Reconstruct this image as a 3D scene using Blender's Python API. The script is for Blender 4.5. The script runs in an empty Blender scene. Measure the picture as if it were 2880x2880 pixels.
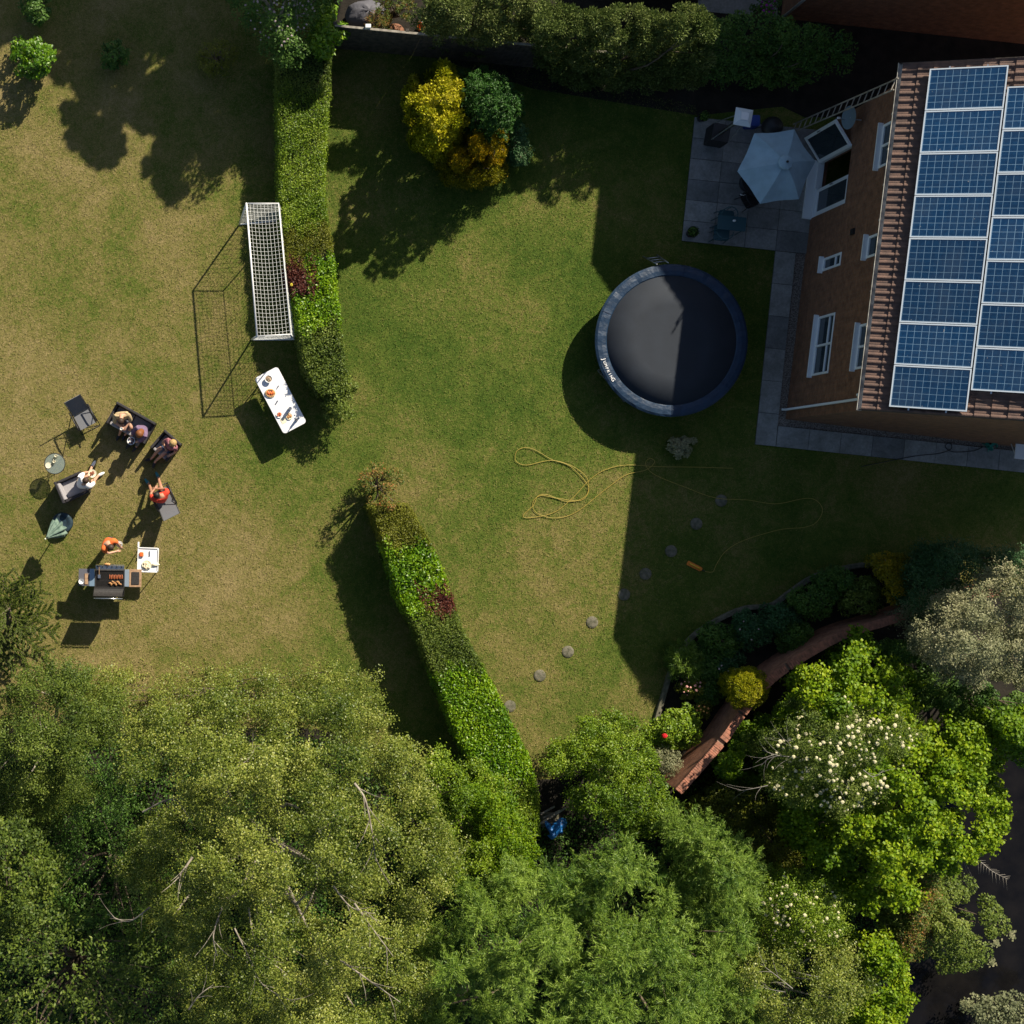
import bpy, bmesh, math, random
import numpy as np
from mathutils import Vector, Matrix, Euler
R = math.radians
random.seed(7)

# ------------------------------------------------------------------ survey
S = 98.0            # photo pixels per metre on the ground (2880 px photo)
H = 38.0            # flying height
NX, NY = 600.0, 1370.0   # point straight below the camera
SUN = Vector((0.575 * 1.42, 0.818 * 1.42, 1.0)).normalized()

def W(px, py, h=0.0):
    """world point seen at photo pixel (px,py) when it stands h metres up"""
    k = (1 - h / H) / S
    return Vector(((px - NX) * k, (NY - py) * k, h))

def G(px, py, h=0.0):
    """world point h metres above ground pixel (px,py)"""
    return Vector(((px - NX) / S, (NY - py) / S, h))

# ------------------------------------------------------------------ camera, sky, sun
sc = bpy.context.scene
COL = sc.collection
cd = bpy.data.cameras.new("camera")
cam = bpy.data.objects.new("camera", cd)
COL.objects.link(cam)
cam.location = (0, 0, H)
cd.sensor_width = 36
cd.lens = S * H / 2880 * 36
cd.shift_x = (1440 - NX) / 2880
cd.shift_y = -(1440 - NY) / 2880
cd.clip_end = 2000
sc.camera = cam

elev = math.asin(SUN.z)
wd = bpy.data.worlds.new("World")
sc.world = wd
wd.use_nodes = True
wn = wd.node_tree
wn.nodes.clear()
sky = wn.nodes.new("ShaderNodeTexSky")
sky.sky_type = 'NISHITA'
sky.sun_disc = False
sky.sun_elevation = elev
sky.sun_rotation = math.atan2(SUN.x, SUN.y)
bg = wn.nodes.new("ShaderNodeBackground")
bg.inputs[1].default_value = 0.058
wo = wn.nodes.new("ShaderNodeOutputWorld")
wn.links.new(sky.outputs[0], bg.inputs[0])
wn.links.new(bg.outputs[0], wo.inputs[0])

sd = bpy.data.lights.new("sun", 'SUN')
sd.energy = 5.0
sd.angle = R(0.5)
sd.color = (1.0, 0.90, 0.73)
so = bpy.data.objects.new("sun", sd)
COL.objects.link(so)
so.rotation_euler = SUN.to_track_quat('Z', 'Y').to_euler()
so.location = (10, 10, 30)

vs = sc.view_settings
vs.view_transform = 'Standard'
vs.look = 'None'
vs.exposure = 0.68
vs.gamma = 1
sc.cycles.max_bounces = 5
sc.cycles.diffuse_bounces = 2
sc.cycles.transparent_max_bounces = 6

# ------------------------------------------------------------------ object helpers
def tag(o, label=None, cat=None, group=None, kind=None):
    if label: o["label"] = label
    if cat: o["category"] = cat
    if group: o["group"] = group
    if kind: o["kind"] = kind
    return o

def thing(name, label, cat, loc=(0, 0, 0), rz=0.0, group=None):
    o = bpy.data.objects.new(name, None)
    COL.objects.link(o)
    o.location = loc
    o.rotation_euler = (0, 0, rz)
    o.empty_display_size = 0.2
    return tag(o, label, cat, group)

def link(name, me, m, parent=None, smooth=False):
    o = bpy.data.objects.new(name, me)
    if m is not None and not me.materials:
        me.materials.append(m)
    COL.objects.link(o)
    if parent is not None:
        o.parent = parent
    if smooth:
        me.polygons.foreach_set("use_smooth", [True] * len(me.polygons))
    return o

def copy_tree(o, parent=None):
    c = o.copy()
    COL.objects.link(c)
    c.parent = parent
    for ch in list(o.children):
        copy_tree(ch, c)
    return c

class MB:
    def __init__(s):
        s.v = []; s.f = []
    def add(s, vs, fs):
        b = len(s.v)
        s.v += [tuple(v) for v in vs]
        s.f += [tuple(i + b for i in f) for f in fs]
        return s
    def box(s, c, d, rot=None):
        """box with centre c, full size d, optional Matrix/Euler rot"""
        hx, hy, hz = d[0] / 2, d[1] / 2, d[2] / 2
        vs = [Vector((x, y, z)) for x in (-hx, hx) for y in (-hy, hy) for z in (-hz, hz)]
        if rot is not None:
            m = rot if isinstance(rot, Matrix) else Euler(rot).to_matrix()
            vs = [m @ v for v in vs]
        c = Vector(c)
        return s.add([v + c for v in vs], [(0, 1, 3, 2), (4, 6, 7, 5), (0, 4, 5, 1), (2, 3, 7, 6), (0, 2, 6, 4), (1, 5, 7, 3)])
    def tube(s, pts, r, n=6, cap=True):
        pts = [Vector(p) for p in pts]
        rs = r if isinstance(r, (list, tuple)) else [r] * len(pts)
        vs, fs = [], []
        prev = None
        for i, p in enumerate(pts):
            a = pts[max(i - 1, 0)]; b = pts[min(i + 1, len(pts) - 1)]
            t = (b - a)
            t = t.normalized() if t.length > 1e-9 else Vector((0, 0, 1))
            if prev is None:
                u = t.orthogonal().normalized()
            else:
                u = prev - t * prev.dot(t)
                u = u.normalized() if u.length > 1e-6 else t.orthogonal().normalized()
            prev = u
            w = t.cross(u)
            for k in range(n):
                an = 2 * math.pi * k / n
                vs.append(p + (u * math.cos(an) + w * math.sin(an)) * rs[i])
        for i in range(len(pts) - 1):
            for k in range(n):
                k2 = (k + 1) % n
                fs.append((i * n + k, i * n + k2, (i + 1) * n + k2, (i + 1) * n + k))
        if cap:
            fs.append(tuple(reversed(range(n))))
            fs.append(tuple((len(pts) - 1) * n + k for k in range(n)))
        return s.add(vs, fs)
    def lathe(s, prof, c=(0, 0, 0), n=24, sx=1, sy=1):
        """prof: list of (r, z)"""
        c = Vector(c)
        vs, fs = [], []
        for r, z in prof:
            for k in range(n):
                a = 2 * math.pi * k / n
                vs.append(c + Vector((r * sx * math.cos(a), r * sy * math.sin(a), z)))
        for i in range(len(prof) - 1):
            for k in range(n):
                k2 = (k + 1) % n
                fs.append((i * n + k, i * n + k2, (i + 1) * n + k2, (i + 1) * n + k))
        fs.append(tuple(reversed(range(n))))
        fs.append(tuple((len(prof) - 1) * n + k for k in range(n)))
        return s.add(vs, fs)
    def blob(s, c, r, n=10, m=6, jit=0.0, rot=None):
        c = Vector(c)
        r = Vector(r) if not isinstance(r, (int, float)) else Vector((r, r, r))
        vs, fs = [], []
        for i in range(m + 1):
            th = math.pi * i / m
            for k in range(n):
                a = 2 * math.pi * k / n
                q = 1 + random.uniform(-jit, jit)
                v = Vector((r.x * q * math.sin(th) * math.cos(a), r.y * q * math.sin(th) * math.sin(a), r.z * q * math.cos(th)))
                if rot is not None:
                    v = rot @ v
                vs.append(c + v)
        for i in range(m):
            for k in range(n):
                k2 = (k + 1) % n
                fs.append((i * n + k, (i + 1) * n + k, (i + 1) * n + k2, i * n + k2))
        return s.add(vs, fs)
    def prism(s, poly, z0, z1):
        """poly: list of (x,y) counter-clockwise"""
        n = len(poly)
        vs = [(x, y, z0) for x, y in poly] + [(x, y, z1) for x, y in poly]
        fs = [tuple(reversed(range(n))), tuple(range(n, 2 * n))]
        fs += [(i, (i + 1) % n, n + (i + 1) % n, n + i) for i in range(n)]
        return s.add(vs, fs)
    def build(s, name, m, parent=None, smooth=False, bevel=0.0):
        me = bpy.data.meshes.new(name)
        me.from_pydata(s.v, [], s.f)
        me.update()
        o = link(name, me, m, parent, smooth)
        if bevel:
            b = o.modifiers.new("bevel", 'BEVEL')
            b.width = bevel; b.segments = 2; b.limit_method = 'ANGLE'
        return o

def bezier(pts, n=8):
    """smooth curve through points (Catmull-Rom)"""
    P = [Vector(p) for p in pts]
    out = []
    for i in range(len(P) - 1):
        p0 = P[max(i - 1, 0)]; p1 = P[i]; p2 = P[i + 1]; p3 = P[min(i + 2, len(P) - 1)]
        for k in range(n):
            t = k / n
            out.append(0.5 * ((2 * p1) + (p2 - p0) * t + (2 * p0 - 5 * p1 + 4 * p2 - p3) * t * t + (3 * p1 - p0 - 3 * p2 + p3) * t ** 3))
    out.append(P[-1])
    return out

# ------------------------------------------------------------------ materials
def newmat(name):
    m = bpy.data.materials.new(name)
    m.use_nodes = True
    nt = m.node_tree
    return m, nt, nt.nodes["Principled BSDF"]

def mat(name, col, rough=0.7, metal=0.0, spec=0.4, var=0.0, vs=8.0, bump=0.0, bs=60.0, col2=None):
    m, nt, p = newmat(name)
    p.inputs["Base Color"].default_value = (*col, 1)
    p.inputs["Roughness"].default_value = rough
    p.inputs["Metallic"].default_value = metal
    p.inputs["Specular IOR Level"].default_value = spec
    if var > 0 or col2:
        tc = nt.nodes.new("ShaderNodeTexCoord")
        no = nt.nodes.new("ShaderNodeTexNoise")
        no.inputs["Scale"].default_value = vs
        no.inputs["Detail"].default_value = 4
        nt.links.new(tc.outputs["Object"], no.inputs["Vector"])
        cr = nt.nodes.new("ShaderNodeValToRGB")
        a = col2 if col2 else tuple(c * (1 - var) for c in col)
        b = col if col2 else tuple(min(1, c * (1 + var)) for c in col)
        cr.color_ramp.elements[0].position = 0.35
        cr.color_ramp.elements[1].position = 0.65
        cr.color_ramp.elements[0].color = (*a, 1)
        cr.color_ramp.elements[1].color = (*b, 1)
        nt.links.new(no.outputs[0], cr.inputs[0])
        nt.links.new(cr.outputs[0], p.inputs["Base Color"])
    if bump > 0:
        tc = nt.nodes.new("ShaderNodeTexCoord")
        n2 = nt.nodes.new("ShaderNodeTexNoise")
        n2.inputs["Scale"].default_value = bs
        n2.inputs["Detail"].default_value = 3
        bp = nt.nodes.new("ShaderNodeBump")
        bp.inputs["Strength"].default_value = bump
        bp.inputs["Distance"].default_value = 0.02
        nt.links.new(tc.outputs["Object"], n2.inputs["Vector"])
        nt.links.new(n2.outputs[0], bp.inputs["Height"])
        nt.links.new(bp.outputs[0], p.inputs["Normal"])
    return m

def leafmat(name, cols, trans=0.22, rough=0.55, spec=0.3):
    """leaf material: colour picked per leaf from a short ramp of real leaf colours"""
    m, nt, p = newmat(name)
    def sat(c):
        l = sum(c) / 3
        return tuple(max(0.003, (l + (q - l) * 1.2) * 0.92) for q in c)
    cols = [sat(c) for c in cols]
    at = nt.nodes.new("ShaderNodeAttribute")
    at.attribute_name = "tone"
    cr = nt.nodes.new("ShaderNodeValToRGB")
    e = cr.color_ramp.elements
    n = len(cols)
    while len(e) < n: e.new(0.5)
    for i, c in enumerate(cols):
        e[i].position = i / (n - 1)
        e[i].color = (*c, 1)
    nt.links.new(at.outputs["Fac"], cr.inputs[0])
    nt.links.new(cr.outputs[0], p.inputs["Base Color"])
    p.inputs["Roughness"].default_value = rough
    p.inputs["Specular IOR Level"].default_value = spec
    tr = nt.nodes.new("ShaderNodeBsdfTranslucent")
    mx = nt.nodes.new("ShaderNodeMixShader")
    mx.inputs[0].default_value = trans
    hs = nt.nodes.new("ShaderNodeHueSaturation")
    hs.inputs["Value"].default_value = 1.3
    nt.links.new(cr.outputs[0], hs.inputs["Color"])
    nt.links.new(hs.outputs[0], tr.inputs[0])
    nt.links.new(p.outputs[0], mx.inputs[1])
    nt.links.new(tr.outputs[0], mx.inputs[2])
    nt.links.new(mx.outputs[0], nt.nodes["Material Output"].inputs[0])
    return m

def noise(nt, src, scale, detail=4, rough=0.55, dist=0.0):
    n = nt.nodes.new("ShaderNodeTexNoise")
    n.inputs["Scale"].default_value = scale
    n.inputs["Detail"].default_value = detail
    n.inputs["Roughness"].default_value = rough
    n.inputs["Distortion"].default_value = dist
    nt.links.new(src, n.inputs["Vector"])
    return n.outputs[0]

def math_(nt, op, a, b=None, clamp=False):
    n = nt.nodes.new("ShaderNodeMath")
    n.operation = op
    n.use_clamp = clamp
    for i, x in enumerate((a, b)):
        if x is None: continue
        if isinstance(x, (int, float)): n.inputs[i].default_value = x
        else: nt.links.new(x, n.inputs[i])
    return n.outputs[0]

def ramp(nt, fac, stops):
    cr = nt.nodes.new("ShaderNodeValToRGB")
    e = cr.color_ramp.elements
    while len(e) < len(stops): e.new(0.5)
    for i, (pos, c) in enumerate(stops):
        e[i].position = pos
        e[i].color = (*c, 1)
    nt.links.new(fac, cr.inputs[0])
    return cr.outputs[0]

def mixc(nt, fac, a, b, mode='MIX'):
    n = nt.nodes.new("ShaderNodeMixRGB")
    n.blend_type = mode
    for i, x in enumerate((fac, a, b)):
        if isinstance(x, (int, float)): n.inputs[i].default_value = x
        elif isinstance(x, tuple): n.inputs[i].default_value = (*x, 1)
        else: nt.links.new(x, n.inputs[i])
    return n.outputs[0]

def maprange(nt, v, a, b, c, d):
    n = nt.nodes.new("ShaderNodeMapRange")
    for i, x in zip((1, 2, 3, 4), (a, b, c, d)):
        n.inputs[i].default_value = x
    nt.links.new(v, n.inputs[0])
    return n.outputs[0]

def dryness(nt, pos):
    """0 = lush, 1 = parched: the west lawn is dry, the middle greener"""
    sx = nt.nodes.new("ShaderNodeSeparateXYZ")
    nt.links.new(pos, sx.inputs[0])
    west = maprange(nt, sx.outputs[0], -1.0, 5.0, 0.60, 0.26)
    south = maprange(nt, sx.outputs[1], 3.0, -5.0, 0.0, 0.16)
    big = noise(nt, pos, 0.28, 3, 0.5, 0.6)
    mid = noise(nt, pos, 1.6, 6, 0.72, 0.8)
    d = math_(nt, 'ADD', west, south)
    d = math_(nt, 'ADD', d, math_(nt, 'MULTIPLY', math_(nt, 'SUBTRACT', big, 0.5), 1.25))
    d = math_(nt, 'ADD', d, math_(nt, 'MULTIPLY', math_(nt, 'SUBTRACT', mid, 0.5), 1.0))
    return d

LAWN_STOPS = [(0.0, (0.052, 0.098, 0.013)), (0.35, (0.108, 0.145, 0.024)), (0.62, (0.195, 0.175, 0.052)), (1.0, (0.300, 0.235, 0.105))]

def lawn_material():
    m, nt, p = newmat("lawn_turf")
    g = nt.nodes.new("ShaderNodeNewGeometry")
    pos = g.outputs["Position"]
    d = dryness(nt, pos)
    f1 = noise(nt, pos, 9.0, 5, 0.7, 1.0)
    f2 = noise(nt, pos, 42.0, 4, 0.75, 1.5)
    d2 = math_(nt, 'ADD', d, math_(nt, 'MULTIPLY', math_(nt, 'SUBTRACT', f1, 0.5), 1.1))
    d2 = math_(nt, 'ADD', d2, math_(nt, 'MULTIPLY', math_(nt, 'SUBTRACT', f2, 0.5), 0.9), True)
    c = ramp(nt, d2, LAWN_STOPS)
    sh = ramp(nt, f2, [(0.32, (0.38, 0.38, 0.38)), (0.62, (1.15, 1.15, 1.15))])
    c = mixc(nt, 1.0, c, sh, 'MULTIPLY')
    nt.links.new(c, p.inputs["Base Color"])
    p.inputs["Roughness"].default_value = 0.9
    p.inputs["Specular IOR Level"].default_value = 0.1
    bp = nt.nodes.new("ShaderNodeBump")
    bp.inputs["Strength"].default_value = 0.6
    bp.inputs["Distance"].default_value = 0.03
    nt.links.new(math_(nt, 'ADD', f2, f1), bp.inputs["Height"])
    nt.links.new(bp.outputs[0], p.inputs["Normal"])
    return m

def blade_material():
    m, nt, p = newmat("grass_blades")
    g = nt.nodes.new("ShaderNodeNewGeometry")
    pos = g.outputs["Position"]
    at = nt.nodes.new("ShaderNodeAttribute")
    at.attribute_name = "tone"
    d = dryness(nt, pos)
    d = math_(nt, 'ADD', d, math_(nt, 'MULTIPLY', math_(nt, 'SUBTRACT', at.outputs["Fac"], 0.5), 1.1), True)
    c = ramp(nt, d, LAWN_STOPS)
    nt.links.new(c, p.inputs["Base Color"])
    p.inputs["Roughness"].default_value = 0.7
    p.inputs["Specular IOR Level"].default_value = 0.15
    return m

def brick_material(name, c1, c2, mortar, axis='XZ'):
    m, nt, p = newmat(name)
    tc = nt.nodes.new("ShaderNodeTexCoord")
    sx = nt.nodes.new("ShaderNodeSeparateXYZ")
    nt.links.new(tc.outputs["Object"], sx.inputs[0])
    cb = nt.nodes.new("ShaderNodeCombineXYZ")
    s = math_(nt, 'ADD', sx.outputs[0], sx.outputs[1])
    nt.links.new(s, cb.inputs[0])
    nt.links.new(sx.outputs[2], cb.inputs[1])
    br = nt.nodes.new("ShaderNodeTexBrick")
    br.inputs["Scale"].default_value = 1.0
    br.inputs["Brick Width"].default_value = 0.225
    br.inputs["Row Height"].default_value = 0.075
    br.inputs["Mortar Size"].default_value = 0.006
    br.inputs["Color1"].default_value = (*c1, 1)
    br.inputs["Color2"].default_value = (*c2, 1)
    br.inputs["Mortar"].default_value = (*mortar, 1)
    nt.links.new(cb.outputs[0], br.inputs["Vector"])
    n = noise(nt, tc.outputs["Object"], 5.0, 5, 0.65)
    sh = ramp(nt, n, [(0.3, (0.6, 0.6, 0.6)), (0.7, (1.2, 1.2, 1.2))])
    nt.links.new(mixc(nt, 1.0, br.outputs[0], sh, 'MULTIPLY'), p.inputs["Base Color"])
    p.inputs["Roughness"].default_value = 0.9
    bp = nt.nodes.new("ShaderNodeBump")
    bp.inputs["Strength"].default_value = 0.4
    bp.inputs["Distance"].default_value = 0.01
    nt.links.new(br.outputs["Fac"], bp.inputs["Height"])
    bp.invert = True
    nt.links.new(bp.outputs[0], p.inputs["Normal"])
    return m

def tonemat(name, cols, rough=0.85, scale=14.0):
    """per-piece colour (face attribute) with grain, for slabs and stones"""
    m, nt, p = newmat(name)
    at = nt.nodes.new("ShaderNodeAttribute")
    at.attribute_name = "tone"
    g = nt.nodes.new("ShaderNodeNewGeometry")
    c = ramp(nt, at.outputs["Fac"], [(i / (len(cols) - 1), x) for i, x in enumerate(cols)])
    n = noise(nt, g.outputs["Position"], scale, 6, 0.7)
    n2 = noise(nt, g.outputs["Position"], 2.2, 4, 0.6)
    sh = ramp(nt, n, [(0.3, (0.72, 0.72, 0.72)), (0.7, (1.15, 1.15, 1.15))])
    sh2 = ramp(nt, n2, [(0.35, (0.75, 0.76, 0.74)), (0.6, (1.05, 1.05, 1.05))])
    c = mixc(nt, 1.0, mixc(nt, 1.0, c, sh, 'MULTIPLY'), sh2, 'MULTIPLY')
    nt.links.new(c, p.inputs["Base Color"])
    p.inputs["Roughness"].default_value = rough
    return m

def set_tone(me, tone):
    a = me.attributes.new("tone", 'FLOAT', 'FACE')
    a.data.foreach_set("value", np.asarray(tone, dtype=np.float32))

M = {}
M['lawn'] = lawn_material()
M['blades'] = blade_material()
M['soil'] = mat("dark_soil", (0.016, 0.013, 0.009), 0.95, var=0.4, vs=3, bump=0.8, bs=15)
M['slab'] = tonemat("concrete_slab", [(0.20, 0.205, 0.20), (0.27, 0.27, 0.26), (0.33, 0.33, 0.31)])
M['joint'] = mat("slab_joint", (0.03, 0.035, 0.025), 0.95)
M['gravel'] = mat("gravel_strip", (0.30, 0.26, 0.22), 0.95, col2=(0.08, 0.065, 0.055), vs=26, bump=1.0, bs=35)
M['brick'] = brick_material("house_brick", (0.20, 0.085, 0.045), (0.27, 0.12, 0.06), (0.20, 0.15, 0.11))
M['brick2'] = brick_material("garden_brick", (0.36, 0.14, 0.075), (0.46, 0.20, 0.11), (0.30, 0.22, 0.16))
M['coping'] = mat("brick_coping", (0.48, 0.20, 0.13), 0.85, col2=(0.27, 0.13, 0.09), vs=9, bump=0.5, bs=30)
M['tile'] = mat("roof_tile", (0.150, 0.090, 0.070), 0.75, col2=(0.085, 0.055, 0.047), vs=5, bump=0.5, bs=50)
M['white'] = mat("white_plastic", (0.80, 0.80, 0.80), 0.4)
M['upvc'] = mat("white_upvc", (0.80, 0.83, 0.85), 0.3)
M['tabletop'] = mat("white_tabletop", (0.80, 0.80, 0.82), 0.35, var=0.03, vs=3)
M['glass'] = mat("window_glass", (0.015, 0.03, 0.04), 0.05, spec=0.8)
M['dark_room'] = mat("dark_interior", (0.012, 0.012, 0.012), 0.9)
M['gutter'] = mat("weathered_gutter", (0.42, 0.40, 0.36), 0.5, var=0.4, vs=5)
M['alu'] = mat("brushed_aluminium", (0.66, 0.68, 0.70), 0.32, metal=0.85)
M['galv'] = mat("galvanised_steel", (0.42, 0.44, 0.46), 0.5, metal=0.8, var=0.2)
M['steel'] = mat("stainless_steel", (0.58, 0.60, 0.63), 0.25, metal=0.9)
M['black'] = mat("black_metal", (0.02, 0.02, 0.022), 0.45)
M['iron'] = mat("cast_iron", (0.03, 0.028, 0.027), 0.6, var=0.3, vs=30)
M['rattan'] = mat("black_rattan", (0.022, 0.020, 0.024), 0.6, bump=0.6, bs=90, var=0.4, vs=60)
M['cushion'] = mat("grey_cushion", (0.34, 0.325, 0.335), 0.9, bump=0.25, bs=25, var=0.06, vs=8)
M['sling'] = mat("grey_sling_fabric", (0.15, 0.155, 0.17), 0.75, bump=0.2, bs=200)
M['navy'] = mat("blue_vinyl_pad", (0.010, 0.030, 0.066), 0.5, bump=0.7, bs=9, var=0.15, vs=6)
M['matfab'] = mat("black_jump_mat", (0.019, 0.025, 0.036), 0.8, var=0.1, vs=2, bump=0.1, bs=200)
M['net'] = mat("white_net_cord", (0.85, 0.86, 0.82), 0.7)
M['timber'] = mat("weathered_timber", (0.10, 0.085, 0.07), 0.9, col2=(0.045, 0.04, 0.035), vs=7, bump=0.6, bs=20)
M['plank'] = mat("grey_plank", (0.36, 0.33, 0.28), 0.9, col2=(0.20, 0.18, 0.15), vs=6)
M['oiledwood'] = mat("oiled_wood", (0.42, 0.27, 0.16), 0.6, col2=(0.28, 0.17, 0.10), vs=14)
M['canopy'] = mat("grey_canopy_fabric", (0.30, 0.44, 0.53), 0.85, var=0.1, vs=3, bump=0.15, bs=12)
M['teal'] = mat("teal_metal", (0.03, 0.085, 0.10), 0.5)
M['hose'] = mat("yellow_hose", (0.40, 0.30, 0.06), 0.5)
M['orange'] = mat("orange_plastic", (0.75, 0.22, 0.02), 0.45)
M['green_pl'] = mat("green_plastic", (0.02, 0.22, 0.17), 0.5)
M['blue_pl'] = mat("blue_plastic", (0.02, 0.06, 0.30), 0.5)
M['tarp'] = mat("blue_tarpaulin", (0.015, 0.14, 0.42), 0.4, bump=1.0, bs=10)
M['bark'] = mat("brown_bark", (0.11, 0.085, 0.06), 0.95, var=0.35, vs=12)
M['birchbark'] = mat("birch_bark", (0.34, 0.30, 0.24), 0.8, col2=(0.12, 0.10, 0.08), vs=5)
M['greybark'] = mat("grey_bark", (0.24, 0.22, 0.19), 0.9, var=0.3, vs=10)
M['stone'] = mat("grey_stone", (0.17, 0.155, 0.115), 0.95, col2=(0.085, 0.085, 0.055), vs=9, bump=0.6, bs=25)
M['cream'] = mat("cream_ceramic", (0.75, 0.70, 0.52), 0.4)
M['porcelain'] = mat("white_porcelain", (0.80, 0.80, 0.78), 0.25)
M['skin'] = mat("fair_skin", (0.55, 0.31, 0.21), 0.55)
M['skin2'] = mat("tanned_skin", (0.42, 0.21, 0.13), 0.55)
M['tomato'] = mat("red_tomato", (0.62, 0.07, 0.02), 0.35, col2=(0.72, 0.22, 0.05), vs=30)
M['meat'] = mat("grilled_meat", (0.45, 0.13, 0.05), 0.5, col2=(0.16, 0.05, 0.025), vs=40)
M['bread'] = mat("golden_bread", (0.66, 0.38, 0.15), 0.7, col2=(0.45, 0.20, 0.08), vs=25)
M['salad'] = mat("mixed_salad", (0.60, 0.50, 0.34), 0.7, col2=(0.20, 0.09, 0.05), vs=26)
M['terracotta'] = mat("terracotta", (0.20, 0.09, 0.05), 0.85, var=0.3, vs=8)
M['water'] = None

# ------------------------------------------------------------------ foliage engine
def quad_mesh(name, V, m, parent=None, tone=None):
    n = len(V) // 4
    me = bpy.data.meshes.new(name)
    me.vertices.add(n * 4)
    me.vertices.foreach_set("co", V.astype(np.float32).ravel())
    me.loops.add(n * 4)
    me.loops.foreach_set("vertex_index", np.arange(n * 4, dtype=np.int32))
    me.polygons.add(n)
    me.polygons.foreach_set("loop_start", np.arange(0, n * 4, 4, dtype=np.int32))
    me.update(calc_edges=True)
    if tone is not None:
        set_tone(me, tone)
    return link(name, me, m, parent)

def unit(a):
    return a / np.maximum(np.linalg.norm(a, axis=1, keepdims=True), 1e-9)

def leaf_verts(rng, P, N, L, Wd, D=None, fold=0.12):
    n = len(P)
    N = unit(N)
    if D is None:
        D = rng.normal(size=(n, 3))
    D = D - N * (D * N).sum(1, keepdims=True)
    D = unit(D)
    Sd = np.cross(N, D)
    l = (L * rng.uniform(0.7, 1.25, n))[:, None] / 2
    w = (Wd * rng.uniform(0.75, 1.2, n))[:, None] / 2
    V = np.empty((n, 4, 3))
    V[:, 0] = P - D * l
    V[:, 1] = P + Sd * w + N * w * fold * 2 + D * l * 0.15
    V[:, 2] = P + D * l
    V[:, 3] = P - Sd * w + N * w * fold * 2 + D * l * 0.15
    return V.reshape(-1, 3)

def in_poly(poly, x, y):
    inside = np.zeros(len(x), bool)
    n = len(poly)
    for i in range(n):
        x1, y1 = poly[i]; x2, y2 = poly[(i + 1) % n]
        c = ((y1 > y) != (y2 > y)) & (x < (x2 - x1) * (y - y1) / (y2 - y1 + 1e-12) + x1)
        inside ^= c
    return inside

def edge_dist(poly, x, y):
    d = np.full(len(x), 1e9)
    n = len(poly)
    for i in range(n):
        a = np.array(poly[i], float); b = np.array(poly[(i + 1) % n], float)
        ab = b - a
        t = np.clip(((x - a[0]) * ab[0] + (y - a[1]) * ab[1]) / (ab @ ab + 1e-9), 0, 1)
        d = np.minimum(d, np.hypot(x - a[0] - t * ab[0], y - a[1] - t * ab[1]))
    return d

def spread(rng, poly, gap, limit=900):
    """blue-noise-like points inside a pixel polygon"""
    P = np.array(poly, float)
    lo, hi = P.min(0), P.max(0)
    out = []
    tries = int(min(limit * 14, 14 * (hi[0] - lo[0]) * (hi[1] - lo[1]) / (gap * gap) + 60))
    c = rng.uniform(lo, hi, (tries, 2))
    c = c[in_poly(poly, c[:, 0], c[:, 1])]
    arr = np.empty((0, 2))
    for q in c:
        if len(arr) == 0 or np.min((arr[:, 0] - q[0]) ** 2 + (arr[:, 1] - q[1]) ** 2) > gap * gap:
            arr = np.vstack([arr, q])
            if len(arr) >= limit: break
    return arr

def ell(cx, cy, rx, ry, wob=0.12, n=22, seed=0):
    r = random.Random(seed + int(cx) * 13 + int(cy))
    ph = [r.uniform(0, 6.28) for _ in range(3)]
    out = []
    for k in range(n):
        a = 2 * math.pi * k / n
        q = 1 + wob * (0.6 * math.sin(2 * a + ph[0]) + 0.5 * math.sin(3 * a + ph[1]) + 0.5 * math.sin(5 * a + ph[2]))
        out.append((cx + rx * q * math.cos(a), cy + ry * q * math.sin(a)))
    return out

def limbs(mb, rng, base, targets, r0, n=6, seg=4, sag=0.0):
    base = Vector(base)
    for t in targets:
        t = Vector(t)
        mid = base.lerp(t, 0.45) + Vector((rng.normal() * 0.12, rng.normal() * 0.12, 0)) * (t - base).length * 0.5
        mid.z = base.z + (t.z - base.z) * 0.62
        pts = bezier([base, mid, t], seg)
        k = len(pts)
        mb.tube(pts, [max(r0 * (1 - i / (k - 1)) ** 0.8, 0.006) for i in range(k)], n, cap=False)

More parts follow.
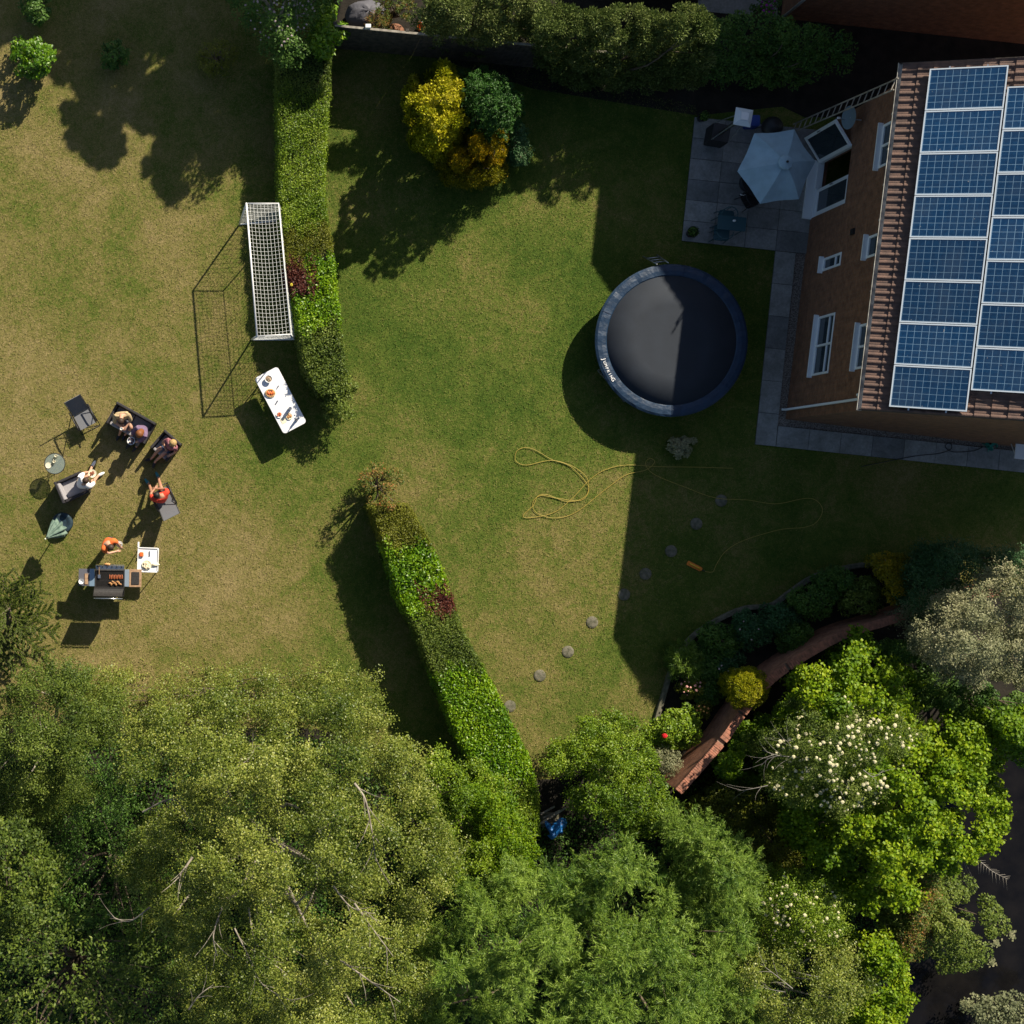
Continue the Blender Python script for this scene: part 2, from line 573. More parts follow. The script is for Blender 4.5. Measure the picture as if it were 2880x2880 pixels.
def crown(name, label, cat, poly, h0, h1, gap, rad, nleaf, L, Wd, m, style='round', seed=1, group=None,
          bark='bark', low=0.5, hfun=None, mode='view', trunk_r=0.06, base=None, squash=0.75, edge=1.0, jz=0.25,
          nlimb=14, shadowh=None, trunkname='trunk', flowers=None, showlimbs=None, folname='crown', toneadd=0.0, lump=3.3, lamp=1.0, slen=0.5, sag=0.5):
    """a tree or shrub: leaf clumps spread through the crown volume on limbs from one trunk"""
    rng = np.random.default_rng(seed)
    c = spread(rng, poly, gap)
    d = edge_dist(poly, c[:, 0], c[:, 1])
    dm = max(d.max() * 0.85, 1)
    t = np.clip(d / dm * edge, 0, 1)
    dome = 1 - (1 - t) ** 2
    if hfun is not None:
        z = np.array([hfun(a, b) for a, b in c])
    else:
        z = h0 + (h1 - h0) * dome
    ltone = np.zeros(len(c))
    if lump and len(c) > 45:
        lg = gap * lump
        bc = spread(rng, poly, lg, 200)
        dd = np.hypot(c[:, 0][:, None] - bc[:, 0], c[:, 1][:, None] - bc[:, 1])
        dd = dd * rng.uniform(0.8, 1.25, len(bc))
        bi = dd.argmin(1); q = dd.min(1) / (lg * 0.62)
        z = z + (0.25 * rng.normal(size=len(bc)) * lamp)[bi] * min(1, h1 - h0) - lamp * 0.55 * lg / S * np.minimum(q, 1.3) ** 2
        ltone = (rng.uniform(-0.14, 0.14, len(bc)))[bi]
        keep = rng.uniform(size=len(c)) > np.clip((q - 0.7) * 1.3 * lamp, 0, 0.88)
        c, z, ltone = c[keep], z[keep], ltone[keep]
    z = np.maximum(z + rng.normal(size=len(z)) * jz * max(h1 - h0, 0.3) * 0.3, 0.12)
    if mode == 'view':
        P = np.array([W(a, b, zz) for (a, b), zz in zip(c, z)])
    elif mode == 'shadow':
        P = np.array([G(a + 80 * zz, b - 113.8 * zz, zz) for (a, b), zz in zip(c, z)])
    else:
        P = np.array([G(a, b, zz) for (a, b), zz in zip(c, z)])
    top = P.copy()
    cen = P.mean(0)
    nl = int(len(P) * low)
    if nl:
        ii = rng.choice(len(P), nl)
        Q = P[ii].copy()
        f = rng.uniform(0.25, 0.85, nl)
        Q[:, 2] *= f
        Q[:, :2] = cen[:2] + (Q[:, :2] - cen[:2]) * (0.72 + 0.25 * f[:, None])
        P = np.vstack([P, Q])
        ltone = np.concatenate([ltone, ltone[ii] - 0.05])
    K = len(P)
    per = max(int(nleaf / K), 4)
    cr = rad * rng.uniform(0.65, 1.35, K)
    ctone = rng.uniform(-0.16, 0.16, K) + ltone
    idx = np.repeat(np.arange(K), per)
    n = len(idx)
    u = unit(rng.normal(size=(n, 3)))
    u[:, 2] = np.abs(u[:, 2]) * np.where(rng.uniform(size=n) < 0.8, 1, -1)
    rr = cr[idx] * (0.35 + 0.65 * rng.uniform(size=n) ** 0.5)
    sc_ = np.array([1, 1, squash])
    LP = P[idx] + u * rr[:, None] * sc_
    LP[:, 2] = np.maximum(LP[:, 2], 0.03)
    up = np.array([0, 0, 1.0])
    ctone2 = 0.0
    if style == 'round':
        N = u * 0.55 + up * 0.65 + rng.normal(size=(n, 3)) * 0.45
        V = leaf_verts(rng, LP, N, L, Wd)
    elif style == 'droop':
        D = u * 0.6 + np.array([0, 0, -0.8]) + rng.normal(size=(n, 3)) * 0.5
        N = u * 0.6 + up * 0.4 + rng.normal(size=(n, 3)) * 0.7
        V = leaf_verts(rng, LP, N, L, Wd, D)
    elif style == 'spray':      # thin leaves radiating from tuft centres
        nt_ = max(per // 26, 2)
        tid = rng.integers(0, nt_, n)
        toff = unit(rng.normal(size=(K, nt_, 3)).reshape(-1, 3)).reshape(K, nt_, 3)
        toff[:, :, 2] = np.abs(toff[:, :, 2])
        tc = P[idx] + toff[idx, tid] * cr[idx][:, None] * sc_
        dirv = unit(toff[idx, tid] * 0.8 + rng.normal(size=(n, 3)) * 0.55 + up * 0.25)
        LP = tc + dirv * L * rng.uniform(0.3, 1.2, n)[:, None]
        LP[:, 2] = np.maximum(LP[:, 2], 0.03)
        N = up * 0.7 + rng.normal(size=(n, 3)) * 0.6
        V = leaf_verts(rng, LP, N, L, Wd, dirv)
    elif style in ('strand', 'plume'):
        ns = max(per // (20 if style == 'strand' else 30), 3)
        sid = rng.integers(0, ns, n)
        sv_ = rng.normal(size=(K * ns, 3)); sv_[:, 2] = np.abs(sv_[:, 2]) * 0.7
        sv_ = unit(sv_).reshape(K, ns, 3)
        sl = (slen * rng.uniform(0.55, 1.35, (K, ns)))[idx, sid]
        sdir = sv_[idx, sid]
        tt = rng.uniform(size=n) ** 0.75
        LP = P[idx] + sdir * (cr[idx] * 0.25 + sl * tt)[:, None] + np.array([0, 0, -1.0]) * (sl * tt ** 2 * sag)[:, None] + rng.normal(size=(n, 3)) * (0.028 + 0.03 * (style == 'strand'))
        LP[:, 2] = np.maximum(LP[:, 2], 0.03)
        ctone2 = (rng.uniform(-0.12, 0.12, (K, ns)))[idx, sid] + (tt - 0.5) * 0.22
        if style == 'plume':
            dirv = unit(sdir + rng.normal(size=(n, 3)) * 0.45 + up * 0.1)
            V = leaf_verts(rng, LP, up * 0.8 + rng.normal(size=(n, 3)) * 0.5, L, Wd, dirv)
        else:
            V = leaf_verts(rng, LP, up * 0.6 + sdir * 0.3 + rng.normal(size=(n, 3)) * 0.5, L, Wd)
    elif style == 'conifer':    # upswept fans
        dirv = unit(u * 0.7 + up * 0.65 + rng.normal(size=(n, 3)) * 0.3)
        N = unit(np.cross(dirv, rng.normal(size=(n, 3)))) + up * 0.5
        V = leaf_verts(rng, LP, N, L, Wd, dirv)
    tone = np.clip(0.5 + ctone[idx] + ctone2 + rng.normal(size=n) * 0.17 + toneadd, 0, 1)
    if base is None:
        base = (float(cen[0]), float(cen[1]), 0)
    base = Vector(base)
    root = thing(name, label, cat, base, 0, group)
    V = V - np.array(base)
    quad_mesh(folname, V, m, root, tone)
    mb = MB()
    tgt = [Vector(p) - base for p in top[rng.choice(len(top), min(nlimb, len(top)), replace=False)]]
    fork = Vector((0, 0, max(min(z) * 0.3, 0.1)))
    mb.tube([(0, 0, -0.05), fork * 0.5, fork], [trunk_r * 1.3, trunk_r, trunk_r * 0.95], 8)
    limbs(mb, rng, fork * 0.9, tgt, trunk_r * 0.8)
    if showlimbs:
        for pts, r0 in showlimbs:
            q = bezier([W(*p) - base for p in pts], 5)
            k = len(q)
            q = [p - Vector((0, 0, 0.22)) for p in q]
            r0 = r0 * 0.7
            mb.tube(q, [r0 * (1 - 0.75 * i / (k - 1)) for i in range(k)], 6, cap=False)
            for i in range(2, k - 1, 2):
                dq = (q[i + 1] - q[i]).normalized()
                sq = Vector((-dq.y, dq.x, 0)) * (1 if (i // 2) % 2 else -1)
                e1 = q[i] + (dq + sq * rng.uniform(0.4, 1.0)).normalized() * rng.uniform(0.35, 0.75) + Vector((0, 0, rng.uniform(-0.05, 0.25)))
                mb.tube(bezier([q[i], q[i].lerp(e1, 0.5) + dq * 0.05, e1], 3), [r0 * 0.4 - r0 * 0.05 * u for u in range(7)], 5, cap=False)
    mb.build(trunkname, M[bark], root, True)
    if flowers:
        fpoly, nf, size, fm = flowers
        fc = spread(rng, fpoly, 9, nf * 3)
        fc = fc[rng.choice(len(fc), min(nf, len(fc)), replace=False)]
        fb = MB()
        for a, b in fc:
            i = np.argmin((c[:, 0] - a) ** 2 + (c[:, 1] - b) ** 2)
            q = W(a, b, z[i] + rad * 0.75 + 0.05) - base
            s = size * rng.uniform(0.6, 1.25)
            fb.blob(q, (s, s, s * 0.55), 7, 4, 0.22)
        fb.build('blossom', fm, root)
    return root

# leaf palettes
LM = {}
LM['birch'] = leafmat("birch_leaves", [(0.05, 0.085, 0.015), (0.13, 0.170, 0.035), (0.24, 0.275, 0.068), (0.42, 0.43, 0.14)], 0.25, 0.45, 0.4)
LM['ash'] = leafmat("ash_leaves", [(0.035, 0.060, 0.014), (0.08, 0.120, 0.025), (0.14, 0.185, 0.04), (0.22, 0.26, 0.07)])
LM['willow'] = leafmat("willow_leaves", [(0.04, 0.09, 0.018), (0.095, 0.165, 0.033), (0.185, 0.27, 0.055), (0.32, 0.42, 0.11)], 0.25, 0.5, 0.3)
LM['bright'] = leafmat("bright_leaves", [(0.05, 0.11, 0.010), (0.115, 0.20, 0.016), (0.195, 0.29, 0.025), (0.31, 0.38, 0.05)], 0.28)
LM['deep'] = leafmat("deep_green_leaves", [(0.022, 0.055, 0.012), (0.05, 0.11, 0.022), (0.09, 0.165, 0.035), (0.14, 0.21, 0.05)])
LM['grey'] = leafmat("grey_green_leaves", [(0.12, 0.14, 0.075), (0.20, 0.215, 0.12), (0.30, 0.30, 0.18), (0.40, 0.385, 0.25)])
LM['bluegreen'] = leafmat("blue_green_leaves", [(0.012, 0.045, 0.016), (0.030, 0.080, 0.030), (0.05, 0.12, 0.045), (0.10, 0.17, 0.075)])
LM['gold'] = leafmat("gold_conifer", [(0.09, 0.13, 0.012), (0.24, 0.26, 0.03), (0.50, 0.47, 0.07), (0.74, 0.68, 0.17)], 0.2)
LM['oldgold'] = leafmat("old_gold_conifer", [(0.10, 0.11, 0.01), (0.20, 0.19, 0.015), (0.33, 0.26, 0.02), (0.52, 0.32, 0.03)], 0.2)
LM['copper'] = leafmat("copper_leaves", [(0.04, 0.014, 0.012), (0.085, 0.026, 0.020), (0.13, 0.045, 0.032), (0.19, 0.08, 0.05)], 0.15)
LM['privet'] = leafmat("privet_leaves", [(0.05, 0.10, 0.012), (0.11, 0.18, 0.022), (0.19, 0.27, 0.036), (0.33, 0.40, 0.085)], 0.2, 0.5, 0.35)
LM['laurel'] = leafmat("laurel_leaves", [(0.045, 0.11, 0.008), (0.10, 0.20, 0.012), (0.18, 0.30, 0.02), (0.31, 0.42, 0.06)], 0.22, 0.42, 0.4)
LM['olive'] = leafmat("olive_leaves", [(0.06, 0.075, 0.012), (0.115, 0.13, 0.02), (0.17, 0.18, 0.032), (0.24, 0.23, 0.06)], 0.2)
LM['russet'] = leafmat("russet_leaves", [(0.05, 0.09, 0.02), (0.10, 0.14, 0.03), (0.22, 0.14, 0.05), (0.44, 0.17, 0.08)], 0.2)
LM['puzzle'] = leafmat("monkey_puzzle_scales", [(0.03, 0.05, 0.010), (0.065, 0.10, 0.018), (0.11, 0.145, 0.028), (0.17, 0.19, 0.05)], 0.05)
LM['yew'] = leafmat("conifer_hedge_leaves", [(0.05, 0.08, 0.022), (0.10, 0.14, 0.042), (0.165, 0.205, 0.07), (0.24, 0.27, 0.11)], 0.15)
LM['darkconifer'] = leafmat("dark_conifer_leaves", [(0.012, 0.045, 0.008), (0.028, 0.080, 0.014), (0.05, 0.12, 0.022), (0.09, 0.17, 0.04)], 0.15)
LM['petal'] = mat("cream_blossom", (0.55, 0.51, 0.31), 0.8)
LM['petalw'] = mat("pale_blossom", (0.42, 0.33, 0.33), 0.8)
LM['rose'] = mat("red_petals", (0.55, 0.01, 0.015), 0.6)
LM['pink'] = mat("pink_petals", (0.62, 0.30, 0.26), 0.7)

# ================================================================== GROUND
def sheet(name, poly, z, m, world=False):
    me = bpy.data.meshes.new(name)
    pts = [(x, y, z) for x, y in poly] if world else [tuple(G(x, y, z)) for x, y in poly]
    a = sum(pts[i][0] * pts[(i + 1) % len(pts)][1] - pts[(i + 1) % len(pts)][0] * pts[i][1] for i in range(len(pts)))
    if a < 0: pts.reverse()
    me.from_pydata(pts, [], [tuple(range(len(pts)))])
    return link(name, me, m)

tag(sheet("lawn", [(-300, -300), (300, -300), (300, 300), (-300, 300)], 0, M['lawn'], True), kind='structure')
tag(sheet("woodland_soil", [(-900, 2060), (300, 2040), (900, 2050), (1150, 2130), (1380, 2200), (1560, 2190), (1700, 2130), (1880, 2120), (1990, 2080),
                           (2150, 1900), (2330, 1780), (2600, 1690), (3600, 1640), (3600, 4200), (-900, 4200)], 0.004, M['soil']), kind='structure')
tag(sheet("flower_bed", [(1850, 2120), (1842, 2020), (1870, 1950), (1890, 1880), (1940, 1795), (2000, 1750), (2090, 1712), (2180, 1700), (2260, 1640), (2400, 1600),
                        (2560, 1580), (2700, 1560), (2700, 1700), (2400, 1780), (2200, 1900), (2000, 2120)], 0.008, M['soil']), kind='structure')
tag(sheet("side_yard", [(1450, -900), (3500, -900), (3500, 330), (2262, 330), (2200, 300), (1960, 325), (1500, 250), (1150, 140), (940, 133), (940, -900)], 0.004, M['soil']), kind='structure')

# water at the south-east corner
m_, nt_, p_ = newmat("dark_water")
g_ = nt_.nodes.new("ShaderNodeNewGeometry")
nw = noise(nt_, g_.outputs["Position"], 1.6, 4, 0.55)
nt_.links.new(ramp(nt_, nw, [(0.3, (0.004, 0.004, 0.005)), (0.7, (0.010, 0.009, 0.009))]), p_.inputs["Base Color"])
p_.inputs["Roughness"].default_value = 0.12
p_.inputs["Specular IOR Level"].default_value = 0.22
bp_ = nt_.nodes.new("ShaderNodeBump"); bp_.inputs["Strength"].default_value = 0.15
nt_.links.new(noise(nt_, g_.outputs["Position"], 9, 3), bp_.inputs["Height"])
nt_.links.new(bp_.outputs[0], p_.inputs["Normal"])
tag(sheet("pond_water", [(2520, 2960), (2520, 2700), (2620, 2560), (2500, 2480), (2520, 2350), (2640, 2200), (2700, 2080), (3300, 2050), (3300, 3400), (2500, 3400)], 0.016, m_), kind='structure')

# fine turf standing on the lawn sheet
def turf():
    rng = np.random.default_rng(3)
    n = 300000
    px = rng.uniform(-150, 2260, n); py = rng.uniform(-60, 2150, n)
    area = [(-150, -60), (930, -60), (945, 140), (1500, 180), (1960, 300), (1925, 690), (2180, 715), (2110, 1265), (2960, 1335), (2960, 1570), (2560, 1570), (2250, 1640),
            (2080, 1710), (1940, 1790), (1840, 2010), (1840, 2120), (1560, 2190), (1380, 2200), (1150, 2130), (900, 2060), (-150, 2060)]
    px = np.where(rng.uniform(size=n) < 0.08, rng.uniform(2180, 2960, n), px)
    k = in_poly(area, px, py)
    px, py = px[k], py[k]
    n = len(px)
    P = np.stack([(px - NX) / S, (NY - py) / S, np.full(n, 0.012)], 1)
    D = rng.normal(size=(n, 3)); D[:, 2] = np.abs(D[:, 2]) * 0.7 + 0.15
    D = unit(D)
    N = np.cross(D, rng.normal(size=(n, 3))); N[:, 2] = np.abs(N[:, 2]) + 0.4
    V = leaf_verts(rng, P + D * 0.02, N, 0.06, 0.011, D)
    V[:, 2] = np.maximum(V[:, 2], 0.002)
    o = quad_mesh("grass", V, M['blades'], None, rng.uniform(size=n))
    tag(o, kind='stuff')
turf()

# ------------------------------------------------------------------ paving
TH = R(6.0)
THH = R(6.9)
EVH = Vector((math.cos(THH), -math.sin(THH), 0))
NVH = Vector((math.sin(THH), math.cos(THH), 0))
EV = Vector((math.cos(TH), -math.sin(TH), 0))     # paving east
NV = Vector((math.sin(TH), math.cos(TH), 0))      # house north

def slabs(name, origin, nu, nv, du, dv, skip=None, gap=0.012, bed=True, stagger=False):
    """rows of paving slabs; u along house east, v along house north"""
    rng = random.Random(5)
    mb = MB(); tone = []
    for j in range(nv):
        for i in range(nu):
            if skip and skip(i, j): continue
            c = origin + EV * (du * (i + 0.5)) + NV * (dv * (j + 0.5))
            t = rng.random(); zt = 0.045 + rng.uniform(-0.003, 0.003)
            q = MB().box((0, 0, 0), (du - gap, dv - gap, 0.05)) if False else None
            hu, hv = (du - gap) / 2, (dv - gap) / 2
            vs = [c + EV * a + NV * b + Vector((0, 0, z)) for z in (0.0, zt) for a, b in ((-hu, -hv), (hu, -hv), (hu, hv), (-hu, hv))]
            mb.add(vs, [(4, 5, 6, 7), (0, 1, 5, 4), (1, 2, 6, 5), (2, 3, 7, 6), (3, 0, 4, 7)])
            tone += [t] * 5
    o = mb.build(name, M['slab'])
    set_tone(o.data, tone)
    tag(o, kind='structure')
    if bed:
        a = origin; b = origin + EV * du * nu; c = b + NV * dv * nv; d = origin + NV * dv * nv
        q = sheet(name + "_bedding", [(p.x, p.y) for p in (a, b, c, d)], 0.02, M['joint'], True)
        tag(q, kind='structure')
    return o

slabs("patio", G(1916, 678), 4, 6, 0.90, 0.595, None)
slabs("path", G(2122, 1250) , 1, 6, 0.59, 0.93)
slabs("garden_path", G(2122, 1250) + EV * 0.6, 10, 1, 0.915, 0.60)
# gravel between path and house
def rect(name, o, u, v, z, m):
    q = [o, o + EV * u, o + EV * u + NV * v, o + NV * v]
    return tag(sheet(name, [(p.x, p.y) for p in q], z, m, True), kind='structure')
rect("gravel_strip", G(2122, 1250) + EV * 0.6 + NV * 0.6, 9.5, 5.2, 0.006, M['gravel'])

# ================================================================== HOUSE
EAVE = 5.4
PITCH = R(30)
LEN = 8.58
HALF = 4.25
roofSW = W(2412, 1151, EAVE)
roofSW.z = 0
wallSW = roofSW + EVH * 0.55 + NVH * 0.10
house = thing("brick_house", "brown brick house with tiled roof covered in solar panels", "house", wallSW, -THH)
hinv = Matrix.Rotation(THH, 3, 'Z')
def hl(p):
    """world point -> house local (x east, y north)"""
    return hinv @ (Vector(p) - wallSW)
WL = LEN - 0.2          # wall length north-south
WW = 2 * HALF - 1.1     # wall width east-west

def on_wall(px, py):
    """(y along wall, z) where the pixel ray meets the west wall plane"""
    a = hinv @ (W(px, py, 0) - wallSW)
    b = hinv @ (W(px, py, 6) - wallSW)
    t = -a.x / (b.x - a.x)
    q = a.lerp(b, t)
    return q.y, q.z

# west wall with openings
def wall_with_holes(L, Hh, holes, thick=0.28):
    """panels in local coords: wall in plane x=0, along y 0..L"""
    mb = MB()
    ys = sorted({0, L} | {h[0] for h in holes} | {h[1] for h in holes})
    zs = sorted({0, Hh} | {h[2] for h in holes} | {h[3] for h in holes})
    for i in range(len(ys) - 1):
        for j in range(len(zs) - 1):
            cy = (ys[i] + ys[i + 1]) / 2; cz = (zs[j] + zs[j + 1]) / 2
            if any(h[0] < cy < h[1] and h[2] < cz < h[3] for h in holes): continue
            mb.add([(0, ys[i], zs[j]), (0, ys[i + 1], zs[j]), (0, ys[i + 1], zs[j + 1]), (0, ys[i], zs[j + 1])], [(0, 3, 2, 1)])
    for y0, y1, z0, z1 in holes:   # reveals
        v = [(0, y0, z0), (0, y1, z0), (0, y1, z1), (0, y0, z1), (thick, y0, z0), (thick, y1, z0), (thick, y1, z1), (thick, y0, z1)]
        mb.add(v, [(0, 1, 5, 4), (1, 2, 6, 5), (2, 3, 7, 6), (3, 0, 4, 7)])
    return mb

holes = {
    'door':  (4.74, 6.50, 0.12, 2.15),
    'lowbig':  (0.98, 2.45, 0.92, 2.02),
    'lowsmall': (3.38, 3.83, 1.28, 2.10),
    'upA': (1.00, 2.05, 3.70, 4.85),
    'upB': (3.60, 4.15, 3.90, 4.85),
    'upC': (5.85, 6.95, 3.70, 4.85),
}
# measured against the photograph
def fit(name, pb, pt_, z0=None, z1=None):
    """pb = pixel at south-bottom of frame, pt_ = pixel at north-top"""
    y0, a = on_wall(*pb); y1, b = on_wall(*pt_)
    holes[name] = (min(y0, y1), max(y0, y1), a if z0 is None else z0, b if z1 is None else z1)
fit('door', (2297, 607), (2402, 400), 0.12, 2.12)
fit('lowbig', (2283, 1058), (2350, 878))
fit('lowsmall', (2313, 764), (2368, 708))
fit('upA', (2404, 1040), (2440, 908), None, 4.95)
fit('upB', (2436, 728), (2470, 655), None, 4.95)
fit('upC', (2470, 475), (2510, 338), None, 4.95)
print("HOLES", {k: tuple(round(x, 2) for x in v) for k, v in holes.items()})

TOPW = EAVE - 0.12
wm = wall_with_holes(WL, TOPW, list(holes.values()))
gab = TOPW + (WW / 2) * math.tan(PITCH)
for y, flip in ((0, False), (WL, True)):
    v = [(0, y, 0), (WW, y, 0), (WW, y, TOPW), (WW / 2, y, gab), (0, y, TOPW)]
    wm.add(v, [(0, 1, 2, 3, 4)] if not flip else [(4, 3, 2, 1, 0)])
wm.add([(WW, 0, 0), (WW, WL, 0), (WW, WL, TOPW), (WW, 0, TOPW)], [(0, 1, 2, 3)])
wm.build("wall", M['brick'], house)
# dark rooms behind the openings
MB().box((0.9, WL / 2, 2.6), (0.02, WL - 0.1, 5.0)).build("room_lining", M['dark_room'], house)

def roof_mesh(L, D, period=0.19, gauge=0.345, amp=0.032):
    """single pitched face: x = up-slope run (horizontal), y along eave; returns MB in local coords"""
    mb = MB()
    slope = D / math.cos(PITCH)
    nc = int(math.ceil(slope / gauge))
    ny = int(L / period * 8)
    ys = [L * i / ny for i in range(ny + 1)]
    prof = [amp * max(0.0, math.sin(2 * math.pi * y / period)) ** 0.8 + 0.004 * math.sin(2 * math.pi * y / period * 2) for y in ys]
    nx_, nz_ = -math.sin(PITCH), math.cos(PITCH)
    def pt(s, y, hgt):
        return (s * math.cos(PITCH) + nx_ * hgt, y, s * math.sin(PITCH) + nz_ * hgt)
    rows = []
    for c in range(nc):
        s0 = c * gauge; s1 = min((c + 1) * gauge, slope)
        rows.append([pt(s0, y, 0.035 + p) for y, p in zip(ys, prof)])
        rows.append([pt(s1, y, 0.004 + p) for y, p in zip(ys, prof)])
    rows.insert(0, [pt(0, y, -0.03) for y in ys])
    vs = [q for r in rows for q in r]
    n = len(ys)
    fs = [(i * n + k, (i + 1) * n + k, (i + 1) * n + k + 1, i * n + k + 1) for i in range(len(rows) - 1) for k in range(n - 1)]
    mb.add(vs, fs)
    return mb

rb = roof_mesh(LEN, HALF - 0.09)
west = MB().add([(x - 0.46, y - 0.10, z + EAVE) for x, y, z in rb.v], [tuple(reversed(f)) for f in rb.f])
ro = west.build("roof", M['tile'], house)
east = MB().add([(WW + 0.46 - x, y - 0.10, z + EAVE) for x, y, z in rb.v], rb.f)
east.build("roof", M['tile'], house)
# verge undersides / bargeboards and ridge
rid = MB()
for k in range(29):
    y0 = -0.12 + k * 0.30
    rid.tube([(WW / 2, y0, EAVE + (HALF - 0.09) * math.tan(PITCH) + 0.0), (WW / 2, y0 + 0.305, EAVE + (HALF - 0.09) * math.tan(PITCH) + 0.012)], [0.13, 0.12], 10)
rid.build("ridge_tiles", M['tile'], house, True)
for yy in (-0.105, LEN - 0.095):
    vb = MB()
    for sgn in (0, 1):
        a = Vector((-0.50, yy, EAVE - 0.06)) if sgn == 0 else Vector((WW + 0.50, yy, EAVE - 0.06))
        b = Vector((WW / 2, yy, EAVE + HALF * math.tan(PITCH) - 0.07))
        dz = Vector((0, 0, 0.09)); w = Vector((0, 0.02, 0))
        vb.add([a - dz, b - dz, b + dz * 0.5, a + dz * 0.5, a - dz + w, b - dz + w, b + dz * 0.5 + w, a + dz * 0.5 + w],
               [(0, 1, 2, 3), (7, 6, 5, 4), (0, 4, 5, 1), (3, 2, 6, 7)])
    vb.build("bargeboard", M['timber'], house)
# soffit & gutter & downpipe
MB().box((-0.25, WL / 2, EAVE - 0.14), (0.5, WL + 0.1, 0.02)).build("soffit", M['timber'], house)
gm = MB()
pr = [(-0.06, 0.0), (-0.05, -0.05), (0, -0.07), (0.05, -0.05), (0.06, 0.0), (0.05, 0.0), (0.04, -0.04), (0, -0.058), (-0.04, -0.04), (-0.05, 0.0)]
n = len(pr)
gx = -0.50
vs = [(gx + x, -0.12, EAVE - 0.02 + z) for x, z in pr] + [(gx + x, LEN - 0.08, EAVE - 0.02 + z) for x, z in pr]
gm.add(vs, [(i, (i + 1) % n, n + (i + 1) % n, n + i) for i in range(n)])
gu = gm.build("gutter", M['gutter'], house)
for k in range(10):
    MB().box((gx - 0.062, 0.2 + k * 0.88, EAVE - 0.04), (0.012, 0.05, 0.06)).build("bracket", M['gutter'], gu)
dp = MB()
dp.tube([(gx, 0.28, EAVE - 0.08), (gx, 0.28, EAVE - 0.2), (-0.10, 0.28, EAVE - 0.55), (-0.07, 0.28, EAVE - 0.7), (-0.07, 0.26, 0.12), (-0.16, 0.26, 0.05)], 0.036, 10)
dpo = dp.build("downpipe", M['upvc'], house, True)

def window(hole, lights=(0.5,), sill=True, trans=True, label=None, par=None):
    y0, y1, z0, z1 = hole
    x = 0.02
    f = MB()
    w = 0.065
    f.box((x, (y0 + y1) / 2, z0 + w / 2), (0.07, y1 - y0, w))
    f.box((x, (y0 + y1) / 2, z1 - w / 2), (0.07, y1 - y0, w))
    f.box((x, y0 + w / 2, (z0 + z1) / 2), (0.07, w, z1 - z0 - 2 * w))
    f.box((x, y1 - w / 2, (z0 + z1) / 2), (0.07, w, z1 - z0 - 2 * w))
    for t in lights:
        yy = y0 + (y1 - y0) * t
        f.box((x, yy, (z0 + z1) / 2), (0.066, 0.06, z1 - z0 - 2 * w))
    if trans:
        f.box((x, (y0 + y1) / 2, z0 + (z1 - z0) * 0.68), (0.060, y1 - y0 - 2 * w, 0.05))
    o = MB().box((x + 0.012, (y0 + y1) / 2, (z0 + z1) / 2), (0.012, y1 - y0 - 0.08, z1 - z0 - 0.08)).build("window", M['glass'], par)
    f.build("frame", M['upvc'], o, bevel=0.008)
    if sill:
        MB().box((-0.045, (y0 + y1) / 2, z0 - 0.018), (0.17, y1 - y0 + 0.10, 0.045)).build("sill", M['upvc'], o, bevel=0.006)
    if label: o["label"] = label
    return o

window(holes['lowbig'], (0.5,), par=house, label="wide ground floor window with two lights")
window(holes['lowsmall'], (), par=house, label="small square ground floor window")
window(holes['upA'], (0.5,), par=house, label="upper window near the downpipe, half under the eave")
window(holes['upB'], (), par=house, label="small upper window half under the eave")
window(holes['upC'], (0.5,), par=house, label="upper window beside the satellite dish")

# patio doors: southern leaf shut, northern leaf swung outward
y0, y1, z0, z1 = holes['door']
ym = (y0 + y1) / 2
df = MB()
df.box((0.07, (y0 + y1) / 2, z0 + 0.03), (0.18, y1 - y0, 0.06))
df.box((0.07, (y0 + y1) / 2, z1 - 0.03), (0.09, y1 - y0, 0.06))
df.box((0.07, y0 + 0.03, (z0 + z1) / 2), (0.09, 0.06, z1 - z0 - 0.12))
df.box((0.07, y1 - 0.03, (z0 + z1) / 2), (0.09, 0.06, z1 - z0 - 0.12))
df.build("door_frame", M['upvc'], house, bevel=0.006)
MB().box((-0.10, (y0 + y1) / 2, z0 - 0.05), (0.30, y1 - y0 + 0.06, 0.09)).build("door_step", M['upvc'], house, bevel=0.006)

def leaf(par, org, ang, wdt, hgt, z):
    root = bpy.data.objects.new("door", None); COL.objects.link(root)
    root.parent = par; root.location = (org[0], org[1], z); root.rotation_euler = (0, 0, ang)
    f = MB(); w = 0.09
    f.box((0, wdt / 2, w / 2), (0.06, wdt, w)); f.box((0, wdt / 2, hgt - w / 2), (0.06, wdt, w))
    f.box((0, w / 2, hgt / 2), (0.06, w, hgt - 2 * w)); f.box((0, wdt - w / 2, hgt / 2), (0.06, w, hgt - 2 * w))
    o = f.build("door_leaf", M['upvc'], root, bevel=0.006)
    MB().box((0, wdt / 2, hgt / 2), (0.014, wdt - 2 * w + 0.02, hgt - 2 * w + 0.02)).build("pane", M['glass'], root)
    MB().box((-0.05, wdt - 0.05, hgt * 0.48), (0.03, 0.025, 0.16)).build("handle", M['steel'], root)
    return root
leaf(house, (0.07, y0 + 0.06), 0, ym - y0 - 0.06, z1 - z0 - 0.12, z0 + 0.06)
# open leaf hinged at the north jamb, swung out to the north-west
hl_ = leaf(house, (0.02, y1 - 0.05), R(38), 0.84, z1 - z0 - 0.12, z0 + 0.06)
hl_["label"] = "open patio door leaf swung outward"

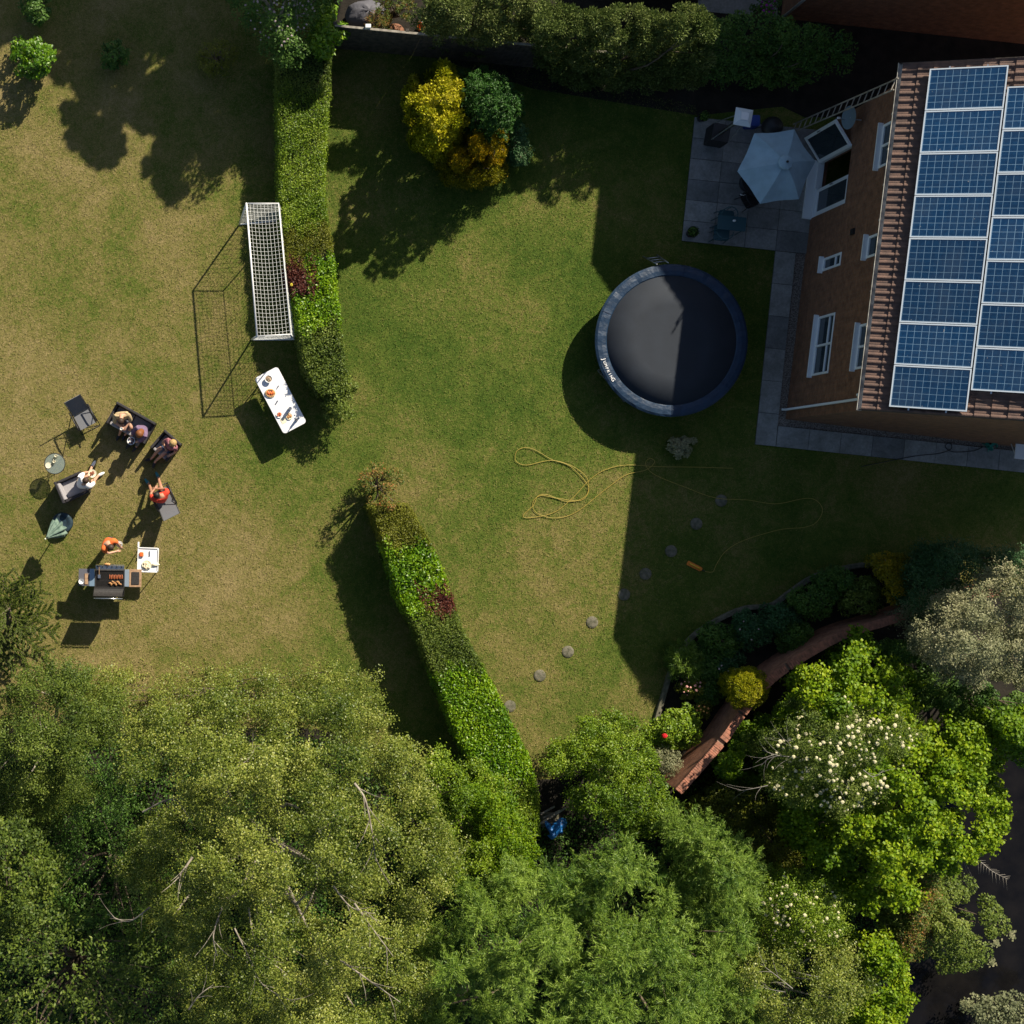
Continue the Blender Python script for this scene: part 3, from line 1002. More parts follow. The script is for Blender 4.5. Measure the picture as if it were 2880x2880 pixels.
# satellite dish
yd, zd = on_wall(2428, 335)
dish = thing("satellite_dish", "small blue grey satellite dish fixed high on the brick wall", "dish", wallSW + NVH * yd + Vector((0, 0, zd)), -THH)
db = MB()
ax = Vector((-0.97, -0.15, 0.16)).normalized()
rot = ax.to_track_quat('Z', 'Y').to_matrix()
prof = [(0.30 * i / 6, 0.06 * (i / 6) ** 2) for i in range(7)]
tmp = MB().lathe([(max(r, 0.002), z) for r, z in prof] + [(0.31, 0.058), (0.29, 0.045), (0.15, 0.005), (0.002, -0.01)], n=24)
db.add([rot @ Vector(v) + Vector((-0.34, 0, 0)) for v in tmp.v], tmp.f)
db.build("reflector", mat("dish_grey", (0.16, 0.22, 0.26), 0.6), dish, True)
MB().tube([(0, 0, -0.1), (-0.2, 0, -0.1), (-0.34, 0, 0)], 0.018, 8).build("bracket", M['galv'], dish)
tip = Vector((-0.34, 0, 0)) + ax * 0.36 + Vector((0, 0, -0.05))
MB().tube([Vector((-0.34, 0, -0.26)), tip], 0.010, 6).build("feed_arm", M['galv'], dish)
MB().tube([tip, tip + ax * -0.07], 0.03, 8).build("feed_horn", M['white'], dish)
# vent on the wall
yv, zv = on_wall(2401, 652)
vt = MB().box((-0.03, yv, zv), (0.06, 0.16, 0.16))
vt.build("wall_vent", M['black'], house)

# ------------------------------------------------------------------ solar panels
def panel_material():
    m, nt, p = newmat("solar_cells")
    tc = nt.nodes.new("ShaderNodeTexCoord")
    sx = nt.nodes.new("ShaderNodeSeparateXYZ")
    nt.links.new(tc.outputs["Object"], sx.inputs[0])
    def grid(v, off, cell, wline):
        a = math_(nt, 'DIVIDE', math_(nt, 'ADD', v, off), cell)
        f = math_(nt, 'FRACT', a)
        d = math_(nt, 'ABSOLUTE', math_(nt, 'SUBTRACT', f, 0.5))
        return math_(nt, 'GREATER_THAN', d, 0.5 - wline / cell / 2)
    gx_ = grid(sx.outputs[0], 10 * 0.1575, 0.1575, 0.0085)
    gy_ = grid(sx.outputs[1], 10 * 0.156 , 0.156, 0.0080)
    line = math_(nt, 'MAXIMUM', gx_, gy_)
    fine = grid(sx.outputs[1], 10 * 0.156 + 0.026, 0.052, 0.004)
    vo = nt.nodes.new("ShaderNodeTexVoronoi")
    vo.inputs["Scale"].default_value = 22
    nt.links.new(tc.outputs["Object"], vo.inputs["Vector"])
    cc = ramp(nt, vo.outputs["Color"], [(0.0, (0.003, 0.030, 0.090)), (1.0, (0.006, 0.050, 0.135))])
    c = mixc(nt, fine, cc, (0.012, 0.05, 0.12))
    c = mixc(nt, line, c, (0.20, 0.34, 0.48))
    oi = nt.nodes.new("ShaderNodeObjectInfo")
    vv = maprange(nt, oi.outputs["Random"], 0, 1, 0.78, 1.18)
    hsv = nt.nodes.new("ShaderNodeHueSaturation")
    nt.links.new(vv, hsv.inputs["Value"])
    nt.links.new(c, hsv.inputs["Color"])
    gg = nt.nodes.new("ShaderNodeNewGeometry")
    dust = ramp(nt, noise(nt, gg.outputs["Position"], 1.4, 5, 0.6), [(0.45, (0.0, 0.0, 0.0)), (0.8, (0.22, 0.22, 0.22))])
    spots = ramp(nt, noise(nt, gg.outputs["Position"], 11.0, 2, 0.5), [(0.74, (0.0, 0.0, 0.0)), (0.78, (0.6, 0.6, 0.6))])
    c = mixc(nt, dust, hsv.outputs[0], (0.10, 0.12, 0.14))
    c = mixc(nt, spots, c, (0.35, 0.36, 0.35))
    nt.links.new(c, p.inputs["Base Color"])
    p.inputs["Roughness"].default_value = 0.3
    p.inputs["Specular IOR Level"].default_value = 0.6
    p.inputs["Coat Weight"].default_value = 0.0
    p.inputs["Coat Roughness"].default_value = 0.05
    return m
M['cells'] = panel_material()
ORD = ["northernmost", "second from north", "third from north", "fourth from north", "fifth from north", "sixth from north", "seventh from north", "southernmost"]
PL, PW, PP = 1.65, 1.018, 1.035
def make_panel():
    root = thing("solar_panel", "x", "solar panel")
    MB().box((0, 0, 0), (PL - 0.05, PW - 0.05, 0.030)).build("cells", M['cells'], root)
    f = MB()
    f.box((-PL / 2 + 0.0145, 0, 0.004), (0.029, PW, 0.042)); f.box((PL / 2 - 0.0145, 0, 0.004), (0.029, PW, 0.042))
    f.box((0, -PW / 2 + 0.0145, 0.004), (PL - 0.058, 0.029, 0.042)); f.box((0, PW / 2 - 0.0145, 0.004), (PL - 0.058, 0.029, 0.042))
    f.build("frame", mat("anodised_frame", (0.62, 0.70, 0.78), 0.4), root)
    return root
proto = make_panel()
hm = Matrix.Translation(wallSW) @ Matrix.Rotation(-THH, 4, 'Z')
used = False
rail_rows = {}
for colno, (s0, y0_, cnt) in enumerate(((0.61, 0.10, 8), (0.61 + PL + 0.03, 0.10 + PP / 2, 7))):
    for k in range(cnt):
        sm = s0 + PL / 2
        y = y0_ + PP * (k + 0.5)
        off = 0.12
        loc = Vector((-0.46 + sm * math.cos(PITCH) - math.sin(PITCH) * off, y - 0.10, EAVE + sm * math.sin(PITCH) + math.cos(PITCH) * off))
        mm = hm @ Matrix.Translation(loc) @ Matrix.Rotation(-PITCH, 4, 'Y')
        o = proto if not used else copy_tree(proto)
        used = True
        o.matrix_world = mm
        o.rotation_euler = mm.to_euler(); o.location = mm.to_translation()
        idx = cnt - 1 - k
        nm = "southernmost" if k == 0 else ORD[idx]
        row = "column beside the eave" if colno == 0 else "upper column cut by the photo's right edge"
        tag(o, "blue solar panel, %s in the %s" % (nm, row), "solar panel", "solar panels on the tiled roof")
    # mounting rails show between and past the panels
    for ds in (0.42, 1.22):
        rl = MB()
        sm = s0 + ds
        x = -0.46 + sm * math.cos(PITCH) - math.sin(PITCH) * 0.085
        z = EAVE + sm * math.sin(PITCH) + math.cos(PITCH) * 0.085
        rl.box((x, y0_ - 0.10 + PP * cnt / 2, z), (0.035, PP * cnt + 0.10, 0.03), Matrix.Rotation(-PITCH, 3, 'Y'))
        rl.build("mounting_rail", M['alu'], house)

# ladder propped against the eave
def ladder(name, label, a, b, width, side, rungs, mm, par=None, r=0.02):
    root = thing(name, label, "ladder", a)
    a = Vector(a); b = Vector(b)
    side = Vector(side).normalized() * width / 2
    for s in (-1, 1):
        MB().tube([side * s, b - a + side * s], r, 6).build("rail", mm, root)
    for k in range(rungs):
        p = (b - a) * ((k + 0.6) / rungs)
        MB().tube([p - side, p + side], r * 0.75, 6).build("rung", mm, root)
    return root
ladder("ladder", "long wooden ladder leaning on the eave beyond the parasol", W(2226, 363, 0.05), W(2520, 236, 5.55), 0.30, (0.4, 1, 0), 17, M['plank'])

# neighbour's house beyond the side yard
NE = 6.0
nsw = G(2196, 52)
nh = thing("neighbour_house", "brown brick neighbouring house at the top right corner", "house", nsw, -TH)
NW_, NL_ = 8.4, 9.0
ng = NE - 0.1 + (NW_ / 2) * math.tan(PITCH)
w2 = MB()
for y in (0, NL_):
    w2.add([(0, y, 0), (NW_, y, 0), (NW_, y, NE - 0.1), (NW_ / 2, y, ng), (0, y, NE - 0.1)], [(0, 1, 2, 3, 4)])
w2.add([(0, 0, 0), (0, NL_, 0), (0, NL_, NE - 0.1), (0, 0, NE - 0.1)], [(0, 1, 2, 3)])
w2.add([(NW_, 0, 0), (NW_, NL_, 0), (NW_, NL_, NE - 0.1), (NW_, 0, NE - 0.1)], [(0, 1, 2, 3)])
w2.build("wall", M['brick'], nh)
rb2 = roof_mesh(NL_ + 0.2, NW_ / 2 + 0.5)
MB().add([(x - 0.5, y - 0.1, z + NE) for x, y, z in rb2.v], [tuple(reversed(f)) for f in rb2.f]).build("roof", M['tile'], nh)
MB().add([(NW_ + 0.5 - x, y - 0.1, z + NE) for x, y, z in rb2.v], rb2.f).build("roof", M['tile'], nh)
MB().tube([(-0.05, -0.07, 0.05), (-0.05, -0.07, NE - 0.4), (-0.4, -0.07, NE - 0.1)], 0.04, 8).build("downpipe", M['upvc'], nh, True)

# ================================================================== FENCES, WALLS
fence = thing("timber_fence", "dark weathered board fence along the north side of the lawn", "fence", W(930, 133, 0))
fb = MB(); rngf = random.Random(3)
fa = G(925, 134); fe = G(1700, 210)
flen = (fe - fa).length
fd = (fe - fa).normalized(); fn = Vector((-fd.y, fd.x, 0))
org = W(930, 133, 0)
nb = int(flen / 0.125)
for k in range(nb):
    c = fa + fd * (k + 0.5) * flen / nb - org + fn * rngf.uniform(0, 0.012)
    hh = 1.78 + rngf.uniform(-0.02, 0.02)
    rot = Matrix.Rotation(math.atan2(fd.y, fd.x), 3, 'Z') @ Matrix.Rotation(R(6), 3, 'Z')
    fb.box(c + Vector((0, 0, hh / 2)), (0.125, 0.018, hh), rot)
fb.build("board_panel", M['timber'], fence)
cp = MB()
c = (fa + fe) / 2 - org + Vector((0, 0, 1.82))
cp.box(c, (flen, 0.06, 0.035), Matrix.Rotation(math.atan2(fd.y, fd.x), 3, 'Z'))
cp.build("capping_rail", M['plank'], fence)
for k in range(5):
    pp = fa + fd * (k * flen / 4) - org + fn * 0.06
    MB().box(pp + Vector((0, 0, 0.92)), (0.09, 0.09, 1.84)).build("post", M['timber'], fence)

# curved brick garden wall
wpath = [(1868, 2200), (1930, 2130), (1990, 2060), (2040, 1990), (2110, 1905), (2200, 1838), (2320, 1772), (2430, 1738), (2580, 1690), (2760, 1650)]
pts = bezier([G(a, b) for a, b in wpath], 8)
gw = thing("garden_wall", "curved red brick garden wall running between the flower bed and the trees", "wall", pts[0])
def ribbon(pts, w, z0, z1, org):
    mb = MB(); L_ = []; Rr = []
    for i, p in enumerate(pts):
        t = (pts[min(i + 1, len(pts) - 1)] - pts[max(i - 1, 0)]).normalized()
        nn = Vector((-t.y, t.x, 0))
        L_.append(p - org + nn * w / 2); Rr.append(p - org - nn * w / 2)
    n = len(pts)
    vs = []
    for i in range(n):
        vs += [L_[i] + Vector((0, 0, z0)), Rr[i] + Vector((0, 0, z0)), Rr[i] + Vector((0, 0, z1)), L_[i] + Vector((0, 0, z1))]
    fs = [(0, 3, 2, 1), (4 * n - 4, 4 * n - 3, 4 * n - 2, 4 * n - 1)]
    for i in range(n - 1):
        a = 4 * i; b = a + 4
        fs += [(a + k, a + (k + 1) % 4, b + (k + 1) % 4, b + k) for k in range(4)]
    mb.add(vs, fs)
    return mb
ribbon(pts, 0.215, 0, 1.12, pts[0]).build("wall", M['brick2'], gw)
cpm = MB()
acc = 0
for i in range(len(pts) - 1):
    seg = pts[i + 1] - pts[i]
    nbk = max(1, round(seg.length / 0.078))
    for k in range(nbk):
        if random.random() < 0.03: continue
        c = pts[i] + seg * ((k + 0.5) / nbk) - pts[0]
        cpm.box(c + Vector((0, 0, 1.155 + random.uniform(-0.005, 0.005))), (seg.length / nbk - 0.006, 0.235, 0.07), Matrix.Rotation(math.atan2(seg.y, seg.x) + R(random.uniform(-2, 2)), 3, 'Z'))
cpm.build("coping", M['coping'], gw, bevel=0.004)

# stone edging round the bed
epath = [(1840, 2035), (1862, 1960), (1888, 1880), (1935, 1800), (2000, 1752), (2085, 1712), (2165, 1702), (2215, 1668), (2290, 1620), (2400, 1592), (2560, 1572)]
ep = bezier([G(a, b) for a, b in epath], 6)
eb = thing("stone_edging", "low grey stone edging curving between lawn and flower bed", "edging", ep[0])
em = ribbon(ep, 0.14, 0, 0.13, ep[0]).build("kerb", M['stone'], eb, bevel=0.02)

# ================================================================== HEDGES
def hedge(name, label, left, right, h, sections, seed=1, top_jit=0.05):
    """clipped hedge: left/right lists of pixels along the top edges; sections = (t0,t1,material,leaf,label)"""
    rng = np.random.default_rng(seed)
    Lp = np.array(left, float); Rp = np.array(right, float)
    n = len(Lp)
    def at(arr, t):
        q = t * (n - 1); i = np.clip(q.astype(int), 0, n - 2); f = (q - i)[:, None]
        return arr[i] * (1 - f) + arr[i + 1] * f
    c0 = (Lp[0] + Rp[0]) / 2
    base = Vector(G(*c0))
    root = thing(name, label, "hedge", base)
    length = np.sum(np.hypot(*np.diff((Lp + Rp) / 2, axis=0).T)) / S
    for (t0, t1, mt, ls, lab, side, dens) in sections:
        dt = t1 - t0
        m = int(length * dt * 5200 * dens * (0.055 / ls[0]) ** 1.3)
        s = rng.uniform(0, 1, m)
        t = rng.uniform(t0, t1, m)
        inner = (t0 > 0.001, t1 < 0.999)
        edgew = 0.014 * np.sin(s * 7 + t0 * 40) + 0.010 * np.sin(s * 19 + t1 * 70) + rng.normal(size=m) * 0.010
        t = np.clip(t + edgew, 0, 1)
        if side == 'L': s = s * 0.62
        if side == 'R': s = 0.38 + s * 0.62
        P2 = at(Lp, t) * (1 - s[:, None]) + at(Rp, t) * s[:, None]
        z = np.full(m, h)
        lump = 0.04 * np.sin(t * 60 + s * 5) + 0.03 * np.sin(t * 130 + 9 * s)
        z = h + lump + rng.normal(size=m) * top_jit
        # rounded shoulders
        e = np.minimum(s, 1 - s)
        z -= np.maximum(0, 0.07 - e) * 1.2
        k = (1 - z / H) / S
        X = np.stack([(P2[:, 0] - NX) * k, (NY - P2[:, 1]) * k, z], 1)
        N = np.tile([0, 0, 1.0], (m, 1)) * 0.75 + rng.normal(size=(m, 3)) * 0.5
        # sides
        ms = int(m * 0.75)
        t2 = rng.uniform(t0, t1, ms); sd_ = rng.integers(0, 2, ms)
        if side == 'L': sd_[:] = 0
        if side == 'R': sd_[:] = 1
        Q = np.where(sd_[:, None] == 0, at(Lp, t2), at(Rp, t2))
        z2 = rng.uniform(0.03, h, ms)
        kk = (1 - h / H) / S
        Y = np.stack([(Q[:, 0] - NX) * kk, (NY - Q[:, 1]) * kk, z2], 1)
        Cc = (at(Lp, t2) + at(Rp, t2)) / 2
        out = np.stack([Q[:, 0] - Cc[:, 0], -(Q[:, 1] - Cc[:, 1]), np.zeros(ms)], 1)
        out = unit(out)
        Y += out * (rng.normal(size=ms) * 0.04 - 0.03 + 0.02 * np.sin(t2 * 90 + z2 * 5))[:, None]
        N2 = out * 0.8 + np.array([0, 0, 0.35]) + rng.normal(size=(ms, 3)) * 0.5
        A = np.vstack([X, Y]); B = np.vstack([N, N2])
        if t0 <= 0 or t1 >= 1:
            me_ = int(m * 0.12 / max(dt, 0.05) * 0.3) + 200
            te = np.full(me_, 0.0 if t0 <= 0 else 1.0)
            se = rng.uniform(0, 1, me_)
            Q = at(Lp, te) * (1 - se[:, None]) + at(Rp, te) * se[:, None]
            Z = np.stack([(Q[:, 0] - NX) * kk, (NY - Q[:, 1]) * kk, rng.uniform(0.03, h, me_)], 1)
            Z += rng.normal(size=(me_, 3)) * 0.03
            A = np.vstack([A, Z]); B = np.vstack([B, rng.normal(size=(me_, 3)) + np.array([0, 0, .3])])
        V = leaf_verts(rng, A, B, ls[0], ls[1]) - np.array(base)
        tn = 0.5 + 0.2 * np.sin(A[:, 0] * 2.3 + 1.7 * A[:, 1]) * np.sin(A[:, 1] * 3.1) + rng.normal(size=len(A)) * 0.2
        o = quad_mesh("foliage", V, mt, root, np.clip(tn, 0, 1))
        if lab: o["label"] = lab
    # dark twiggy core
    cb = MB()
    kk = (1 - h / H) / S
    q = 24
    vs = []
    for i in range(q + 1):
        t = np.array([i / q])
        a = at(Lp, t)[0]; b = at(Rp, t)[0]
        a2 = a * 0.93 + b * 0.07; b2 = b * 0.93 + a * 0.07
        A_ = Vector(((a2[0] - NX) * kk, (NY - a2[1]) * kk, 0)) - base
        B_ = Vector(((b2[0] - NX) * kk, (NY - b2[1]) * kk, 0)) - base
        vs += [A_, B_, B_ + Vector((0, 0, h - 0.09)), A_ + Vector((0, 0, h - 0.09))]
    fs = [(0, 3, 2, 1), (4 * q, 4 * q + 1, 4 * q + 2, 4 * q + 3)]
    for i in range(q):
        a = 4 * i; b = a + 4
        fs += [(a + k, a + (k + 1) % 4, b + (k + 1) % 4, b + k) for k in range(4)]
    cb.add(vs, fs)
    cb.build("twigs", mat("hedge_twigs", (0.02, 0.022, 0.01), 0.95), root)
    return root

hedge("clipped_hedge", "tall clipped mixed hedge behind the football goal", 
      [(778, 130), (780, 260), (782, 400), (784, 540), (796, 640), (802, 760), (828, 860), (842, 960), (858, 1040), (893, 1110)],
      [(935, 130), (928, 260), (918, 400), (913, 540), (922, 620), (938, 720), (948, 820), (962, 930), (970, 1020), (985, 1100)], 1.25,
      [(0.0, 0.12, LM['ash'], (0.07, 0.035), "shaded large-leaved end of the hedge", '', 1),
       (0.10, 0.46, LM['privet'], (0.05, 0.026), None, '', 1),
       (0.45, 0.55, LM['olive'], (0.045, 0.025), "olive fine-leaved part of the hedge", '', 1),
       (0.545, 0.64, LM['copper'], (0.06, 0.035), "dark copper leaved patch in the hedge", 'L', 1),
       (0.545, 0.64, LM['laurel'], (0.08, 0.04), "bright green patch in the hedge", 'R', 1),
       (0.63, 0.76, LM['laurel'], (0.08, 0.04), None, '', 1),
       (0.75, 1.0, LM['ash'], (0.06, 0.034), None, '', 1)], seed=11)
hedge("clipped_hedge", "long clipped mixed hedge running south into the trees", 
      [(1040, 1425), (1072, 1510), (1098, 1600), (1125, 1690), (1172, 1780), (1212, 1880), (1250, 1975), (1285, 2070), (1335, 2165), (1395, 2260), (1440, 2350)],
      [(1150, 1420), (1205, 1515), (1245, 1600), (1270, 1680), (1300, 1765), (1350, 1860), (1400, 1950), (1445, 2045), (1490, 2130), (1515, 2230), (1520, 2350)], 1.35,
      [(0.0, 0.13, LM['olive'], (0.045, 0.026), "fine olive leaved north end of the hedge", '', 1),
       (0.12, 0.30, LM['laurel'], (0.085, 0.042), "bright green large-leaved part of the hedge", '', 1),
       (0.265, 0.345, LM['copper'], (0.05, 0.03), "dark purple leaved patch in the hedge", 'R', 1.2),
       (0.28, 0.35, LM['laurel'], (0.08, 0.04), None, 'L', 0.8),
       (0.34, 0.52, LM['ash'], (0.05, 0.03), None, '', 1),
       (0.51, 0.86, LM['laurel'], (0.075, 0.038), None, '', 1),
       (0.85, 1.0, LM['privet'], (0.06, 0.03), None, '', 1)], seed=12)

hg = bpy.data.objects["clipped_hedge"]
yb_ = MB()
for a, b in ((820, 801), (873, 803)):
    yb_.blob(W(a, b, 1.31) - hg.location, (0.035, 0.05, 0.02), 7, 4, 0.2)
yb_.build("blossom", mat("yellow_petals", (0.75, 0.60, 0.05), 0.7), hg)
# ================================================================== SHRUBS AND TREES
# --- north-west shrubs
crown("shrub", "bright glossy rounded shrub in the lawn's north-west corner", "shrub", ell(92, 165, 50, 56), 0.5, 1.15, 16, 0.16, 2600, 0.10, 0.055, LM['laurel'], seed=21, low=0.7, toneadd=-0.2)
crown("shrub", "small dark rhododendron standing in tree shade near the top edge", "shrub", ell(322, 152, 30, 34), 0.3, 0.7, 15, 0.14, 900, 0.13, 0.05, LM['deep'], seed=22, low=0.6)
crown("shrub", "loose twiggy shrub in deep shade left of the hedge", "shrub", ell(608, 160, 46, 52, 0.2), 0.3, 0.9, 18, 0.16, 1500, 0.07, 0.03, LM['olive'], seed=23, low=0.6)
crown("shrub", "leafy shrub cut by the top edge beside the blossom tree", "shrub", ell(105, 22, 40, 30, 0.2), 0.4, 1.0, 18, 0.18, 1300, 0.09, 0.05, LM['deep'], seed=24)
crown("blossom_tree", "dark tree dotted with pale blossom at the hedge's north end", "tree", [(600, -120), (960, -120), (930, 20), (880, 70), (860, 150), (800, 170), (760, 130), (740, 60), (690, 70), (650, -10)],
      2.0, 3.2, 24, 0.34, 9000, 0.08, 0.045, LM['deep'], seed=25, flowers=([(680, -20), (770, -30), (900, -20), (880, 60), (770, 150), (730, 110), (700, 60)], 70, 0.03, LM['petalw']),
      showlimbs=[([(838, 60, 2.2), (835, 20, 2.4), (842, -30, 2.9)], 0.05)], bark='greybark')
crown("shrub", "vivid green laurel rising over the hedge's shaded north end", "shrub", [(885, 60), (915, 30), (935, 25), (938, 60), (970, 80), (968, 110), (930, 130), (925, 165), (890, 155), (870, 120)],
      1.4, 2.0, 14, 0.16, 2400, 0.13, 0.05, LM['laurel'], seed=26)
# --- trees beyond the top edge whose shade falls on the lawn
crown("tall_tree", "tall tree beyond the top edge shading the lawn's corner", "tree", [(140, -50), (330, -50), (300, 120), (305, 280), (340, 385), (350, 420), (330, 455), (290, 475), (248, 452), (238, 405), (205, 422), (192, 380), (215, 350), (175, 330), (172, 290), (205, 285), (240, 330), (225, 250), (160, 220), (130, 120)],
      6.2, 7.4, 22, 0.19, 16000, 0.15, 0.11, LM['ash'], seed=27, mode='shadow', low=0, lump=0, trunk_r=0.16, jz=0.5, squash=0.6)
crown("tall_tree", "tall tree beyond the top edge shading the lawn beside the hedge", "tree", [(300, 150), (370, 190), (385, 215), (430, 220), (520, 130), (790, 110), (790, 300), (775, 470), (690, 470), (640, 440), (608, 500), (580, 500), (570, 430), (530, 420), (512, 450), (515, 530), (480, 568), (448, 552), (455, 520), (400, 480), (392, 445), (440, 420), (432, 350), (385, 370), (330, 300)],
      6.2, 7.6, 23, 0.19, 34000, 0.15, 0.11, LM['ash'], seed=28, mode='shadow', low=0, lump=0, trunk_r=0.18, jz=0.5, squash=0.6)
crown("tall_tree", "spreading tree beyond the top edge shading the upper left margin", "tree", [(-60, -140), (900, -140), (900, 110), (520, 130), (430, 120), (385, 130), (370, 190), (300, 150), (230, 120), (160, 90), (60, 80), (10, 115), (-60, 130)],
      7.0, 9.0, 32, 0.44, 80000, 0.17, 0.13, LM['ash'], seed=29, mode='shadow', low=0, lump=0, trunk_r=0.2, jz=0.5, squash=0.6)

crown("tall_tree", "tree east of the house shading the lawn's right margin", "tree", [(2600, 1330), (3000, 1320), (3000, 1620), (2880, 1600), (2760, 1560), (2660, 1500)],
      3.6, 4.6, 26, 0.38, 26000, 0.16, 0.12, LM['ash'], seed=30, mode='shadow', low=0, trunk_r=0.12, squash=0.6, lump=0)  # out-of-view crown, added only to cast shade on the right margin
# --- conifer island
crown("golden_conifer", "large bright yellow conifer in the lawn island", "conifer", [(1150, 235), (1170, 215), (1200, 230), (1240, 170), (1262, 172), (1275, 215), (1310, 235), (1330, 300), (1325, 350), (1290, 400), (1250, 450), (1190, 440), (1160, 380), (1135, 300)],
      0.9, 3.1, 17, 0.17, 26000, 0.12, 0.045, LM['gold'], 'conifer', seed=31, low=1.2, edge=1.1, lump=3.4, lamp=0.9)
crown("green_conifer", "dark blue green rounded conifer beside the yellow one", "conifer", [(1300, 215), (1345, 205), (1400, 225), (1450, 270), (1455, 340), (1420, 390), (1370, 370), (1330, 340), (1310, 280)],
      1.0, 2.9, 17, 0.19, 30000, 0.09, 0.03, LM['darkconifer'], 'spray', seed=32, low=1.2, lump=0, toneadd=-0.12)
for k, (cx, cy, rx, ry, hh) in enumerate([(1345, 400, 24, 50, 2.0), (1400, 405, 24, 52, 2.1), (1292, 450, 28, 34, 1.7)]):
    crown("golden_conifer", ["slender orange tipped conifer, middle of the three small ones", "orange tipped conifer, rightmost of the three small ones", "orange tipped conifer, leftmost of the three small ones"][k],
          "conifer", ell(cx, cy, rx, ry, 0.08), 0.9, hh, 12, 0.12, 6500, 0.07, 0.022, LM['oldgold'], 'conifer', seed=33 + k, low=0.9, toneadd=0.15)
crown("golden_conifer", "spreading olive gold conifer at the island's south side", "conifer", [(1215, 440), (1260, 470), (1330, 480), (1390, 460), (1420, 470), (1415, 500), (1370, 520), (1300, 527), (1250, 505)],
      0.5, 1.2, 14, 0.16, 11000, 0.07, 0.022, LM['oldgold'], 'conifer', seed=37, low=0.8, toneadd=-0.22, lump=0)
crown("shrub", "grey green rounded shrub at the island's east side", "shrub", ell(1458, 405, 30, 58), 0.5, 1.2, 14, 0.16, 3600, 0.05, 0.03, LM['bluegreen'], seed=38, low=0.8, toneadd=0.2, lump=0)

# --- northern boundary planting
def nh1(px, py): return 3.35 - max(0, py - 70) / 175 * 2.7 if py > 70 else 3.35 - (70 - py) * 0.006
crown("conifer_hedge", "big unclipped conifer hedge, its west half in sun", "hedge", [(1520, 20), (1600, 35), (1760, 30), (1900, 22), (1985, 35), (1998, 120), (1985, 225), (1900, 248), (1780, 240), (1640, 235), (1570, 215), (1540, 150), (1500, 120)],
      0.6, 3.3, 20, 0.25, 90000, 0.085, 0.034, LM['yew'], 'conifer', seed=41, hfun=nh1, low=1.0, jz=0.06, lamp=0.45)
def nh2(px, py): return 2.9 - max(0, py - 30) / 90 * 0.9
crown("conifer_hedge", "pale feathery conifer hedge growing behind the timber fence", "hedge", [(1165, 40), (1220, -10), (1300, -60), (1520, -60), (1530, 30), (1540, 115), (1480, 100), (1400, 105), (1300, 105), (1230, 95), (1190, 80)],
      1.6, 2.9, 20, 0.24, 40000, 0.095, 0.034, LM['yew'], 'conifer', seed=42, hfun=nh2, low=0.8, jz=0.06, toneadd=0.12, lamp=0.5)
def nh3(px, py): return 2.5 - max(0, py - 90) / 160 * 1.9
crown("laurel_hedge", "dark shaded hedge between the two houses", "hedge", [(1990, 55), (2120, 40), (2250, 70), (2380, 110), (2400, 180), (2300, 220), (2200, 225), (2080, 235), (1995, 215)],
      0.6, 2.5, 22, 0.26, 15000, 0.085, 0.045, LM['deep'], seed=43, hfun=nh3, low=0.8, jz=0.06, lamp=0.5)
crown("shrub", "purple flowering climber against the neighbouring house corner", "shrub", ell(2163, 15, 26, 34), 1.2, 1.8, 15, 0.16, 900, 0.07, 0.04, LM['deep'], seed=44, flowers=(ell(2163, 12, 24, 28), 40, 0.035, mat("purple_petals", (0.25, 0.01, 0.22), 0.7)))

# --- small plants on the lawn
crown("shrub", "silvery low shrub in the shade below the trampoline", "shrub", ell(1915, 1255, 36, 26, 0.2), 0.15, 0.4, 11, 0.10, 2200, 0.06, 0.03, LM['grey'], seed=45, low=0.3, toneadd=0.3)
crown("shrub", "russet tipped shrub at the north end of the long hedge", "shrub", [(1020, 1330), (1050, 1305), (1090, 1310), (1125, 1325), (1130, 1350), (1110, 1380), (1120, 1420), (1080, 1440), (1040, 1435), (1035, 1390), (1015, 1365)],
      0.9, 1.45, 13, 0.14, 3600, 0.06, 0.03, LM['russet'], seed=46, low=0.7)
crown("shrub", "leafy bush at the south end of the goal hedge", "shrub", [(905, 1080), (985, 1060), (1008, 1080), (990, 1120), (985, 1170), (960, 1185), (925, 1170), (912, 1120)],
      0.7, 1.2, 13, 0.15, 3000, 0.07, 0.04, LM['ash'], seed=47, low=0.7, toneadd=0.15)

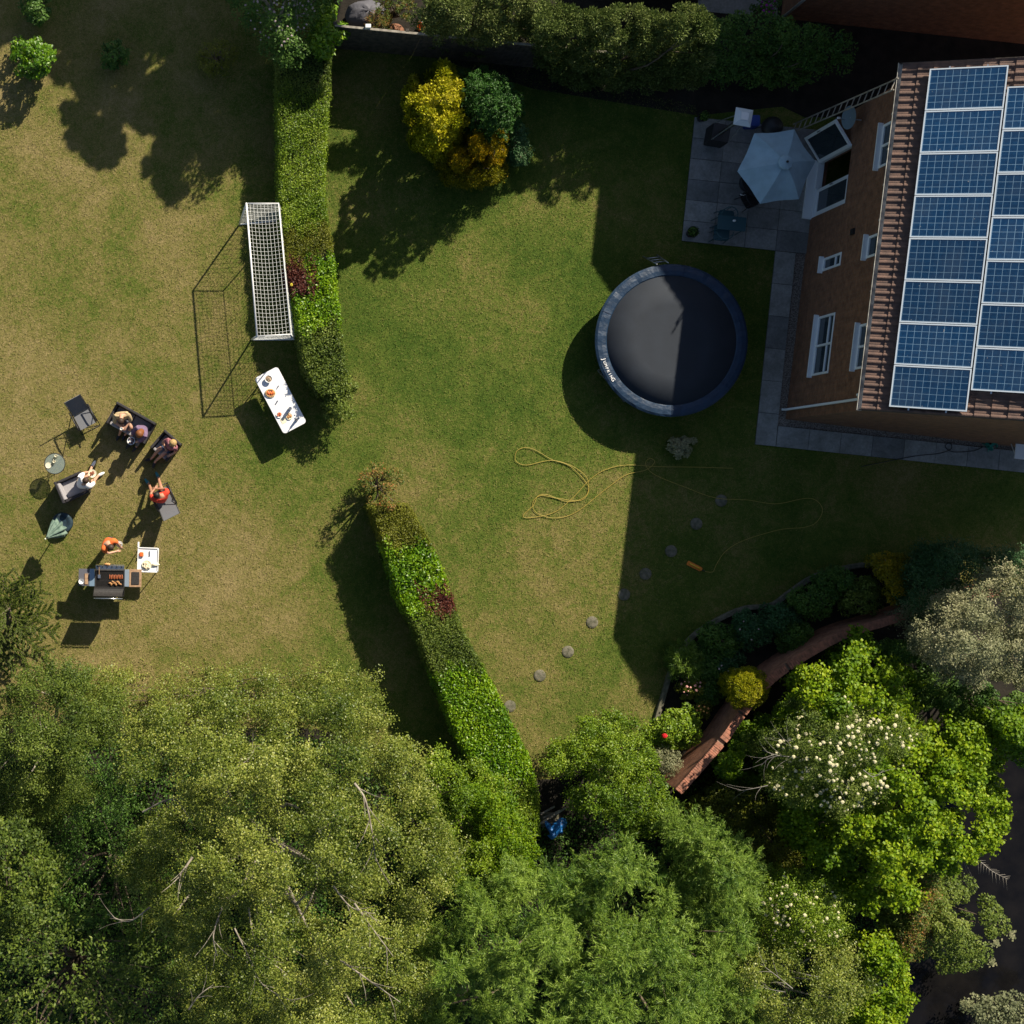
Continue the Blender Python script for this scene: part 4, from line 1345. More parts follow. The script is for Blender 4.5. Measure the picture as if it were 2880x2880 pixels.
# --- monkey puzzle on the left edge
def monkey_puzzle():
    rng = np.random.default_rng(50)
    base = W(20, 1790, 0)
    top = W(28, 1705, 3.1)
    root = thing("monkey_puzzle_tree", "spiky dark green monkey puzzle tree at the left edge", "tree", base)
    mb = MB(); tr = MB()
    tv = top - base
    tr.tube([Vector((0, 0, -0.05)), tv * 0.5, tv * 0.92], [0.11, 0.08, 0.03], 8)
    Ps = []; Ds = []
    def scaly(pts, r):
        for i in range(len(pts) - 1):
            a = np.array(pts[i]); b = np.array(pts[i + 1])
            d = b - a; ln = np.linalg.norm(d)
            k = max(int(ln / 0.0016), 2)
            t = rng.uniform(size=k)[:, None]
            dd = d / ln
            rad = unit(np.cross(np.tile(dd, (k, 1)), rng.normal(size=(k, 3))))
            Ps.append(a + d * t + rad * r * 0.8)
            Ds.append(unit(rad * 0.8 + dd * 0.75))
    for k in range(34):
        f = 0.22 + 0.75 * (k / 34)
        o = tv * f
        az = k * 2.39996
        ln = 1.20 * math.sin(min(1, (1.15 - f) * 1.35) * math.pi / 2) + 0.18
        up = 0.15 + 0.75 * (f - 0.3)
        d = Vector((math.cos(az), math.sin(az), 0))
        p0 = o; p1 = o + d * ln * 0.5 + Vector((0, 0, ln * up * 0.45)); p2 = o + d * ln + Vector((0, 0, ln * (up - 0.12)))
        main = bezier([p0, p1, p2], 4)
        tr.tube(main, [0.026 - 0.002 * i for i in range(len(main))], 5, cap=False)
        scaly(main[1:], 0.030)
        for j in range(2, len(main) - 1):
            for sgn in ((-1, 1) if j % 2 else ((-1,) if k % 2 else (1,))):
                tdir = (main[j + 1] - main[j - 1]).normalized()
                sdir = tdir.cross(Vector((0, 0, 1))).normalized() * sgn
                bl = rng.uniform(0.30, 0.50) * (1.1 - 0.05 * j)
                e = main[j] + (tdir * 0.65 + sdir * 0.75).normalized() * bl + Vector((0, 0, rng.uniform(-0.02, 0.10)))
                br = bezier([main[j], main[j].lerp(e, 0.5) + Vector((0, 0, -0.02)), e], 3)
                scaly(br, 0.028)
                tr.tube(br, 0.016, 4, cap=False)
    P = np.vstack(Ps); D = np.vstack(Ds)
    N = np.cross(D, rng.normal(size=D.shape)) + np.array([0, 0, 0.8])
    V = leaf_verts(rng, P, N, 0.034, 0.020, D)
    quad_mesh("crown", V, LM['puzzle'], root, np.clip(rng.normal(size=len(P)) * 0.2 + 0.5, 0, 1))
    tr.build("trunk", M['bark'], root, True)
monkey_puzzle()

# low undergrowth over the woodland soil
def undergrowth():
    rng = np.random.default_rng(9)
    area = [(-250, 2075), (300, 2060), (900, 2070), (1150, 2150), (1380, 2220), (1500, 2330), (1700, 2240), (1900, 2250), (2160, 2000), (2340, 1880), (2600, 1790), (2990, 1760), (2990, 2040), (2700, 2090), (2560, 2420), (2480, 2560), (2500, 2990), (-250, 2990)]
    n = 150000
    px = rng.uniform(-250, 2990, n); py = rng.uniform(2040, 2990, n)
    k = in_poly(area, px, py); px, py = px[k], py[k]; n = len(px)
    z = 0.06 + 0.5 * np.abs(np.sin(px * 0.021 + 1.3 * np.sin(py * 0.017)) * np.sin(py * 0.024)) * rng.uniform(0.3, 1, n)
    P = np.stack([(px - NX) / S, (NY - py) / S, z], 1)
    N = np.array([0, 0, 0.8]) + rng.normal(size=(n, 3)) * 0.45
    V = leaf_verts(rng, P, N, 0.085, 0.05)
    V[:, 2] = np.maximum(V[:, 2], 0.006)
    tag(quad_mesh("undergrowth", V, LM['deep'], None, np.clip(0.45 + rng.normal(size=n) * 0.22, 0, 1)), kind='stuff')
undergrowth()
# --- the southern belt of trees
crown("birch_tree", "large olive green birch with pale limbs in the lower left", "birch tree",
      [(330, 2040), (430, 1980), (520, 2010), (600, 1970), (700, 1990), (800, 1960), (900, 1955), (1000, 1950), (1055, 1980), (1050, 2000), (1110, 2060), (1160, 2110), (1200, 2200), (1240, 2300), (1280, 2380), (1270, 2480), (1180, 2560), (1200, 2700), (1180, 3050), (560, 3050), (520, 2800), (430, 2700), (400, 2560), (350, 2420), (420, 2300), (280, 2160), (300, 2080)],
      4.8, 9.0, 35, 0.2, 300000, 0.052, 0.036, LM['birch'], 'strand', seed=61, low=0.5, bark='birchbark', trunk_r=0.075, base=W(740, 2330, 0), jz=0.7, nlimb=12,
      showlimbs=[([(540, 2420, 8.6), (512, 2460, 9.0), (500, 2480, 9.2)], 0.045), ([(1000, 2210, 8.6), (1030, 2255, 8.8), (1050, 2350, 9.0), (1060, 2430, 9.0)], 0.05),
                 ([(625, 2560, 8.5), (600, 2640, 8.9), (612, 2700, 8.9)], 0.035), ([(700, 2560, 8.6), (730, 2680, 9), (850, 2780, 9.2)], 0.035),
                 ([(400, 2290, 7.2), (470, 2255, 7.6), (510, 2265, 7.7)], 0.03), ([(1000, 2550, 8.6), (1050, 2620, 9), (1110, 2700, 9)], 0.04), ([(870, 2370, 8.4), (920, 2330, 8.6), (960, 2300, 8.6)], 0.03),
                 ([(660, 2620, 8.8), (700, 2700, 9.0), (740, 2780, 9.0), (830, 2830, 9)], 0.03), ([(940, 2500, 8.8), (990, 2560, 9.0), (1060, 2580, 9)], 0.035), ([(420, 2560, 7.6), (360, 2600, 7.2), (300, 2580, 7.0)], 0.03), ([(640, 2180, 8.2), (700, 2140, 8.0), (720, 2100, 7.6)], 0.025), ([(960, 2710, 8.8), (1030, 2760, 9.0), (1130, 2830, 9.0)], 0.04), ([(530, 2850, 8.6), (560, 2810, 8.8), (600, 2780, 8.8)], 0.03)], lamp=1.3, lump=3.4, slen=0.36, sag=0.6, toneadd=-0.1)
crown("birch_tree", "young yellow green birch at the left, its sparse top over the lawn", "birch tree",
      [(-80, 1960), (40, 1900), (140, 1880), (260, 1900), (330, 1930), (350, 2030), (300, 2140), (260, 2240), (150, 2300), (-80, 2330)],
      2.6, 4.6, 32, 0.18, 60000, 0.052, 0.036, LM['ash'], 'strand', seed=62, low=0.5, bark='birchbark', trunk_r=0.05, jz=0.6, toneadd=-0.15, nlimb=10, lamp=1.1, slen=0.36, sag=0.6)
crown("shrub", "sparse yellow green sucker growth fringing the lawn before the birch", "shrub",
      [(200, 1920), (330, 1890), (440, 1915), (560, 1895), (700, 1905), (840, 1890), (1010, 1880), (1060, 1930), (1000, 1990), (760, 2000), (420, 2010), (250, 2000)],
      0.5, 1.4, 30, 0.32, 20000, 0.05, 0.034, LM['birch'], 'strand', seed=63, low=0.2, jz=0.6, nlimb=20, trunk_r=0.03, trunkname='stem', slen=0.5, sag=0.3)
crown("broadleaf_tree", "dark large-leaved tree in the bottom left corner", "tree", [(-100, 2560), (100, 2600), (250, 2560), (400, 2640), (540, 2780), (560, 3050), (-100, 3050)],
      3.8, 6.0, 48, 0.15, 16000, 0.1, 0.05, LM['ash'], 'strand', seed=64, low=0.3, jz=0.7, nlimb=26, lamp=1.6, slen=0.8, sag=0.25, toneadd=-0.2)
crown("broadleaf_tree", "glossy green tree with glinting leaves at the left edge", "tree", [(-100, 2300), (60, 2320), (150, 2420), (160, 2520), (90, 2600), (-100, 2620)],
      4.0, 6.0, 32, 0.2, 14000, 0.09, 0.05, LM['ash'], 'strand', seed=65, low=0.5, toneadd=-0.2, lamp=1.4, slen=0.4)
crown("broadleaf_tree", "shadowy tree in the gap left of the great birch", "tree", [(130, 2240), (300, 2140), (420, 2290), (420, 2460), (480, 2650), (420, 2760), (250, 2700), (160, 2560), (140, 2400)],
      1.8, 3.4, 30, 0.32, 14000, 0.07, 0.04, LM['deep'], 'strand', seed=66, low=0.3, jz=0.6, lamp=1.6, slen=0.5)
crown("hazel_bush", "mid green bush wedged between birch and hedge end", "bush", [(1060, 2110), (1130, 2080), (1200, 2110), (1300, 2120), (1380, 2180), (1440, 2230), (1420, 2420), (1340, 2520), (1240, 2560), (1180, 2500), (1240, 2400), (1180, 2260), (1110, 2180)],
      2.0, 3.4, 28, 0.16, 34000, 0.060, 0.038, LM['privet'], 'strand', seed=67, low=0.5, jz=0.5, lamp=1.5, slen=0.25)
crown("hazel_bush", "brighter green bush overlapping the south end of the hedge", "bush", [(1310, 2220), (1380, 2190), (1430, 2230), (1460, 2320), (1500, 2400), (1500, 2470), (1440, 2480), (1380, 2420), (1330, 2320)],
      2.2, 3.3, 26, 0.16, 20000, 0.062, 0.038, LM['bright'], 'strand', seed=68, low=0.5, jz=0.5, toneadd=-0.12, lamp=1.3, slen=0.22)
crown("willow_tree", "broad feathery fresh green willow in the bottom centre", "willow",
      [(1160, 2640), (1260, 2520), (1400, 2450), (1520, 2450), (1580, 2410), (1650, 2380), (1740, 2370), (1860, 2360), (1900, 2450), (2000, 2500), (2110, 2560), (2140, 2650), (2090, 2700), (2150, 2800), (2190, 3050), (1120, 3050)],
      3.6, 6.8, 38, 0.16, 300000, 0.11, 0.017, LM['willow'], 'plume', seed=71, low=0.5, trunk_r=0.1, base=W(1620, 2560, 0), jz=0.6, nlimb=12, toneadd=-0.03, lamp=1.3, slen=0.42, sag=0.35, lump=3.2)
crown("willow_tree", "slim feathery willow shoot group right of the blue tarpaulin", "willow", [(1880, 2300), (1960, 2280), (2060, 2340), (2130, 2420), (2140, 2560), (2060, 2600), (1960, 2520), (1900, 2420)],
      3.0, 4.8, 34, 0.16, 46000, 0.11, 0.017, LM['willow'], 'plume', seed=72, low=0.4, jz=0.5, lamp=1.0, slen=0.4, sag=0.3)
crown("hazel_bush", "round leafy bush filling the lawn's south corner", "bush", [(1590, 2060), (1640, 2030), (1700, 2015), (1790, 2010), (1830, 2060), (1850, 2140), (1880, 2220), (1900, 2330), (1820, 2350), (1700, 2330), (1640, 2300), (1600, 2230), (1545, 2150), (1560, 2110)],
      1.4, 3.0, 26, 0.16, 40000, 0.055, 0.036, LM['privet'], 'strand', seed=73, low=0.6, jz=0.5, lamp=1.4, slen=0.22, toneadd=-0.15)
# --- south-east
crown("maple_tree", "large bright lime leaved tree in the lower right", "tree",
      [(2230, 1900), (2270, 1850), (2360, 1790), (2420, 1780), (2450, 1850), (2520, 1880), (2590, 1930), (2560, 1980), (2680, 2000), (2760, 2030), (2800, 2110), (2790, 2180), (2830, 2260), (2800, 2360), (2700, 2420), (2620, 2460), (2560, 2540), (2500, 2620), (2420, 2560), (2300, 2440), (2220, 2340), (2190, 2200), (2240, 2080), (2220, 1980)],
      2.6, 5.0, 28, 0.18, 90000, 0.085, 0.078, LM['bright'], 'strand', seed=81, low=0.45, trunk_r=0.14, jz=0.45, base=W(2480, 2200, 0), lamp=1.1, slen=0.26)
crown("flowering_bush", "grey green bush thick with cream blossom on the lime tree's west side", "bush",
      [(2160, 2140), (2200, 2060), (2260, 1990), (2330, 1960), (2440, 1950), (2520, 1980), (2600, 2040), (2590, 2130), (2520, 2230), (2470, 2310), (2400, 2340), (2310, 2290), (2220, 2260), (2160, 2210)],
      3.6, 5.9, 28, 0.18, 42000, 0.055, 0.024, LM['ash'], 'strand', seed=82, low=0.3, bark='greybark', jz=0.4, flowers=([(2160, 2140), (2270, 1970), (2450, 1950), (2600, 2050), (2520, 2230), (2430, 2330), (2310, 2290), (2160, 2210)], 230, 0.046, LM['petal']),
      showlimbs=[([(2260, 2135, 5.6), (2200, 2130, 5.6), (2155, 2115, 5.5)], 0.02), ([(2200, 2130, 5.6), (2170, 2140, 5.5), (2150, 2160, 5.4)], 0.014), ([(2240, 2110, 5.7), (2225, 2090, 5.7), (2210, 2080, 5.6)], 0.012),
                 ([(2170, 2215, 5.4), (2120, 2225, 5.3), (2085, 2230, 5.1)], 0.016), ([(2440, 2170, 6.1), (2470, 2190, 6.1), (2500, 2170, 6.1)], 0.018)], slen=0.24)
crown("flowering_bush", "smaller bush with scattered cream blossom nearer the bottom", "bush",
      [(2130, 2520), (2200, 2460), (2330, 2480), (2390, 2560), (2370, 2650), (2290, 2650), (2180, 2680), (2110, 2640)],
      3.0, 4.4, 22, 0.26, 20000, 0.055, 0.028, LM['privet'], 'strand', seed=83, low=0.4, flowers=([(2130, 2520), (2200, 2460), (2360, 2500), (2380, 2640), (2180, 2670)], 60, 0.045, LM['petal']), slen=0.3)
crown("willow_tree", "grey green fine-leaved tree at the bottom right of centre", "tree", [(2060, 2700), (2160, 2660), (2300, 2640), (2420, 2660), (2460, 2740), (2440, 3050), (2080, 3050)],
      3.4, 5.4, 30, 0.18, 46000, 0.055, 0.034, LM['birch'], 'strand', seed=84, low=0.4, jz=0.5, toneadd=-0.12, bark='greybark',
      showlimbs=[([(2240, 2790, 5.6), (2190, 2750, 5.5), (2150, 2720, 5.4)], 0.02), ([(2220, 2800, 5.6), (2170, 2790, 5.4), (2130, 2770, 5.3)], 0.014)], lamp=1.5, slen=0.28)
crown("maple_tree", "lime leaved sapling at the water's edge near the bottom", "tree", [(2430, 2640), (2500, 2640), (2545, 2700), (2555, 2780), (2545, 2860), (2500, 2960), (2400, 3050), (2420, 2800)],
      2.6, 3.8, 26, 0.18, 18000, 0.08, 0.072, LM['bright'], 'strand', seed=85, low=0.4, slen=0.22)
crown("overhanging_bush", "brown stemmed bush overhanging the dark water", "bush", [(2470, 2480), (2560, 2440), (2660, 2450), (2740, 2500), (2800, 2560), (2820, 2590), (2780, 2640), (2740, 2710), (2690, 2740), (2620, 2700), (2540, 2680), (2480, 2620), (2460, 2550)],
      1.5, 2.6, 24, 0.26, 24000, 0.062, 0.05, LM['ash'], seed=86, low=0.3, toneadd=0.08, lamp=0.5)
crown("overhanging_bush", "patch of dying russet growth within the waterside bush", "bush", [(2590, 2450), (2640, 2450), (2640, 2560), (2600, 2660), (2560, 2700), (2500, 2680), (2560, 2600)],
      2.2, 2.8, 20, 0.22, 3600, 0.06, 0.035, LM['russet'], seed=87, low=0.1)
crown("elaeagnus_tree", "big silvery grey green tree at the right edge", "tree", [(2610, 1860), (2560, 1800), (2570, 1740), (2650, 1700), (2740, 1640), (2800, 1610), (2990, 1540), (2990, 1960), (2900, 1950), (2840, 1900), (2760, 1920), (2680, 1920)],
      3.0, 5.4, 26, 0.16, 60000, 0.055, 0.035, LM['grey'], 'strand', seed=88, low=0.45, jz=0.45, base=W(2780, 1790, 0), lamp=1.3, slen=0.22)
crown("shrub", "dusky blue green shrub under the silvery tree", "shrub", [(2560, 1600), (2620, 1550), (2700, 1535), (2780, 1555), (2900, 1560), (2800, 1620), (2720, 1660), (2640, 1710), (2570, 1740), (2540, 1700)],
      1.6, 3.0, 22, 0.26, 26000, 0.06, 0.03, LM['bluegreen'], 'strand', seed=89, low=0.5, toneadd=0.12, slen=0.25, lamp=0.8)
crown("shrub", "dark blue green undergrowth between silvery tree and lime tree", "shrub", [(2470, 1830), (2560, 1800), (2620, 1870), (2740, 1930), (2860, 1960), (2980, 1980), (2980, 2080), (2800, 2080), (2700, 2010), (2600, 1990), (2590, 1930), (2500, 1880)],
      1.4, 2.6, 24, 0.28, 22000, 0.07, 0.045, LM['deep'], seed=90, low=0.5, toneadd=0.1)
crown("maple_tree", "lime leaved crown cut by the right edge above the water", "tree", [(2790, 2010), (2990, 1990), (2990, 2180), (2880, 2130), (2810, 2090)],
      2.8, 4.0, 22, 0.26, 12000, 0.085, 0.075, LM['bright'], seed=91, low=0.4, toneadd=-0.15)
crown("shrub", "pale leaved bush in the bottom right corner", "shrub", [(2700, 2830), (2780, 2820), (2850, 2800), (2990, 2790), (2990, 3050), (2720, 3050), (2740, 2870)],
      1.0, 2.0, 22, 0.26, 9000, 0.08, 0.05, LM['grey'], seed=92, low=0.4, toneadd=-0.2)
crown("hazel_bush", "bright bush spilling over the brick wall below the gold ball", "bush", [(2025, 2120), (2065, 2070), (2130, 2010), (2200, 1975), (2240, 2040), (2210, 2110), (2170, 2190), (2090, 2220), (2030, 2200), (2010, 2160)],
      0.5, 1.3, 20, 0.20, 14000, 0.075, 0.06, LM['bright'], seed=93, low=0.5, toneadd=-0.12)
crown("shrub", "dim scrub behind the wall under the blossom bush", "shrub", [(1930, 2250), (2010, 2210), (2150, 2230), (2220, 2300), (2270, 2400), (2240, 2480), (2120, 2420), (2000, 2340), (1920, 2300)],
      1.0, 2.0, 24, 0.28, 18000, 0.06, 0.035, LM['olive'], seed=94, low=0.4, toneadd=-0.2)
# --- flower bed
ball = crown("golden_ball_conifer", "dense golden yellow ball-shaped conifer beside the brick wall", "conifer", ell(2100, 1936, 62, 60, 0.03), 0.95, 1.95, 8, 0.07, 26000, 0.045, 0.016, LM['gold'], 'conifer', seed=95, lump=0, low=0.8, jz=0.05, toneadd=-0.1, edge=1.4)
crown("shrub", "leafy rose bush with one red bloom at the edging's south end", "shrub", [(1840, 2030), (1880, 2000), (1930, 1990), (1970, 2010), (1960, 2080), (1900, 2110), (1850, 2090), (1830, 2060)],
      0.5, 1.0, 15, 0.17, 6000, 0.07, 0.05, LM['privet'], seed=96, low=0.4, flowers=(ell(1869, 2067, 3, 3), 1, 0.09, LM['rose']))
crown("shrub", "silver leaved plant below the red rose", "shrub", [(1850, 2090), (1900, 2100), (1920, 2150), (1890, 2180), (1850, 2160), (1830, 2120)],
      0.4, 0.8, 14, 0.15, 2200, 0.07, 0.022, LM['grey'], seed=97, low=0.3)
crown("ornamental_grass", "soft green ornamental grass overhanging the edging", "grass", ell(1925, 1860, 42, 46), 0.3, 0.7, 15, 0.16, 6000, 0.13, 0.012, LM['willow'], 'spray', seed=98, low=0.3, toneadd=-0.1, trunkname='stem')
crown("shrub", "pink flowering plant in the dark bed", "shrub", ell(1945, 1935, 34, 30, 0.2), 0.3, 0.6, 14, 0.13, 1500, 0.05, 0.03, LM['olive'], seed=99, low=0.3, flowers=(ell(1942, 1928, 30, 26), 16, 0.032, LM['pink']))
crown("shrub", "orange and white flowers beside the rose bush", "shrub", ell(1972, 1996, 24, 18, 0.2), 0.3, 0.6, 12, 0.12, 900, 0.05, 0.03, LM['olive'], seed=100, low=0.3, flowers=(ell(1978, 1995, 18, 12), 14, 0.03, mat("orange_petals", (0.75, 0.35, 0.10), 0.7)))
bedplants = [
    (2025, 1800, 60, 40, 0.7, 'deep', "low dark cover plant in the bed behind the stone edging"),
    (2110, 1770, 52, 44, 0.8, 'bluegreen', "blue green rose bush in the middle of the bed"),
    (2190, 1740, 50, 40, 0.9, 'bluegreen', "taller teal leaved shrub in the bed"),
    (2230, 1790, 46, 34, 0.8, 'deep', "dark shrub against the brick wall"),
    (2280, 1690, 60, 44, 1.0, 'deep', "rounded dark shrub at the bed's north bend"),
    (2350, 1640, 54, 40, 1.0, 'deep', "dark spreading shrub near the lawn side of the bed"),
    (2420, 1680, 54, 48, 1.1, 'ash', "mid green shrub right of the bed's bend"),
    (2000, 1870, 44, 50, 0.5, 'deep', "creeping dark plant behind the ornamental grass"),
    (2050, 1880, 40, 40, 0.5, 'bluegreen', "grey leaved plant left of the gold ball"),
    (1990, 1945, 34, 34, 0.4, 'deep', "low plant between pink flowers and gold ball"),
]
for k, (cx, cy, rx, ry, hh, mm, lb) in enumerate(bedplants):
    crown("shrub", lb, "shrub", ell(cx, cy, rx, ry, 0.18), hh * 0.4, hh, 17, 0.19, 3600, 0.07, 0.04, LM[mm], seed=110 + k, low=0.4,
          flowers=(ell(cx, cy, rx * .7, ry * .7), 5, 0.03, LM['petalw']) if k in (1, 8) else None)
crown("golden_conifer", "yellow green shrub in shade beside the blue green one", "shrub", [(2460, 1570), (2520, 1560), (2565, 1575), (2560, 1610), (2540, 1640), (2560, 1660), (2530, 1700), (2500, 1690), (2490, 1640), (2465, 1610)],
      0.8, 1.5, 16, 0.18, 5000, 0.07, 0.04, LM['oldgold'], seed=125, low=0.4)
exec_tail = True
# ================================================================== GARDEN THINGS
def grp(mb_fn): return mb_fn

# ------------------------------------------------------------------ stepping stones
st = [(1665, 1750), (1597, 1833), (1518, 1900), (1434, 1986), (1755, 1672), (1815, 1614), (1887, 1550), (1958, 1473), (2028, 1408)]
lab = ["sunlit round stepping stone nearest the house's shadow edge", "sunlit round stepping stone, second from the shadow edge", "sunlit round stepping stone, third from the shadow edge",
       "faint round stepping stone close to the long hedge", "shaded stepping stone on the shadow's edge", "shaded stepping stone, second from the shadow edge",
       "shaded stepping stone, middle one of the five in shade", "shaded stepping stone below the hose's bend, fourth in shade", "shaded stepping stone touched by the yellow hose"]
for k, (a, b) in enumerate(st):
    mb = MB()
    r = 0.175
    mb.lathe([(r * 0.96, -0.02), (r, 0.012), (r * 0.95, 0.024), (r * 0.55, 0.027), (0.01, 0.026)], n=20)
    o = mb.build("stepping_stone", M['stone'], None, True)
    o.location = G(a, b)
    o.rotation_euler = (0, 0, k)
    tag(o, lab[k], "stepping stone", "round stepping stones across the lawn")

# ------------------------------------------------------------------ trampoline
tc_ = W(1890, 957, 0.92); tc_.z = 0
tr = thing("trampoline", "large round trampoline with blue padded rim on the lawn", "trampoline", tc_)
TR = 2.13
def ring(mb, R0, z, r, n=72):
    pts = [Vector((R0 * math.cos(2 * math.pi * k / n), R0 * math.sin(2 * math.pi * k / n), z)) for k in range(n + 1)]
    mb.tube(pts, r, 8, cap=False)
mb = MB(); ring(mb, TR - 0.06, 0.86, 0.025); mb.build("frame", M['galv'], tr, True)
MB().lathe([(0.01, 0.872), (1.0, 0.868), (1.85, 0.876), (1.85, 0.868), (1.0, 0.860), (0.01, 0.864)], n=64).build("jumping_mat", M['matfab'], tr, True)
# padded rim in stitched segments
pm = MB()
nseg = 96
for k in range(nseg):
    a0 = 2 * math.pi * k / nseg; a1 = 2 * math.pi * (k + 1) / nseg
    rows = []
    for a in (a0, a1):
        wob = 0.006 * math.sin(a * 23) + 0.004 * math.sin(a * 41)
        rows.append([(R_ * math.cos(a), R_ * math.sin(a), z + wob * (1 if z > 0.88 else 0)) for R_, z in ((1.815, 0.878), (1.845, 0.905), (1.96, 0.915), (2.08, 0.905), (2.14, 0.87), (2.135, 0.80))])
    n = 6
    pm.add(rows[0] + rows[1], [(i, i + 1, n + i + 1, n + i) for i in range(n - 1)])
pm.build("pad", M['navy'], tr)
sm_ = MB()
for ang in (157, 270, 20, 80, 212, 320):
    a = R(ang)
    d = Vector((math.cos(a), math.sin(a), 0))
    sm_.tube([d * 1.83 + Vector((0, 0, 0.905)), d * 1.96 + Vector((0, 0, 0.921)), d * 2.10 + Vector((0, 0, 0.903))], 0.007, 4)
sm_.build("pad_seam", mat("dark_blue_thread", (0.01, 0.02, 0.05), 0.8), tr)
lg = []
for k in range(4):
    a = R(40 + 90 * k)
    a1 = a - 0.30; a2 = a + 0.30
    p = [Vector((1.97 * math.cos(x), 1.97 * math.sin(x), 0)) for x in (a1, a2)]
    mb = MB()
    mb.tube([p[0] + Vector((0, 0, 0.85)), p[0] + Vector((0, 0, 0.05)), p[0] * 1.0 + Vector((0, 0, 0.025)), p[1] + Vector((0, 0, 0.025)), p[1] + Vector((0, 0, 0.05)), p[1] + Vector((0, 0, 0.85))], 0.022, 8)
    mb.build("leg", M['galv'], tr, True)
# steps
la = MB()
d = Vector((math.cos(R(97)), math.sin(R(97)), 0)); sdv = Vector((-d.y, d.x, 0))
for s in (-1, 1):
    la.tube([d * 2.16 + sdv * 0.16 * s + Vector((0, 0, 0.93)), d * 2.55 + sdv * 0.2 * s + Vector((0, 0, 0.0))], 0.016, 6)
for t in (0.22, 0.48, 0.74):
    a = (d * 2.16 + Vector((0, 0, 0.93))).lerp(d * 2.55, t)
    la.tube([a - sdv * 0.18, a + sdv * 0.18], 0.018, 6)
la.build("steps", M['galv'], tr, True)
# lettering on the rim, each letter following the curve
word = "JUMPKING"
wmat = M['white']
cw = 0.095
letters = MB()
for i, chh in enumerate(word):
    ang = R(195.5) + R(18.2) * i / 7
    cu = bpy.data.curves.new("lettering", 'FONT')
    cu.body = chh
    cu.size = 0.145 if i in (0, 7) else 0.105
    cu.extrude = 0.002
    cu.offset = 0.002
    cu.align_x = 'CENTER'; cu.align_y = 'CENTER'
    cu.materials.append(wmat)
    o = bpy.data.objects.new("letter", cu)
    COL.objects.link(o)
    bpy.context.view_layer.update()
    me_ = o.to_mesh()
    T_ = Matrix.Translation((1.985 * math.cos(ang), 1.985 * math.sin(ang), 0.923)) @ Matrix.Rotation(ang + math.pi / 2, 4, 'Z')
    letters.add([T_ @ v.co for v in me_.vertices], [tuple(p.vertices) for p in me_.polygons])
    o.to_mesh_clear()
    bpy.data.objects.remove(o)
letters.build("lettering", wmat, tr)

# ------------------------------------------------------------------ football goal
def goal():
    h = 1.83
    A = W(693, 572, h); B = W(723, 945, h)       # crossbar
    C = W(783, 572, h); D = W(817, 940, h)       # rear top bar
    org = Vector((A.x, A.y, 0))
    root = thing("football_goal", "white framed football goal with net standing against the hedge", "goal", org)
    a, b, c, d = A - org, B - org, C - org, D - org
    g = lambda v, dx=0.0, dy=0.0: Vector((v.x + dx, v.y + dy, 0.03))
    wd_ = (C - A).normalized()
    al = (B - A).normalized()
    post = lambda p, q, nm, r=0.026, m='white': MB().tube([p, q], r, 8).build(nm, M[m], root, True)
    post(a, b, "crossbar")
    fa_ = g(a, -0.16, -0.22); fb_ = g(b, -0.10, 0.10)
    post(a, fa_, "post"); post(b, fb_, "post")
    post(a, c, "top_bar", 0.014); post(b, d, "top_bar", 0.014); post(c, d, "rear_bar", 0.011)
    ra = g(c, 0.25, -0.1); rb_ = g(d, 0.25, 0.05)
    post(c, ra, "rear_stay", 0.018); post(d, rb_, "rear_stay", 0.018)
    post(fa_, ra, "ground_bar", 0.02); post(fb_, rb_, "ground_bar", 0.02); post(ra, rb_, "ground_bar", 0.02)
    net = MB()
    def panel(p0, p1, q0, q1, n, m, sag):
        """p0-p1 one edge, q0-q1 opposite edge"""
        def P(u, v):
            x = p0.lerp(p1, u).lerp(q0.lerp(q1, u), v)
            return x + Vector((0, 0, -sag * math.sin(math.pi * u) ** 0.5 * math.sin(math.pi * v))) + Vector((0, -0.03, 0)) * math.sin(math.pi * v)
        for i in range(n + 1):
            net.tube([P(i / n, j / 10) for j in range(11)], 0.0040, 3, cap=False)
        for j in range(m + 1):
            net.tube([P(i / 24, j / m) for i in range(25)], 0.0040, 3, cap=False)
    panel(a, b, c, d, 34, 9, 0.10)
    panel(c, d, ra, rb_, 34, 14, 0.0)
    panel(a, c, fa_, ra, 9, 14, 0.0)
    panel(b, d, fb_, rb_, 9, 14, 0.0)
    net.build("net", M['net'], root)
goal()

# ------------------------------------------------------------------ white folding table with food
tcen = W(789, 1126, 0.74); tcen.z = 0
tang = math.atan2(-0.885, 0.465)
tb = thing("folding_table", "white folding table spread with food beside the hedge", "table", tcen, tang)
def rrect(L_, W_, r, n=5):
    out = []
    for cx, cy, a0 in ((L_ / 2 - r, W_ / 2 - r, 0), (-L_ / 2 + r, W_ / 2 - r, 90), (-L_ / 2 + r, -W_ / 2 + r, 180), (L_ / 2 - r, -W_ / 2 + r, 270)):
        for k in range(n + 1):
            a = R(a0 + 90 * k / n)
            out.append((cx + r * math.cos(a), cy + r * math.sin(a)))
    return out
MB().prism(rrect(1.78, 0.73, 0.09), 0.70, 0.74).build("tabletop", M['tabletop'], tb, bevel=0.008)
for sx_ in (-0.68, 0.68):
    for sy in (-0.28, 0.28):
        MB().tube([(sx_ * 0.9, sy, 0.70), (sx_ * 1.05, sy, 0.0)], 0.013, 8).build("leg", M['galv'], tb, True)
    MB().tube([(sx_, -0.28, 0.25), (sx_, 0.28, 0.25)], 0.011, 8).build("brace", M['galv'], tb, True)

